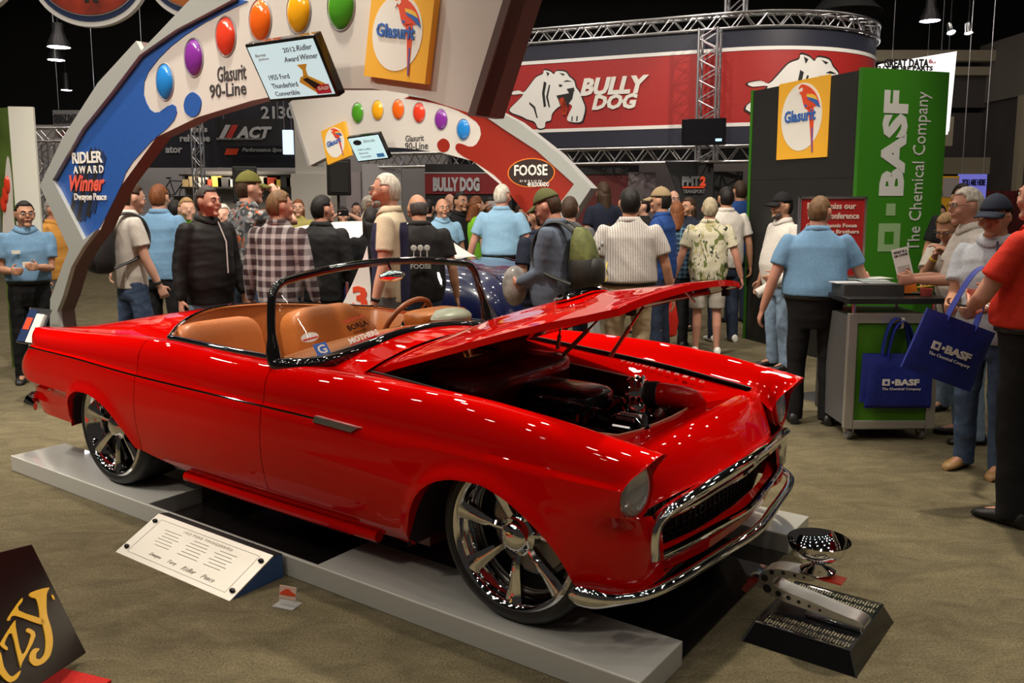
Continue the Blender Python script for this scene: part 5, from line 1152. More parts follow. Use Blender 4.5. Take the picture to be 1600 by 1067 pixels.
for p, q in (((-.5, 0, .33), (-.15, 0, .85)), ((-.15, 0, .85), (.35, 0, .82)), ((.35, 0, .82), (.5, 0, .33)), ((-.15, 0, .85), (0, 0, .33)), ((0, 0, .33), (.35, 0, .80)), ((-.5, 0, .33), (0, 0, .33))): b.tube([p, q], .02, 6)
b.tube([(.35, 0, .82), (.33, 0, 1.0), (.48, 0, 1.02)], .015, 6).ball((-.2, 0, .95), (.12, .05, .03)); b.tube([(-.15, 0, .85), (-.19, 0, .94)], .015, 6)
b.build('bicycle_frame', BLACKM, bk_)
MB().box((-.7, .1, .25), (.7, 1.66, .28)).build('wall_bracket', BLACKM, bk_, angle=0)
# white end pillar with a green print, far left
wp = thing('booth_pillar', 'tall white pillar with a green printed side behind the man at the left edge', 'pillar', (at_y(46, 300, 8.3).x-.02, 8.3, 0), math.radians(12))
MB().box((-.115, 0, 0), (.10, .05, 2.51)).build('pillar_body', mat('pillar_white', (.66, .66, .58), .45), wp, angle=0)
b = MB().prism([(-.116, .0), (-.29, .13), (-.29, .16), (-.116, .05)], 0, 2.50); b.build('printed_side', noisy(mat('green_print', (.12, .20, .03), .5), 1.2, .8), wp, angle=0)
dl = Vector((-.115, 0, 0)); dd = (Vector((-.29, .13, 0))-dl).normalized(); MSd = basis((-.203, .065-.002, 1.5), -dd, (0, 0, 1))
for k in range(3): MB().lathe([(0, .03), (.045, .022), (.06, 0)], 20, MSd @ Matrix.Translation((.03-.035*k, .28-.09*k, 0)) @ Matrix.Diagonal((.6, 1.5, 1, 1))).build('paint_drop', mat('drop_red'), wp)
poly('palette_print', sm([(-.10, -.3), (-.02, .25), (.06, .55), (.095, .3), (.08, .0), (.09, -.35)]), FACE, wp, MSd, .0, .003)
# right end of the hall: backlit sign, wall ledges, side wall
gs = thing('lit_sign', 'bright white backlit sign with dark block lettering behind the green tower', 'sign', (0, 0, 0)); Yg = 20
LIT = mat('lit_white_sign', (.8, .8, .8), .5, emit=.9, ecol=(1, .97, .93)); a, c = at_y(1376, 100, Yg), at_y(1487, 205, Yg)
zt = at_y(1487, 80, Yg).z
MB().prism([(a.x, a.z), (c.x, zt), (c.x-.06, c.z), (a.x, c.z)], 0, .15, Matrix(((1, 0, 0, 0), (0, 0, 1, Yg), (0, 1, 0, 0), (0, 0, 0, 1)))).build('sign_face', LIT, gs, angle=0)
for s, u, v, w, h, m in (('GREAT DATA', 1416, 99, 68, 13, DARKT), ('SELLS MORE PARTS', 1410, 107, 92, 7, DARKT)):
    o = ptext('sign_lettering', s, u, v, w, h, Yg-.01, m, gs, .04)
for x in (a.x+.3, c.x-.3): MB().tube([(x, Yg+.1, a.z-.1), (x, Yg+.1, 10.5)], .01, 6).build('hanger', STEEL, gs)
for k in range(5): q = at_y(1452+2.2*k, 97, Yg-.01); MB().box((q.x-.01, Yg-.02, q.z-.03), (q.x+.01, Yg-.005, q.z+.03+.04*math.sin(k*1.3+.6))).build('sign_bar', mat('crimson_print'), gs, angle=0)
lw_ = slab('lit_sign', 'small white lightbox below the backlit sign', 'sign', ((1440, 190), (1481, 210)), Yg+.2, .1, LIT, hang=1)
BEI = mat('beige_ledge', (.40, .34, .24), .7); BRN = mat('brown_wall', (.085, .072, .068), .8)
for px, Y, m in ((((1330, 78), (1562, 95)), 22.6, BEI), (((1330, 104), (1562, 117)), 22.8, BEI), (((1330, 118), (1562, 168)), 23.0, BRN), (((1330, 176), (1562, 255)), 23.2, BRN), (((1330, 246), (1562, 272)), 22.7, BEI)): struct(slab('trim_3', None, None, px, Y, .3, m))
sb = slab('wall_post', 'short beige post below the backlit sign', 'post', ((1462, 182), (1488, 228)), 21.5, .2, BEI)
xR = at_y(1561, 200, 22.4).x
struct(MB().box((xR, 12, 0), (xR+.3, 23.4, 4.1)).build('wall_right', BRN, angle=0)); struct(MB().box((xR-.1, 12, 4.1), (xR+.3, 23.4, 5.6)).build('trim_4', mat('grey_beam', (.20, .175, .15), .8), angle=0))
for y in (17.6, 19.4, 21.2): struct(MB().box((xR-.14, y, 0), (xR-.0, y+.22, 4.1)).build('trim_5', BEI, angle=0))
for px, Y, m, nm, s, lab in ((((1466, 275), (1497, 310)), 16, PB['yellow'], 'poster', '2', 'yellow-edged poster behind the dark-haired man at the right'), (((1499, 272), (1540, 310)), 16.2, mat('lit_violet', (.10, .10, .45), .4, emit=.35, ecol=(.25, .25, .9)), 'hanging_sign', 'YOU ARE HERE', 'lit violet-blue sign behind the white-haired man')):
    o = slab(nm, lab, 'sign', px, Y, .05, m, z=0 if s == '2' else None, hang=s != '2')
    if s == '2':
        a, c = at_y(1474, 278, Y-.01), at_y(1496, 308, Y-.01); MB().box((a.x, Y-.01, c.z), (c.x, Y, a.z)).build('poster_picture', mat('poster_pic', (.4, .36, .36), .5), o, angle=0); ptext('poster_lettering', '2', 1470, 301, 4, 9, Y-.015, BLACKM, o)
    else: ptext('sign_lettering', s, 1521, 285, 36, 10, Y-.01, mat('dark_navy_print', (.01, .01, .05), .5), o, .03)
cu_ = slab('drape', 'dark red pipe-and-drape curtain at the far right', 'curtain', ((1440, 298), (1640, 340)), 17.5, .05, noisy(mat('drape_red', (.12, .01, .012), .8), 3, .5, stretch=(8, 1, .2)), z=0)
# ================================================================== ceiling: lamps, pipes, hanging oval signs
LAMP = mat('lamp_lens', (1, 1, 1), .4, emit=16, ecol=(.93, .92, 1)); SHADE = mat('lamp_shade', (.05, .05, .055), .4, .6)
for k, (u, v, w, Y, lab) in enumerate(((92, 74, 33, 17, 'upper of the two close round ceiling lamps at the left'), (88, 94, 25, 21, 'lower of the two close round ceiling lamps at the left'), (104, 141, 16, 24, 'smallest far round ceiling lamp at the left'), (1453, 33, 30, 18, 'wide round ceiling lamp above the backlit sign'))):
    p = at_y(u, v, Y); r = w*Y/FPX/2; o = thing('ceiling_lamp', lab, 'lamp', p, 0, 'round ceiling lamps')
    MB().lathe([(r, 0), (r*.96, .06), (r*.7, .18), (.10, .30), (.10, .45), (0, .45)], 28).build('lamp_shade', SHADE, o); MB().lathe([(0, .0), (r*.9, .0), (r*.93, .02)], 28).build('lamp_lens', LAMP, o)
    MB().tube([(0, 0, .44), (0, 0, 10.5-p.z)], .015, 6).build('lamp_rod', BLACKM, o)
for k, (u, v, lab) in enumerate(((1485, 45, 'left of the two small ceiling spotlights'), (1513, 45, 'right of the two small ceiling spotlights'))):
    p = at_y(u, v, 17); o = thing('spotlight', lab, 'lamp', p, 0, 'small ceiling spotlights')
    Mz = Matrix.Rotation(math.radians(150 if k == 0 else 165), 4, 'X') @ Matrix.Rotation(math.radians(20-25*k), 4, 'Z')
    MB().lathe([(0, -.12), (.05, -.11), (.06, .06), (.085, .10), (.08, .10), (.055, .07)], 20, Mz).build('lamp_body', STEEL, o); MB().lathe([(0, .085), (.07, .085)], 20, Mz).build('lamp_lens', LAMP, o); MB().tube([(0, 0, .1), (0, 0, 10.5-p.z)], .012, 6).build('lamp_rod', BLACKM, o)
PIPE = mat('ceiling_pipe', (.035, .033, .032), .5)
for k, (p, q, r) in enumerate((((-14, 13, 7.2), (12, 17, 7.4), .05), ((-14, 20, 8.0), (14, 21, 8.2), .09), ((-12, 10, 8.3), (3, 24, 8.6), .06), ((4.6, 11.6, 6.9), (7.4, 16.0, 6.3), .03), ((3, 11, 7.6), (13, 15, 7.8), .05))):
    o = MB().tube([p, q], r, 8).build('ceiling_pipe', PIPE); tag(o, 'dark thin pipe running under the black ceiling', 'pipe', 'pipes under the ceiling')
dc = thing('air_vent', 'dark round ceiling air vent with a flared mouth above the banner ring', 'vent', (7.1, 19, 5.55)); MB().lathe([(.75, 0), (.62, .12), (.5, .25), (.5, 4.9)], 28).build('vent_duct', mat('duct_dark', (.03, .03, .031), .5), dc)
def oval(u, v, rx, ry, Y, face, lab, letter=False):
    p = at_y(u, v, Y); k = Y/FPX; o = thing('hanging_oval_sign', lab, 'sign', p, 0, 'oval signs hung from the ceiling')
    MR_ = Matrix(((1, 0, 0, 0), (0, 0, -1, 0), (0, 1, 0, 0), (0, 0, 0, 1)))
    poly('sign_rim', ell(0, 0, rx*k, ry*k, 56), PB['white'], o, MR_, -.1, 0); poly('sign_band', ell(0, 0, rx*k*.93, ry*k*.90, 56), PB['navy'], o, MR_, 0, .01); poly('sign_ring', ell(0, 0, rx*k*.87, ry*k*.80, 56), mat('ring_grey', (.4, .38, .4), .5), o, MR_, .01, .02); poly('sign_face', ell(0, 0, rx*k*.85, ry*k*.775, 56), face, o, MR_, .02, .03)
    if letter: text('sign_lettering', 'R', BLACKM, o, MR_ @ Matrix.Translation((.05*rx*k, -.30*ry*k, .03)), .12*rx*k*2, .5*ry*k, .05)
    else: poly('sign_card', [(-.25*rx*k, -.2*ry*k), (.3*rx*k, -.62*ry*k), (.6*rx*k, -.1*ry*k), (.1*rx*k, .3*ry*k)], PB['white'], o, MR_, .03, .04)
    MB().tube([(-.5*rx*k, 0, 0), (-.5*rx*k, 0, 10.5-p.z)], .01, 6).build('hanger', STEEL, o); MB().tube([(.5*rx*k, 0, 0), (.5*rx*k, 0, 10.5-p.z)], .01, 6).build('hanger', STEEL, o)
ORF = noisy(mat('oval_orange_red', (.42, .035, .008), .5), 2.5, .6)
oval(138, -40, 88, 76, 12.5, ORF, 'hanging oval sign with a red-orange face and white rim, middle of the three', True)
oval(300, -52, 74, 76, 12.7, mat('oval_orange', (.45, .12, .02), .5), 'hanging oval sign with a white card, right of the red-orange one')
oval(-62, -58, 84, 76, 12.3, ORF, 'hanging oval sign cut off at the left edge, only its rim in view', True)
struct(slab('wall_back', None, None, ((-900, -400), (700, 330)), 25.9, .2, mat('far_wall_dark'), z=0))
# ================================================================== people
def remesh(b, vox, smooth=3, fold=0., seed=0):
    """one continuous skin from overlapping closed shapes"""
    me = bpy.data.meshes.new('r'); me.from_pydata(b.v, [], b.f)
    bm = bmesh.new(); bm.from_mesh(me); bmesh.ops.recalc_face_normals(bm, faces=bm.faces); bm.to_mesh(me); bm.free()
    o = bpy.data.objects.new('r', me); COL.objects.link(o)
    m = o.modifiers.new('r', 'REMESH'); m.mode = 'VOXEL'; m.voxel_size = vox
    if smooth: k = o.modifiers.new('s', 'SMOOTH'); k.iterations = smooth; k.factor = .5
    dg = bpy.context.evaluated_depsgraph_get(); out = bpy.data.meshes.new_from_object(o.evaluated_get(dg))
    bpy.data.objects.remove(o); bpy.data.meshes.remove(me); out.shade_smooth()
    if fold:
        n = len(out.vertices); co = np.empty(n*3); out.vertices.foreach_get('co', co); co = co.reshape(-1, 3)
        no = np.empty(n*3); out.vertices.foreach_get('normal', no); no = no.reshape(-1, 3)
        rng = np.random.RandomState(seed); d = np.zeros(n)
        for _ in range(7):
            k = rng.normal(size=3)*np.array([16, 16, 26]); d += np.maximum(0, np.sin(co@k+rng.uniform(0, 6.3)))**2-.35
        co += no*(d*fold/2.2)[:, None]; out.vertices.foreach_set('co', co.ravel()); out.update()
    return out
def rings(b, secs, n=20, T=None):
    P = [[(cx+rx*math.cos(2*PI*j/n), cy+ry*math.sin(2*PI*j/n), z) for j in range(n)] for z, rx, ry, cx, cy in secs]
    if T: P = [[T(p) for p in r] for r in P]
    o = len(b.v); b.grid(P, cv=True); b.f.append(tuple(o+j for j in range(n))[::-1]); k = len(P)-1; b.f.append(tuple(o+k*n+j for j in range(n))); return b
def limb(b, pts, rr, n=12):
    """tapering limb with round ends"""
    P = [Vector(p) for p in pts]; d0 = (P[0]-P[1]).normalized(); d1 = (P[-1]-P[-2]).normalized()
    pp = [P[0]+d0*rr[0]*.9, P[0]+d0*rr[0]*.6]+P+[P[-1]+d1*rr[-1]*.6, P[-1]+d1*rr[-1]*.9]; r2 = [rr[0]*.35, rr[0]*.8]+list(rr)+[rr[-1]*.8, rr[-1]*.35]
    return b.tube(pp, r2, n)
def head_pt(th, ph, k=1.):
    """surface of the skull: th from the crown down, ph around (0 = right, 90 deg = face)"""
    s, c = math.sin(th), math.cos(th); x, y, z = s*math.cos(ph), s*math.sin(ph), c
    rx, ry, rz = .081, .102, .124
    if z < 0: rx *= 1-.30*(-z)**1.2; ry *= 1-.10*(-z)
    if y > 0: ry *= .96-.06*max(0, z)
    else: ry *= 1.03; rz_ = 1
    zz = z*rz if z > 0 else z*rz*.98
    return Vector((x*rx*k, y*ry*k+(.012*(-z) if z < 0 and y > 0 else 0), zz*k))
HC = Vector((0, .022, 1.616))
def skinmat(t): return mat('skin_%s' % t, dict(fair=(.56, .31, .22), tan=(.43, .22, .135), ruddy=(.53, .26, .18), dark=(.20, .085, .05))[t], .5, spec=.35)
def cloth(key, col, rough=.8, kind=None):
    if 'cloth_'+key in MATS: return MATS['cloth_'+key]
    m = mat('cloth_'+key, col, rough, spec=.2)
    N, L, b = nodes(m); tc = N.new('ShaderNodeTexCoord'); sep = N.new('ShaderNodeSeparateXYZ'); L.new(tc.outputs['Object'], sep.inputs[0])
    def wave(sock, sc, lo, hi):
        a = N.new('ShaderNodeMath'); a.operation = 'MULTIPLY'; a.inputs[1].default_value = sc; L.new(sock, a.inputs[0])
        s_ = N.new('ShaderNodeMath'); s_.operation = 'SINE'; L.new(a.outputs[0], s_.inputs[0])
        r = N.new('ShaderNodeMapRange'); r.inputs[1].default_value = lo; r.inputs[2].default_value = hi; L.new(s_.outputs[0], r.inputs[0]); return r.outputs[0]
    def mix(f, a, c):
        x = N.new('ShaderNodeMix'); x.data_type = 'RGBA'; L.new(f, x.inputs[0])
        for v, i in ((a, 6), (c, 7)):
            if isinstance(v, tuple): x.inputs[i].default_value = (*v, 1)
            else: L.new(v, x.inputs[i])
        return x.outputs[2]
    out = None
    if kind == 'plaid':
        c1 = mix(wave(sep.outputs[0], 75, .1, .5), (.055, .035, .04), (.45, .42, .42)); c2 = mix(wave(sep.outputs[2], 75, .1, .5), (.055, .035, .04), (.45, .42, .42))
        x = N.new('ShaderNodeMix'); x.data_type = 'RGBA'; x.inputs[0].default_value = .5; L.new(c1, x.inputs[6]); L.new(c2, x.inputs[7]); out = x.outputs[2]
    elif kind == 'stripe': out = mix(wave(sep.outputs[0], 330, .3, .9), col, (.30, .28, .28))
    elif kind == 'bluecheck':
        c1 = mix(wave(sep.outputs[0], 120, .2, .6), (.02, .03, .06), (.10, .22, .30)); c2 = mix(wave(sep.outputs[2], 120, .2, .6), (.02, .03, .06), (.12, .25, .33))
        x = N.new('ShaderNodeMix'); x.data_type = 'RGBA'; x.inputs[0].default_value = .5; L.new(c1, x.inputs[6]); L.new(c2, x.inputs[7]); out = x.outputs[2]
    elif kind in ('floral', 'camo'):
        out = col
        for sc, thr, c, off, st in (((9, .58, (.16, .19, .06), 0, (1, 1, .7)), (15, .63, (.03, .045, .03), 7, (1.6, 1, .6)), (7, .62, (.45, .40, .20), 3, (1, 1, .8))) if kind == 'floral' else ((12, .50, (.05, .055, .06), 0, (1, 1, 1)), (14, .60, (.45, .12, .05), 4, (1, 1, 1)), (17, .60, (.40, .40, .38), 9, (1, 1, 1)))):
            mp = N.new('ShaderNodeMapping'); mp.inputs['Location'].default_value = (off, off, off); mp.inputs['Scale'].default_value = st; L.new(tc.outputs['Object'], mp.inputs[0])
            n = N.new('ShaderNodeTexNoise'); n.inputs['Scale'].default_value = sc; n.inputs['Detail'].default_value = 1.5; n.inputs['Distortion'].default_value = 1.2; L.new(mp.outputs[0], n.inputs[0])
            r = N.new('ShaderNodeMapRange'); r.inputs[1].default_value = thr; r.inputs[2].default_value = thr+.02; L.new(n.outputs['Fac'], r.inputs[0]); out = mix(r.outputs[0], out, c)
    elif kind == 'panel':   # cream sides and sleeves, navy front and back
        r = N.new('ShaderNodeMath'); r.operation = 'ABSOLUTE'; a = N.new('ShaderNodeMath'); a.inputs[1].default_value = .025; L.new(sep.outputs[1], a.inputs[0]); L.new(a.outputs[0], r.inputs[0])
        q = N.new('ShaderNodeMapRange'); q.inputs[1].default_value = .070; q.inputs[2].default_value = .076; L.new(r.outputs[0], q.inputs[0])
        zc = N.new('ShaderNodeMapRange'); zc.inputs[1].default_value = 1.485; zc.inputs[2].default_value = 1.475; L.new(sep.outputs[2], zc.inputs[0])
        mm = N.new('ShaderNodeMath'); mm.operation = 'MULTIPLY'; L.new(q.outputs[0], mm.inputs[0]); L.new(zc.outputs[0], mm.inputs[1]); out = mix(mm.outputs[0], col, (.025, .025, .06))
    n = N.new('ShaderNodeTexNoise'); n.inputs['Scale'].default_value = 22 if kind == 'denim' else 140; n.inputs['Detail'].default_value = 6; L.new(tc.outputs['Object'], n.inputs[0])
    r = N.new('ShaderNodeMapRange'); r.inputs[1].default_value = .3; r.inputs[2].default_value = .7; r.inputs[3].default_value = .72; r.inputs[4].default_value = 1.08; L.new(n.outputs['Fac'], r.inputs[0])
    x = N.new('ShaderNodeMix'); x.data_type = 'RGBA'; x.blend_type = 'MULTIPLY'; x.inputs[0].default_value = 1
    if out is None or isinstance(out, tuple): x.inputs[6].default_value = (*col, 1)
    else: L.new(out, x.inputs[6])
    L.new(r.outputs[0], x.inputs[7]); L.new(x.outputs[2], b.inputs['Base Color'])
    return m
HAIRC = dict(brown=(.055, .028, .014), dark=(.012, .009, .008), grey=(.30, .28, .26), white=(.62, .57, .48), blond=(.36, .22, .09), auburn=(.20, .065, .02), ash=(.46, .38, .25), sandy=(.20, .11, .05), pepper=(.07, .06, .055))
PC_ = [0]
HEIGHTS = []
def person(label, u, v, Y, face, shirt, legs, hair=('short', 'brown'), skin='fair', sleeve='short', fat=0., fem=0, L=None, R=None, lean=0, hyaw=0, hpitch=0, cap=None, glasses=0, shoes=(.012, .011, .010), belt=1, group=None, detail=1, stride=0, beard=None, x=None, shorts=0, vox=None, h=None, elbowL=None, elbowR=None, untuck=0, spread=0):
    p = at_y(u, v, Y); h = h or p.z-(.015 if cap else .0); s = h/1.75; HEIGHTS.append((label[:30], round(h, 2)))
    PC_[0] += 1; seed = PC_[0]; rng = random.Random(seed)
    S3 = lambda q: Vector(q)*s
    la = math.radians(lean)
    def bend(q):
        q = Vector(q); a = la*sstep((q.z-.86)/.32); dz, dy = q.z-.93, q.y
        return Vector((q.x, dy*math.cos(a)+dz*math.sin(a), .93+dz*math.cos(a)-dy*math.sin(a))) if q.z > .86 else q
    Tb = lambda q: tuple(bend(q)*s)
    w = .90 if fem else 1.
    tors = [(.86, .155+fat*.3, .105+fat*.5, 0, fat*.25), (.95, .165*w+fat*.6, .112+fat*.8, 0, fat*.35), (1.05, .162*w+fat*.7, .110+fat, 0, fat*.5), (1.16, .172*w+fat*.6, .114+fat*.8, 0, fat*.4), (1.27, .190*w+fat*.3, .120+fat*.3+.012*fem, 0, .006+fat*.1), (1.35, .196*w+fat*.2, .112+fat*.1, 0, .0), (1.405, .180*w, .096, 0, -.004), (1.447, .132*w, .080, 0, -.006), (1.490, .066, .062, 0, -.002)]
    shx = .188*w+fat*.25
    J = {}
    for side, sg in (('L', -1), ('R', 1)):
        tgt = Vector((L if side == 'L' else R) or (sg*(.285+fat*.8+spread), .045, .845))
        if not (L if side == 'L' else R) and lean: tgt = bend(tgt+Vector((0, 0, 0)))
        sh = bend((sg*shx, -.004, 1.392)); a_, b_ = .295, .255
        dv = tgt-sh; d = min(dv.length, a_+b_-.004); dv.normalize(); tgt = sh+dv*d
        hint = Vector((elbowL if side == 'L' else elbowR) or (sg*.35, -.75, -.55)); hint = (hint-dv*hint.dot(dv)).normalized()
        ca = (a_*a_+d*d-b_*b_)/(2*a_*d); el = sh+dv*(a_*ca)+hint*(a_*math.sqrt(max(0, 1-ca*ca)))
        J[side] = (sh, el, tgt)
    hipx = .088+fat*.15
    LEG = {}
    for side, sg in (('L', -1), ('R', 1)):
        st = stride*sg; LEG[side] = (Vector((sg*hipx, 0, .90)), Vector((sg*(hipx+.012), .02+st*.5, .49)), Vector((sg*(hipx+.02), -.015+st, .085+max(0, -st)*.15)))
    vx = vox or (.009 if detail else .013)
    # ---- body: head, neck, trunk, arms with hands, legs, all one skin
    b = MB(); rings(b, [(z, rx*.90, ry*.88, cx, cy) for z, rx, ry, cx, cy in tors], 18, Tb)
    nk = bend((0, -.005, 1.44)); R3 = Matrix.Rotation(-math.radians(hyaw), 4, 'Z') if 0 else Matrix.Rotation(math.radians(hyaw), 4, 'Z') @ Matrix.Rotation(-math.radians(hpitch)-la*.75, 4, 'X')
    piv = bend((0, .0, 1.50)); HM = Matrix.Translation(piv) @ R3 @ Matrix.Translation((0, 0, -1.50))
    H = lambda q: tuple((HM @ (HC+Vector(q)))*s)
    limb(b, [tuple(nk*s), H((0, -.02, -.075))], [.064*s, .060*s], 14)
    n = 24; o = len(b.v); P = [[H(head_pt(PI*i/18, 2*PI*j/n)) for j in range(n)] for i in range(19)]; b.grid(P, cv=True)
    for c, r in (((0, .106, -.013), (.0130, .019, .020)), ((0, .099, .010), (.0095, .012, .022)), ((0, .081, -.097), (.031, .025, .023)), ((0, .094, -.055), (.026, .012, .014)), ((0, .087, .031), (.052, .017, .010)), ((.083, -.004, -.002), (.010, .020, .033)), ((-.083, -.004, -.002), (.010, .020, .033)), ((.047, .073, -.030), (.023, .021, .023)), ((-.047, .073, -.030), (.023, .021, .023))):
        P = [[H(Vector(c)+Vector((r[0]*math.sin(PI*i/8)*math.cos(2*PI*j/12), r[1]*math.sin(PI*i/8)*math.sin(2*PI*j/12), -r[2]*math.cos(PI*i/8)))) for j in range(12)] for i in range(9)]; b.grid(P, cv=True)
    for side, sg in (('L', -1), ('R', 1)):
        sh, el, wr = J[side]; limb(b, [sh*s, (sh*.5+el*.5)*s, el*s, (el*.55+wr*.45)*s, wr*s], [.050*s, .048*s, .041*s, .040*s, .027*s], 12)
        d = (wr-el).normalized(); inn = Vector((-sg, .15, .05)); nrm = (inn-d*inn.dot(d)).normalized(); wv = d.cross(nrm).normalized()
        if wv.y < 0 if abs(wv.y) > .3 else wv.z < 0: wv = -wv     # wv: thumb side
        pal = wr+d*.048
        rings_ = []
        for t, hw, th in ((-.05, .020, .016), (-.02, .032, .017), (.015, .041, .015), (.045, .040, .013), (.052, .03, .009)):
            rings_.append([tuple((pal+d*t+wv*(hw*math.cos(2*PI*j/12))+nrm*(th*math.sin(2*PI*j/12)))*s) for j in range(12)])
        o = len(b.v); b.grid(rings_, cv=True); b.f.append(tuple(o+j for j in range(12))[::-1]); b.f.append(tuple(o+48+j for j in range(12)))
        if detail:
            curl = .55 if not (L if side == 'L' else R) else .95
            for fi_, (off, ln) in enumerate(((.031, .072), (.0105, .080), (-.0105, .074), (-.031, .058))):
                p0 = pal+d*.040+wv*off; a1, a2 = curl*(.7+.08*fi_), curl*(1.7+.1*fi_)
                p1 = p0+(d*math.cos(a1)+nrm*math.sin(a1)+wv*off*.8)*ln*.55; p2 = p1+(d*math.cos(a2)+nrm*math.sin(a2))*ln*.45
                limb(b, [p0*s, p1*s, p2*s], [.0095*s, .0088*s, .0078*s], 8)
            t0 = pal-d*.02+wv*.03; t1 = t0+(d*.6+wv*.75+nrm*.35).normalized()*.038; t2 = t1+(d*.85+wv*.2+nrm*.4).normalized()*.030
            limb(b, [t0*s, t1*s, t2*s], [.0125*s, .0105*s, .0088*s], 8)
        hp, kn, an = LEG[side]; limb(b, [hp*s, kn*s, (kn*.6+an*.4+Vector((0, -.015, 0)))*s, an*s], [.078*s, .050*s, .050*s, .034*s], 12); limb(b, [an*s-Vector((0, 0, .02*s)), (an+Vector((sg*.012, .12, -.055)))*s], [.036*s, .026*s], 10)
    body = bpy.data.objects.new('person', remesh(b, vx*s, 2)); COL.objects.link(body); body.data.materials.append(skinmat(skin))
    body.location = (x if x is not None else p.x, Y, 0); body.rotation_euler = (0, 0, math.radians(face)); tag(body, label, 'person', group)
    def child(name, me, m): o = bpy.data.objects.new(name, me); COL.objects.link(o); o.parent = body; me.materials.append(m); return o
    # ---- shirt or jacket
    long_ = sleeve in ('long', 'jacket'); thick = .024 if sleeve == 'jacket' else .013
    hem = .80 if sleeve == 'jacket' else (.84 if untuck else .985)
    b = MB(); secs = [(max(z, hem) if i == 0 else z, rx+thick+(.012 if i < 3 else 0), ry+thick+(.010 if i < 3 else 0), cx, cy) for i, (z, rx, ry, cx, cy) in enumerate(tors) if z > hem or i == 0]
    zt_ = [q[0] for q in tors]; it = lambda k: float(np.interp(hem, zt_, [q[k] for q in tors]))
    secs = [(hem, it(1)+thick+.014, it(2)+thick+.012, 0, it(4))]+[q for q in secs if q[0] > hem+.02]
    secs[-1] = (1.505, .076, .072, 0, -.002); secs[-2] = (1.456, .130*w, .090, 0, -.006)
    rings(b, secs, 22, Tb)
    for side, sg in (('L', -1), ('R', 1)):
        sh, el, wr = J[side]; up_ = (el-sh)
        if long_: limb(b, [sh*s, (sh*.5+el*.5)*s, el*s, (el*.5+wr*.5)*s, (el*.08+wr*.92)*s], [(.064+thick*.4)*s, (.062+thick*.4)*s, (.056+thick*.4)*s, (.051+thick*.3)*s, (.040+thick*.2)*s], 14)
        else:
            e = sh+up_*.66; b.tube([(sh-up_*.20)*s, (sh-up_*.13)*s, sh*s, (sh+up_*.3)*s, e*s], [.030*s, .050*s, .061*s, .069*s, .073*s], 16)
    me = remesh(b, (.012 if detail else .016)*s, 3, (.0045 if detail else .003)*s, seed)
    so = child('jacket' if sleeve == 'jacket' else 'shirt', me, shirt)
    if detail and not (fem and untuck):
        b = MB(); P = []
        for z, rx, ry, dy in ((1.470, .112, .094, .006), (1.496, .092, .084, .002), (1.514, .080, .076, -.002)): P.append([Tb((rx*math.cos(t), dy+ry*math.sin(t), z-.035*max(0, math.sin(t))**3)) for t in np.linspace(0, 2*PI, 29)[:-1]])
        b.grid(P, cv=True); b.build('collar', shirt, so, angle=180, solid=.006*s)
    # ---- trousers, shorts, belt, shoes
    b = MB(); rings(b, [(z, rx+fat*fa, ry+fat*fa, 0, fat*fa*.4) for z, rx, ry, fa in ((.74, .165, .105, .1), (.82, .178, .118, .2), (.90, .174, .122, .35), (.98, .165*w+.006, .118, .62), (1.0, .160*w+.006, .116, .64))], 22, lambda q: tuple(Vector(q)*s))
    for side in 'LR':
        hp, kn, an = LEG[side]
        if shorts: e = hp.lerp(kn, .92); b.tube([hp*s, hp.lerp(kn, .5)*s, e*s], [.096*s, .094*s, .092*s], 16)
        else: b.tube([hp*s, hp.lerp(kn, .5)*s, kn*s, kn.lerp(an, .5)*s, (an-Vector((0, 0, .055)))*s], [.098*s, .086*s, .074*s, .068*s, .066*s], 16)
    child('shorts' if shorts else 'trousers', remesh(b, (.012 if detail else .017)*s, 3, .005*s, seed+50), legs)
    if belt and not untuck and sleeve != 'jacket':
        b = MB(); P = []
        for z in (.962, .994): P.append([Tb(((.162*w+fat*.66+.012)*math.cos(t), fat*.28+(.118+fat*.66+.007)*math.sin(t), z)) for t in np.linspace(0, 2*PI, 33)[:-1]])
        b.grid(P, cv=True); b.build('belt', mat('belt_black', (.012, .011, .010), .4), body, solid=.004)
    for side, sg in (('L', -1), ('R', 1)):
        an = LEG[side][2]; b = MB(); z0 = an.z-.085
        P = []
        for t, hw, ht in ((-.075, .028, .05), (-.06, .036, .085), (-.01, .040, .10), (.05, .044, .075), (.11, .047, .055), (.155, .040, .045), (.180, .022, .03)):
            P.append([tuple(Vector((an.x+sg*.01+sg*t*.08+hw*math.cos(a), an.y+t, z0+.001+max(0, ht*.5+ht*.5*math.sin(a))))*s) for a in np.linspace(0, 2*PI, 13)[:-1]])
        o = len(b.v); b.grid(P, cv=True); b.f.append(tuple(o+j for j in range(12))); b.f.append(tuple(o+72+j for j in range(12)))
        b.build('shoe', mat('shoe_%.2f_%.2f' % shoes[:2], shoes, .45), body, angle=60)
    # ---- hair, cap, face
    kind, hc = hair; HMAT = noisy(mat('hair_'+hc, HAIRC[hc], .55, spec=.3), 60, .45, .5, stretch=(1, 1, .25)) if 'hair_'+hc not in MATS else MATS['hair_'+hc]
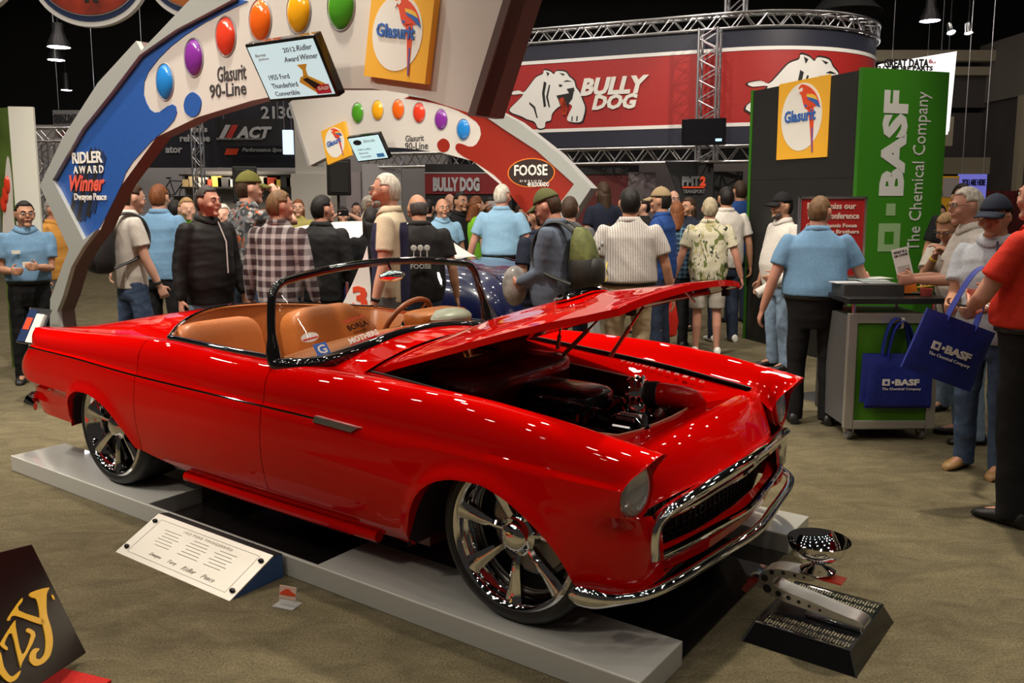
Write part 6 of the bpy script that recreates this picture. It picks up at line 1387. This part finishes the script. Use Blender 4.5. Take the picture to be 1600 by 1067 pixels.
    if kind != 'none':
        nt, npz = 22, 36; K = 1.018 if kind == 'thin' else 1.045 if kind == 'bald' else 1.085 if kind == 'short' else 1.11
        def keep(i, j):
            th, ph = PI*i/nt, 2*PI*j/npz; yv = math.sin(th)*math.sin(ph); zv = math.cos(th); xv = abs(math.sin(th)*math.cos(ph))
            if xv > .70 and -.22 < yv < .16 and zv < .16 and kind != 'long': return False
            if kind == 'bald': return -.55 < zv < .38 and yv < .12
            low = -.55 if kind in ('short', 'thin') else -.75
            if yv > .10: return zv > .62-.22*(yv < .45)-.12*(xv > .8)
            if yv > -.12: return zv > -.18 if kind in ('short', 'thin') else zv > low
            return zv > low
        b = MB(); idx = {}; rr_ = [[1+.016*rng.uniform(-1, 1) for j in range(npz)] for i in range(nt+1)]
        for i in range(nt+1):
            for j in range(npz): idx[i, j] = i*npz+j; b.v.append(H(head_pt(PI*i/nt, 2*PI*j/npz, K*rr_[i][j] if 0 < i < nt else K)))
        for i in range(nt):
            for j in range(npz):
                q = [(i, j), (i+1, j), (i+1, (j+1) % npz), (i, (j+1) % npz)]
                if all(keep(*k) for k in q): b.f.append(tuple(idx[k] for k in q))
        hv = b.build('hair', HMAT, body, angle=180, solid=(.006 if kind == 'thin' else .014)*s)
        if kind in ('long', 'bob'):
            b = MB(); ln = -.52 if kind == 'long' else -.20; P = []
            for t in np.linspace(0, 1, 8):
                row = []; z = .02+(ln-.02)*t
                for a in np.linspace(PI*1.0-.25, 2*PI+.25, 15):
                    row.append(H((.092*math.cos(a)*(1-.10*t), -.012+(.098+.02*t)*math.sin(a)-.035*t, z)))
                P.append(row)
            b.grid(P); b.build('long_hair' if kind == 'long' else 'side_hair', HMAT, body, angle=180, solid=.022*s)
    if cap:
        cc, back = cap; CM_ = cloth('cap_%.3f_%.3f' % cc[:2], cc, .8)
        b = MB(); P = [[H(head_pt(PI*.5*i/10*.80, 2*PI*j/30, 1.13)+Vector((0, 0, .008))) for j in range(30)] for i in range(11)]; b.grid(P, cv=True); ca = b.build('cap', CM_, body, angle=180, solid=.006)
        b = MB(); P = []
        for r in np.linspace(0, 1, 5): P.append([H((.086*math.cos(a)*(1-.04*r), .050+.045*math.sin(a)+.088*r*math.sin(a)**.6, .050-.030*r-.018*math.cos(a)**2)) for a in np.linspace(.12, PI-.12, 13)])
        b.grid(P); b.build('cap_brim', CM_ if len(cap) < 3 or True else None, ca, angle=180, solid=.005)
        MB().ball(H((0, -.005, .146)), .009*s, 8, 6).build('cap_button', CM_, ca)
    if detail:
        for sx in (-1, 1):
            MB().ball(H((sx*.032, .0875, .012)), .0118*s, 10, 8).build('eye', mat('eye_white', (.6, .57, .53), .2), body)
            MB().ball(H((sx*.032, .0968, .012)), .0049*s, 8, 6).build('iris', mat('iris_dark', (.02, .015, .01), .15), body)
            MB().tube([H((sx*.017, .1005, .030)), H((sx*.033, .1005, .035)), H((sx*.052, .090, .030))], .0038*s, 6).build('eyebrow', MATS['hair_'+hc] if 'hair_'+hc in MATS else BLACKM, body)
        MB().tube([H((-.023, .098, -.053)), H((-.008, .1075, -.051)), H((.008, .1075, -.051)), H((.023, .098, -.053))], .0045*s, 6).build('lips', mat('lips', (.34, .11, .09), .5), body)
        if glasses:
            b = MB()
            for sx in (-1, 1):
                b.tube([H((sx*.033+.022*math.cos(a), .109, .010+.016*math.sin(a))) for a in np.linspace(0, 2*PI, 17)[:-1]], .0018*s, 5, closed=True); b.tube([H((sx*.055, .106, .014)), H((sx*.084, .06, .014)), H((sx*.088, -.005, .008))], .0018*s, 5)
            b.tube([H((-.011, .110, .014)), H((.011, .110, .014))], .0018*s, 5); b.build('glasses', mat('glasses_frame', (.03, .028, .027), .25, .5), body)
        if beard:
            b = MB()
            for c, rr2 in (((0, .078, -.100), (.034, .027, .023)), ((.040, .055, -.085), (.024, .032, .022)), ((-.040, .055, -.085), (.024, .032, .022)), ((.014, .098, -.041), (.016, .008, .005)), ((-.014, .098, -.041), (.016, .008, .005))):
                b.grid([[H(Vector(c)+Vector((rr2[0]*math.sin(PI*i/8)*math.cos(2*PI*j/12), rr2[1]*math.sin(PI*i/8)*math.sin(2*PI*j/12), -rr2[2]*math.cos(PI*i/8)))) for j in range(12)] for i in range(9)], cv=True)
            child('beard', remesh(b, .006*s, 2), noisy(mat('hair_'+beard, HAIRC[beard], .6), 60, .4) if 'hair_'+beard not in MATS else MATS['hair_'+beard])
    body['_s'] = s; J['H'] = H; J['s'] = s; J['Tb'] = Tb
    return body, J
C_BLUE = cloth('polo_blue', (.16, .30, .46)); C_LTBLUE = cloth('polo_light_blue', (.24, .42, .58)); C_BLACK = cloth('black', (.012, .012, .013)); C_JACK = cloth('jacket_black', (.016, .015, .015), .6); C_SUIT = cloth('suit', (.018, .018, .019), .6)
C_JEAN = cloth('jean', (.055, .085, .15), .85, 'denim'); C_JEANL = cloth('jean_light', (.20, .28, .38), .85, 'denim'); C_JEAND = cloth('jean_dark', (.025, .035, .06), .85, 'denim')
C_WHITE = cloth('white_tee', (.62, .58, .52)); C_CREAM = cloth('cream', (.60, .52, .38)); C_KHAKI = cloth('khaki', (.42, .33, .20)); C_STONE = cloth('stone', (.46, .42, .36)); C_NAVY = cloth('navy', (.018, .022, .04)); C_GREY = cloth('grey', (.10, .10, .10)); C_OLIVE = cloth('olive', (.12, .11, .05)); C_LIME = cloth('lime', (.20, .50, .03)); C_RED = cloth('polo_red', (.62, .035, .018)); C_ORANGE = cloth('amber', (.55, .26, .055)); C_ROYAL = cloth('royal', (.02, .06, .22)); C_SLATE = cloth('slate', (.12, .15, .20)); C_PALE = cloth('pale_shirt', (.48, .52, .58)); C_LEMON = cloth('lemon', (.38, .33, .10))
C_PLAID = cloth('plaid', (.3, .28, .28), .8, 'plaid'); C_STRIPE = cloth('stripe', (.64, .60, .54), .8, 'stripe'); C_FLORAL = cloth('floral', (.62, .58, .42), .8, 'floral'); C_CAMO = cloth('tropic', (.17, .18, .19), .8, 'camo'); C_PANEL = cloth('panel', (.58, .48, .34), .8, 'panel'); C_CHECK = cloth('bluecheck', (.1, .2, .3), .8, 'bluecheck')
PP = {}
def add(key, *a, **k): PP[key] = person(*a, **k)
add('edge_man', 'person with glasses in a blue polo and black trousers, hands raised, at the left edge', 36, 313, 7.7, 208, C_BLUE, C_BLACK, ('short', 'dark'), 'tan', L=(-.09, .27, 1.13), R=(.13, .25, 1.10), glasses=1, fat=.02, hyaw=14)
add('amber_man', 'person in an amber shirt half hidden by the white pillar', 80, 309, 9.2, 268, C_ORANGE, C_GREY, ('short', 'grey'), 'ruddy', untuck=1, fat=.02)
add('tee_man', 'person in a cream tee and jeans wearing a black backpack, head behind the blue arch', 197, 284, 7.65, 312, C_WHITE, C_JEAN, ('short', 'brown'), 'fair', R=(.27, .14, .86), untuck=1, stride=.10, hpitch=10)
add('polo_back', 'person with sandy hair in a blue polo and black trousers, seen from behind', 246, 287, 8.5, 355, C_BLUE, C_BLACK, ('short', 'auburn'), 'fair', untuck=1, fat=.03)
add('jacket_man', 'person with dark tousled hair in a black jacket, looking sideways', 320, 289, 7.0, 238, C_JACK, C_JEANL, ('short', 'pepper'), 'ruddy', 'jacket', fat=.03, hyaw=8)
add('camo_man', 'person in an olive cap and patterned grey shirt, hand at the face', 384, 266, 7.6, 318, C_CAMO, C_JEAN, ('short', 'brown'), 'fair', R=(.10, .22, 1.56), cap=((.13, .125, .03), 0), elbowR=(.5, .1, -.8), hyaw=-15)
add('plaid_man', 'person in a brown and white plaid shirt and jeans, seen from behind', 432, 296, 6.85, 345, C_PLAID, C_JEAN, ('short', 'sandy'), 'ruddy', 'long', untuck=1, fat=.02, hyaw=-38)
add('cardigan_woman', 'person with long auburn hair in a yellowish top facing the camera', 466, 311, 11.9, 188, C_LEMON, C_JEAND, ('long', 'auburn'), fem=1, sleeve='long', untuck=1)
add('suit_man', 'person with dark hair in a black suit jacket, seen from behind', 500, 304, 7.45, 350, C_SUIT, C_BLACK, ('short', 'dark'), 'ruddy', 'jacket', hyaw=-35)
add('hair_woman', 'person with very long black hair in black, seen from behind', 580, 323, 7.75, 5, C_BLACK, C_BLACK, ('long', 'dark'), 'tan', 'long', fem=1, untuck=1, spread=-.05)
add('profile_man', 'tall person with white hair and glasses in a cream and navy polo, in profile', 608, 268, 6.45, 86, C_PANEL, C_GREY, ('thin', 'white'), 'ruddy', glasses=1, beard='grey', untuck=1, L=(-.27, .06, .85))
add('logo_man', 'balding person in a black shirt with small white lettering on the back', 655, 300, 7.1, 14, C_JACK, C_JEAND, ('bald', 'pepper'), 'tan', 'short', fat=.05, untuck=1, hpitch=14, hyaw=10)
add('bald_man', 'bald smiling person in a light blue shirt behind the blue car', 690, 309, 10.3, 205, C_LTBLUE, C_BLACK, ('none', 'dark'), 'tan', fat=.04)
add('dark_man', 'person with dark hair in a black shirt beside the bald smiling one', 718, 299, 10.9, 222, C_BLACK, C_BLACK, ('short', 'dark'), 'tan', fat=.02)
add('lime_woman', 'person with short auburn hair in a lime green top', 742, 306, 10.9, 300, C_LIME, C_JEAND, ('bob', 'auburn'), 'fair', fem=1, fat=.02, untuck=1)
add('polo_whitehair', 'white-haired person in a light blue polo and black belt behind the blue car', 783, 287, 9.65, 350, C_LTBLUE, C_BLACK, ('short', 'white'), 'ruddy', fat=.06, spread=.06, hyaw=-20)
add('pack_man', 'person in an olive cap and slate shirt with an olive backpack, looking down', 868, 289, 6.6, 66, C_SLATE, C_JEAND, ('short', 'brown'), 'ruddy', 'long', cap=((.10, .105, .04), 0), hpitch=22, L=(-.10, .26, 1.02), R=(.12, .24, 1.0), fat=.05, untuck=1)
add('navy_man', 'person in a navy tee bending close behind the backpack wearer', 846, 316, 7.15, 40, C_NAVY, C_JEAND, ('short', 'brown'), 'tan', fat=.05, untuck=1, L=(-.22, .16, .95))
add('behind_arch', 'person with thinning brown hair at the foot of the red arch', 890, 306, 8.0, 350, C_GREY, C_JEAND, ('short', 'brown'), 'fair', fat=.02, untuck=1, detail=0)
add('stripe_man', 'heavy person with black hair in a white pin-striped shirt and khakis, from behind', 985, 292, 6.95, 2, C_STRIPE, C_KHAKI, ('short', 'dark'), 'tan', 'short', fat=.085, spread=.02)
add('royal_man', 'person in a tan cap and royal blue tee, in profile', 1036, 291, 8.7, 62, C_ROYAL, C_JEAND, ('short', 'dark'), 'tan', cap=((.30, .22, .12), 0), fat=.04, untuck=1, L=(-.20, .18, 1.02))
add('plaid_woman', 'person with auburn hair in a blue checked shirt behind the blue-tee wearer', 1058, 315, 9.5, 340, C_CHECK, C_BLACK, ('bob', 'auburn'), fem=1, sleeve='long', untuck=1, detail=0)
add('long_woman', 'person with long brown hair in dark clothes, facing left near the black panel', 1078, 308, 10.8, 125, C_NAVY, C_BLACK, ('long', 'brown'), 'tan', fem=1, sleeve='long', untuck=1)
add('floral_man', 'grey-blond person in a leaf-print shirt and white shorts, from behind', 1110, 308, 9.05, 352, C_FLORAL, C_STONE, ('short', 'ash'), 'ruddy', fat=.045, untuck=1, shorts=1, shoes=(.7, .68, .62), hpitch=-4, spread=.05)
add('white_back', 'person with cropped dark hair in a white tee and jeans, behind the leaf-print shirt', 1136, 291, 9.9, 8, C_WHITE, C_JEAND, ('short', 'dark'), 'tan', fat=.05, untuck=1, shoes=(.7, .68, .62))
add('blue_back', 'person with cropped hair in dark blue beside the tower edge', 1158, 282, 11.4, 15, C_ROYAL, C_JEAND, ('short', 'brown'), 'tan', detail=0, untuck=1)
add('paper_man', 'person in a black cap and white tee holding a rolled paper, at the black tower', 1226, 299, 8.3, 104, C_WHITE, C_JEANL, ('short', 'dark'), 'tan', cap=((.012, .012, .013), 0), glasses=1, beard='pepper', fat=.055, untuck=1, L=(-.24, .20, .98))
add('counter_man', 'heavy balding person in a blue polo and black trousers leaning to the counter', 1281, 303, 6.25, 348, C_BLUE, C_BLACK, ('thin', 'sandy'), 'ruddy', fat=.085, R=(.42, .30, 1.09), elbowR=(.3, -.3, -.8), hyaw=-30, lean=5, spread=.03)
add('lean_woman', 'older person with blond hair and glasses leaning over the counter, hands clasped', 1512, 343, 6.55, 125, C_STONE, C_JEANL, ('bob', 'blond'), 'tan', fem=1, lean=22, L=(-.05, .42, 1.34), R=(.02, .43, 1.33), glasses=1, hpitch=12, fat=.03, untuck=1, sleeve='short', elbowL=(-.2, .3, -1), elbowR=(.2, .3, -1), h=1.62)
add('white_man', 'white-haired person in a white tee with elbows toward the counter', 1536, 290, 5.8, 82, C_WHITE, C_JEANL, ('short', 'white'), 'ruddy', fat=.06, L=(-.12, .42, 1.12), R=(.1, .38, 1.12), glasses=1, untuck=1, lean=6)
add('bag_man', 'person in a navy cap and pale shirt holding a blue tote bag', 1562, 301, 5.1, 126, C_PALE, C_JEAN, ('short', 'dark'), 'tan', cap=((.022, .03, .05), 0), glasses=1, L=(-.12, .36, 1.08), R=(.10, .33, 1.08), shoes=(.30, .17, .06), untuck=1, hpitch=4, fat=.02)
add('red_man', 'person in a red polo and black trousers cut by the right edge', 1640, 262, 4.3, 28, C_RED, C_BLACK, ('short', 'brown'), 'ruddy', fat=.05, L=(-.10, .27, 1.06), R=(.06, .27, 1.10), elbowL=(-.8, -.2, -.5))
add('dark_right', 'person with dark hair in black behind the white-haired one', 1503, 286, 8.3, 168, C_BLACK, C_BLACK, ('short', 'dark'), 'tan', fat=.02)
FILL = [(206, 312, 10.2, 200, C_GREY, ('short', 'grey'), 1, 'grey-haired person with glasses seen past the blue arch edge'), (272, 312, 10.6, 330, C_BLACK, ('short', 'dark'), 0, 'dark-haired person beside the sandy-haired one'), (290, 308, 8.9, 215, C_LIME, ('short', 'blond'), 0, 'person in a lime tee just left of the black jacket'), (348, 318, 8.7, 190, C_NAVY, ('short', 'white'), 0, 'white-haired person between the black jacket and the patterned shirt'),
        (536, 322, 11.6, 190, C_ORANGE, ('short', 'dark'), 0, 'person raising a camera behind the suit jacket'), (574, 305, 12.2, 280, C_CREAM, ('short', 'white'), 0, 'white-haired person in cream behind the long black hair'), (556, 316, 14.2, 200, C_BLACK, ('short', 'dark'), 0, 'dark-clad person deep in the crowd left of the tall profile'), (668, 311, 11.6, 340, C_BLACK, ('short', 'dark'), 0, 'dark-haired person left of the bald smiling one'), (702, 302, 12.4, 200, C_GREY, ('none', 'dark'), 0, 'bald person deep behind the light blue shirt'),
        (765, 308, 12.0, 190, C_NAVY, ('long', 'dark'), 0, 'long-haired person raising a phone behind the lime top'), (815, 315, 10.6, 250, C_BLACK, ('short', 'brown'), 0, 'person in black right of the white-haired polo'), (944, 284, 11.8, 20, C_NAVY, ('long', 'brown'), 0, 'long-haired person in front of the red partition'), (1006, 306, 10.4, 100, C_BLACK, ('short', 'dark'), 0, 'dark-haired person between the striped shirt and the tan cap'), (1052, 297, 12.6, 190, C_LTBLUE, ('none', 'dark'), 1, 'bald person with glasses before the black lettered panel'), (1468, 318, 9.6, 150, C_BLACK, ('short', 'dark'), 0, 'short dark-haired person beside the green tower\'s edge'), (612, 320, 12.8, 170, C_NAVY, ('short', 'dark'), 0, 'person in navy deep behind the tall profile'), (1165, 300, 12.6, 350, C_OLIVE, ('short', 'brown'), 0, 'person in olive far back beside the tower edge')]
for u, v, Y, f, c, hr, gl, lab in FILL: add(lab, lab, u, v, Y, f, c, C_BLACK, hr, 'tan' if u % 2 else 'fair', detail=gl, glasses=gl, untuck=1, **(dict(L=(-.12, .34, 1.62), R=(.10, .34, 1.62)) if u in (536, 765) else {}))
# ================================================================== things people wear on them or hold
def onbody(key, q):
    b, J = PP[key]; return b.matrix_basis @ (Vector(q)*J['s'])
def bM(key): b, J = PP[key]; return b.matrix_basis @ Matrix.Scale(J['s'], 4)
def backtext(key, s, z, w, h, m, y, x=0, bold=.02, front=0, nm='shirt_lettering'):
    b, J = PP[key]; M = Matrix.Scale(J['s'], 4) @ Matrix(((1 if not front else -1, 0, 0, x), (0, 0, -1 if not front else 1, y), (0, 1, 0, z), (0, 0, 0, 1)))
    return text(nm, s, m, b, M, w, h, bold, depth=.012)
PT_ = mat('shirt_print', (.38, .38, .36), .6)
backtext('logo_man', 'FOOSE', 1.14, .17, .04, PT_, -.172, x=-.02)
b, J = PP['logo_man']
for dx in (-.075, -.02, .035):
    M = Matrix.Scale(J['s'], 4) @ Matrix.Translation((dx, -.165, 1.29)) @ Matrix.Rotation(PI/2, 4, 'X')
    MB().lathe([(0, .012), (.022, .010), (.026, .002)], 14, M).box((-.004, -.10, 0), (.004, 0, .008), M).build('shirt_emblem', PT_, b)
def badge(key, x, y, z, w, h, col, nm='name_badge'):
    b, J = PP[key]; M = Matrix.Scale(J['s'], 4); return MB().box((x-w/2, y-.004, z-h/2), (x+w/2, y+.004, z+h/2), M).build(nm, mat('badge_%.2f' % col[0], col, .4), b, angle=0)
badge('edge_man', .085, .165, 1.27, .07, .03, (.7, .66, .55)); badge('edge_man', 0, .30, 1.16, .07, .05, (.7, .35, .33), 'held_card'); badge('bag_man', -.07, .165, 1.22, .09, .11, (.7, .66, .6)); badge('bag_man', -.03, .40, 1.10, .22, .012, (.03, .03, .03), 'tablet')
b, J = PP['jacket_man']
MB().tube([tuple(Vector(q)*J['s']) for q in ((-.03, .10, 1.46), (-.05, .165, 1.30), (-.04, .185, 1.05))], .006, 6).build('lanyard', mat('lanyard', (.55, .5, .5), .5), b)
b, J = PP['bag_man']; MB().tube([tuple(Vector(q)*J['s']) for q in ((-.05, .09, 1.47), (-.08, .15, 1.38), (-.07, .17, 1.27))], .006, 6).build('lanyard', mat('lanyard_navy', (.03, .03, .06), .5), b)
for key, side, m in (('profile_man', 'L', BLACKG), ('tee_man', 'R', BLACKM), ('paper_man', 'L', STEEL), ('bag_man', 'L', STEEL), ('lean_woman', 'R', PB['gold'])):
    b, J = PP[key]; sh, el, wr = J[side]; d = (wr-el).normalized(); s = J['s']
    MB().tube([(wr-d*.035)*s, (wr-d*.012)*s], .0305*s, 14, caps=False).build('watch' if key != 'lean_woman' else 'bracelet', m, b, solid=.004)
def backpack(key, label, m, m2, sc=1., accents=None, ft=0, low=0):
    b, J = PP[key]; M = b.matrix_basis @ Matrix.Scale(J['s'], 4)
    o = thing('backpack', label, 'backpack', M=M)
    body = MB(); P = []
    for z, w, d, y in ((.98, .10, .05, -.24), (1.0, .145, .085, -.245), (1.10, .16, .105, -.25), (1.22, .155, .095, -.24), (1.34, .135, .075, -.225), (1.42, .10, .05, -.21), (1.45, .05, .02, -.20)):
        P.append([(w*sc*math.copysign(abs(math.cos(a))**.6, math.cos(a)), y+d*math.copysign(abs(math.sin(a))**.7, math.sin(a)), z) for a in np.linspace(0, 2*PI, 25)[:-1]])
    body.grid(P, cv=True); body.add(P[0], [tuple(range(24))]); body.build('pack_body', m, o, angle=60)
    pk = MB(); P = []
    for z, w, d in ((1.02, .09, .03), (1.04, .12, .055), (1.14, .125, .06), (1.20, .11, .045), (1.22, .06, .02)): P.append([(w*sc*math.cos(a), -.335+d*math.sin(a), z) for a in np.linspace(0, 2*PI, 21)[:-1]])
    pk.grid(P, cv=True); pk.add(P[0], [tuple(range(20))]); pk.build('front_pocket', m2, o, angle=60)
    if low:
        lb_ = MB(); P = [[(w*math.copysign(abs(math.cos(a))**.6, math.cos(a)), y+d*math.copysign(abs(math.sin(a))**.7, math.sin(a)), z) for a in np.linspace(0, 2*PI, 25)[:-1]] for z, w, d, y in ((.97, .10, .06, -.24), (.99, .15, .092, -.245), (1.10, .166, .112, -.25), (1.20, .162, .104, -.242), (1.23, .14, .09, -.24))]
        lb_.grid(P, cv=True); lb_.build('pack_lower', m2, o, angle=60)
    for sx in (-1, 1): MB().tube(spline([(sx*.085, -.17, 1.42), (sx*.105, -.09, 1.478), (sx*.115, .0, 1.478), (sx*.125, .082, 1.42), (sx*.135, .118+ft*.2, 1.30), (sx*.172, .085+ft*.4, 1.18), (sx*(.190+ft*.5), -.02, 1.10), (sx*.17, -.19, 1.03)], 4), .012, 8, ry=.028, up=(1, 0, 0)).build('shoulder_strap', m2, o)
    for k, (c, q) in enumerate(accents or ()): MB().ball(q, (.02, .012, .022), 10, 6).build('pull_tab', mat('tab_%d' % k, c, .5), o)
    return o
backpack('tee_man', 'black backpack worn over the cream tee', mat('pack_black', (.014, .014, .015), .55), mat('pack_black_trim', (.022, .022, .023), .6), 1., [((.4, .4, .4), (.08, -.40, 1.08)), ((.3, .3, .28), (.05, -.36, 1.3))])
pk = backpack('pack_man', 'olive and black backpack worn over the slate shirt', noisy(mat('pack_olive', (.15, .17, .045), .7), 14, .5), mat('pack_dark', (.02, .02, .016), .6), 1., [((.7, .42, .02), (.06, -.36, 1.32)), ((.7, .42, .02), (-.04, -.37, 1.30)), ((.7, .42, .02), (.11, -.34, 1.14))], ft=.05, low=1)
MB().tube(spline([(.10, -.39, 1.18), (.03, -.405, 1.13), (.09, -.40, 1.08), (.02, -.40, 1.04)], 4), .004, 6).build('bungee_cord', mat('cord_yellow', (.7, .5, .02), .5), pk)
# plastic bag, rolled paper, red bags, phones, blue tote
q = onbody('pack_man', (-.02, .33, .98)); o = MB().ball((0, 0, 0), (.10, .08, .16), 16, 10).build('plastic_bag', noisy(mat('clear_bag', (.48, .46, .42), .3), 9, .6)); o.location = q; tag(o, 'crumpled pale plastic bag held by the person looking down', 'bag')
b, J = PP['paper_man']; q = b.matrix_basis @ (J['L'][2]*J['s']); o = MB().tube([(-.20, 0, -.12), (.10, .02, .06)], .045, 16).build('rolled_paper', mat('paper_grey', (.46, .43, .38), .7)); o.location = q+Vector((.0, -.09, -.06)); tag(o, 'rolled grey-white paper held beside the black tower', 'paper')
b, J = PP['floral_man']; q = b.matrix_basis @ (J['L'][2]*J['s'])
o = thing('shopping_bag', 'red plastic bag hanging beside the white shorts', 'bag', q+Vector((-.05, -.02, -.12))); MB().tube([(0, 0, -.02), (0, 0, -.15), (.01, 0, -.35), (0, 0, -.50), (0, 0, -.53)], [.03, .07, .10, .09, .04], 16, ry=[.02, .04, .06, .05, .02]).build('bag_body', mat('bag_red', (.55, .02, .01), .4), o); MB().tube([(-.02, 0, -.03), (0, 0, .06), (.02, 0, -.03)], .006).build('bag_handle', mat('bag_red'), o)
b, J = PP['royal_man']; q = b.matrix_basis @ (J['L'][2]*J['s']); o = MB().cbox((0, 0, 0), (.17, .05, .16)).build('red_folder', mat('folder_red', (.65, .06, .02), .5), bevel=.006); o.location = q+Vector((.05, -.10, .0)); o.rotation_euler = (0, .1, .2); tag(o, 'bright red packet held at the royal blue tee', 'packet')
for u, lab in ((536, 'black camera held up behind the suit jacket'), (765, 'pale phone held up behind the lime top')):
    key = [f[7] for f in FILL if f[0] == u][0]; b, J = PP[key]; q = b.matrix_basis @ ((J['L'][2]+J['R'][2])*.5*J['s']); o = MB().cbox((0, -.04, .03), (.15, .02, .08)).build('camera' if u == 536 else 'phone', BLACKG if u == 536 else mat('phone_pale', (.5, .5, .52), .3), bevel=.006); o.location = q; tag(o, lab, 'camera' if u == 536 else 'phone')
b, J = PP['bag_man']; q = b.matrix_basis @ ((J['L'][2])*J['s'])
p = at_y(1500, 500, q.y-.14)
tote('tote_bag', 'blue tote bag tilted in the capped person\'s hand, right of the counter', Matrix.Translation((p.x, q.y-.16, p.z+.0)) @ Matrix.Rotation(math.radians(20), 4, 'Y') @ Matrix.Rotation(.1, 4, 'Z'), .44, .35, None, .30)
wb = MB().lathe([(0, 0), (.03, 0), (.033, .05), (.031, .12), (.013, .16), (.013, .19), (0, .19)], 18).build('water_bottle', mat('bottle_blue', (.10, .22, .42), .1, coat=1)); wb.location = (at_y(915, 510, 7.8).x, 7.8, 0); wb.location.z = 0
tb = thing('side_table', 'low black side table glimpsed under the raised hood', 'table', (wb.location.x, 7.8, 0)); MB().lathe([(0, .70), (.22, .70), (.22, .72), (0, .72)], 24).build('table_top', BLACKM, tb); MB().tube([(0, 0, 0), (0, 0, .70)], .02).build('table_leg', BLACKM, tb); MB().lathe([(0, 0), (.16, 0), (.16, .012), (0, .02)], 20).build('table_base', BLACKM, tb)
wb.location.z = .7205; tag(wb, 'small blue water bottle seen under the raised hood', 'bottle')
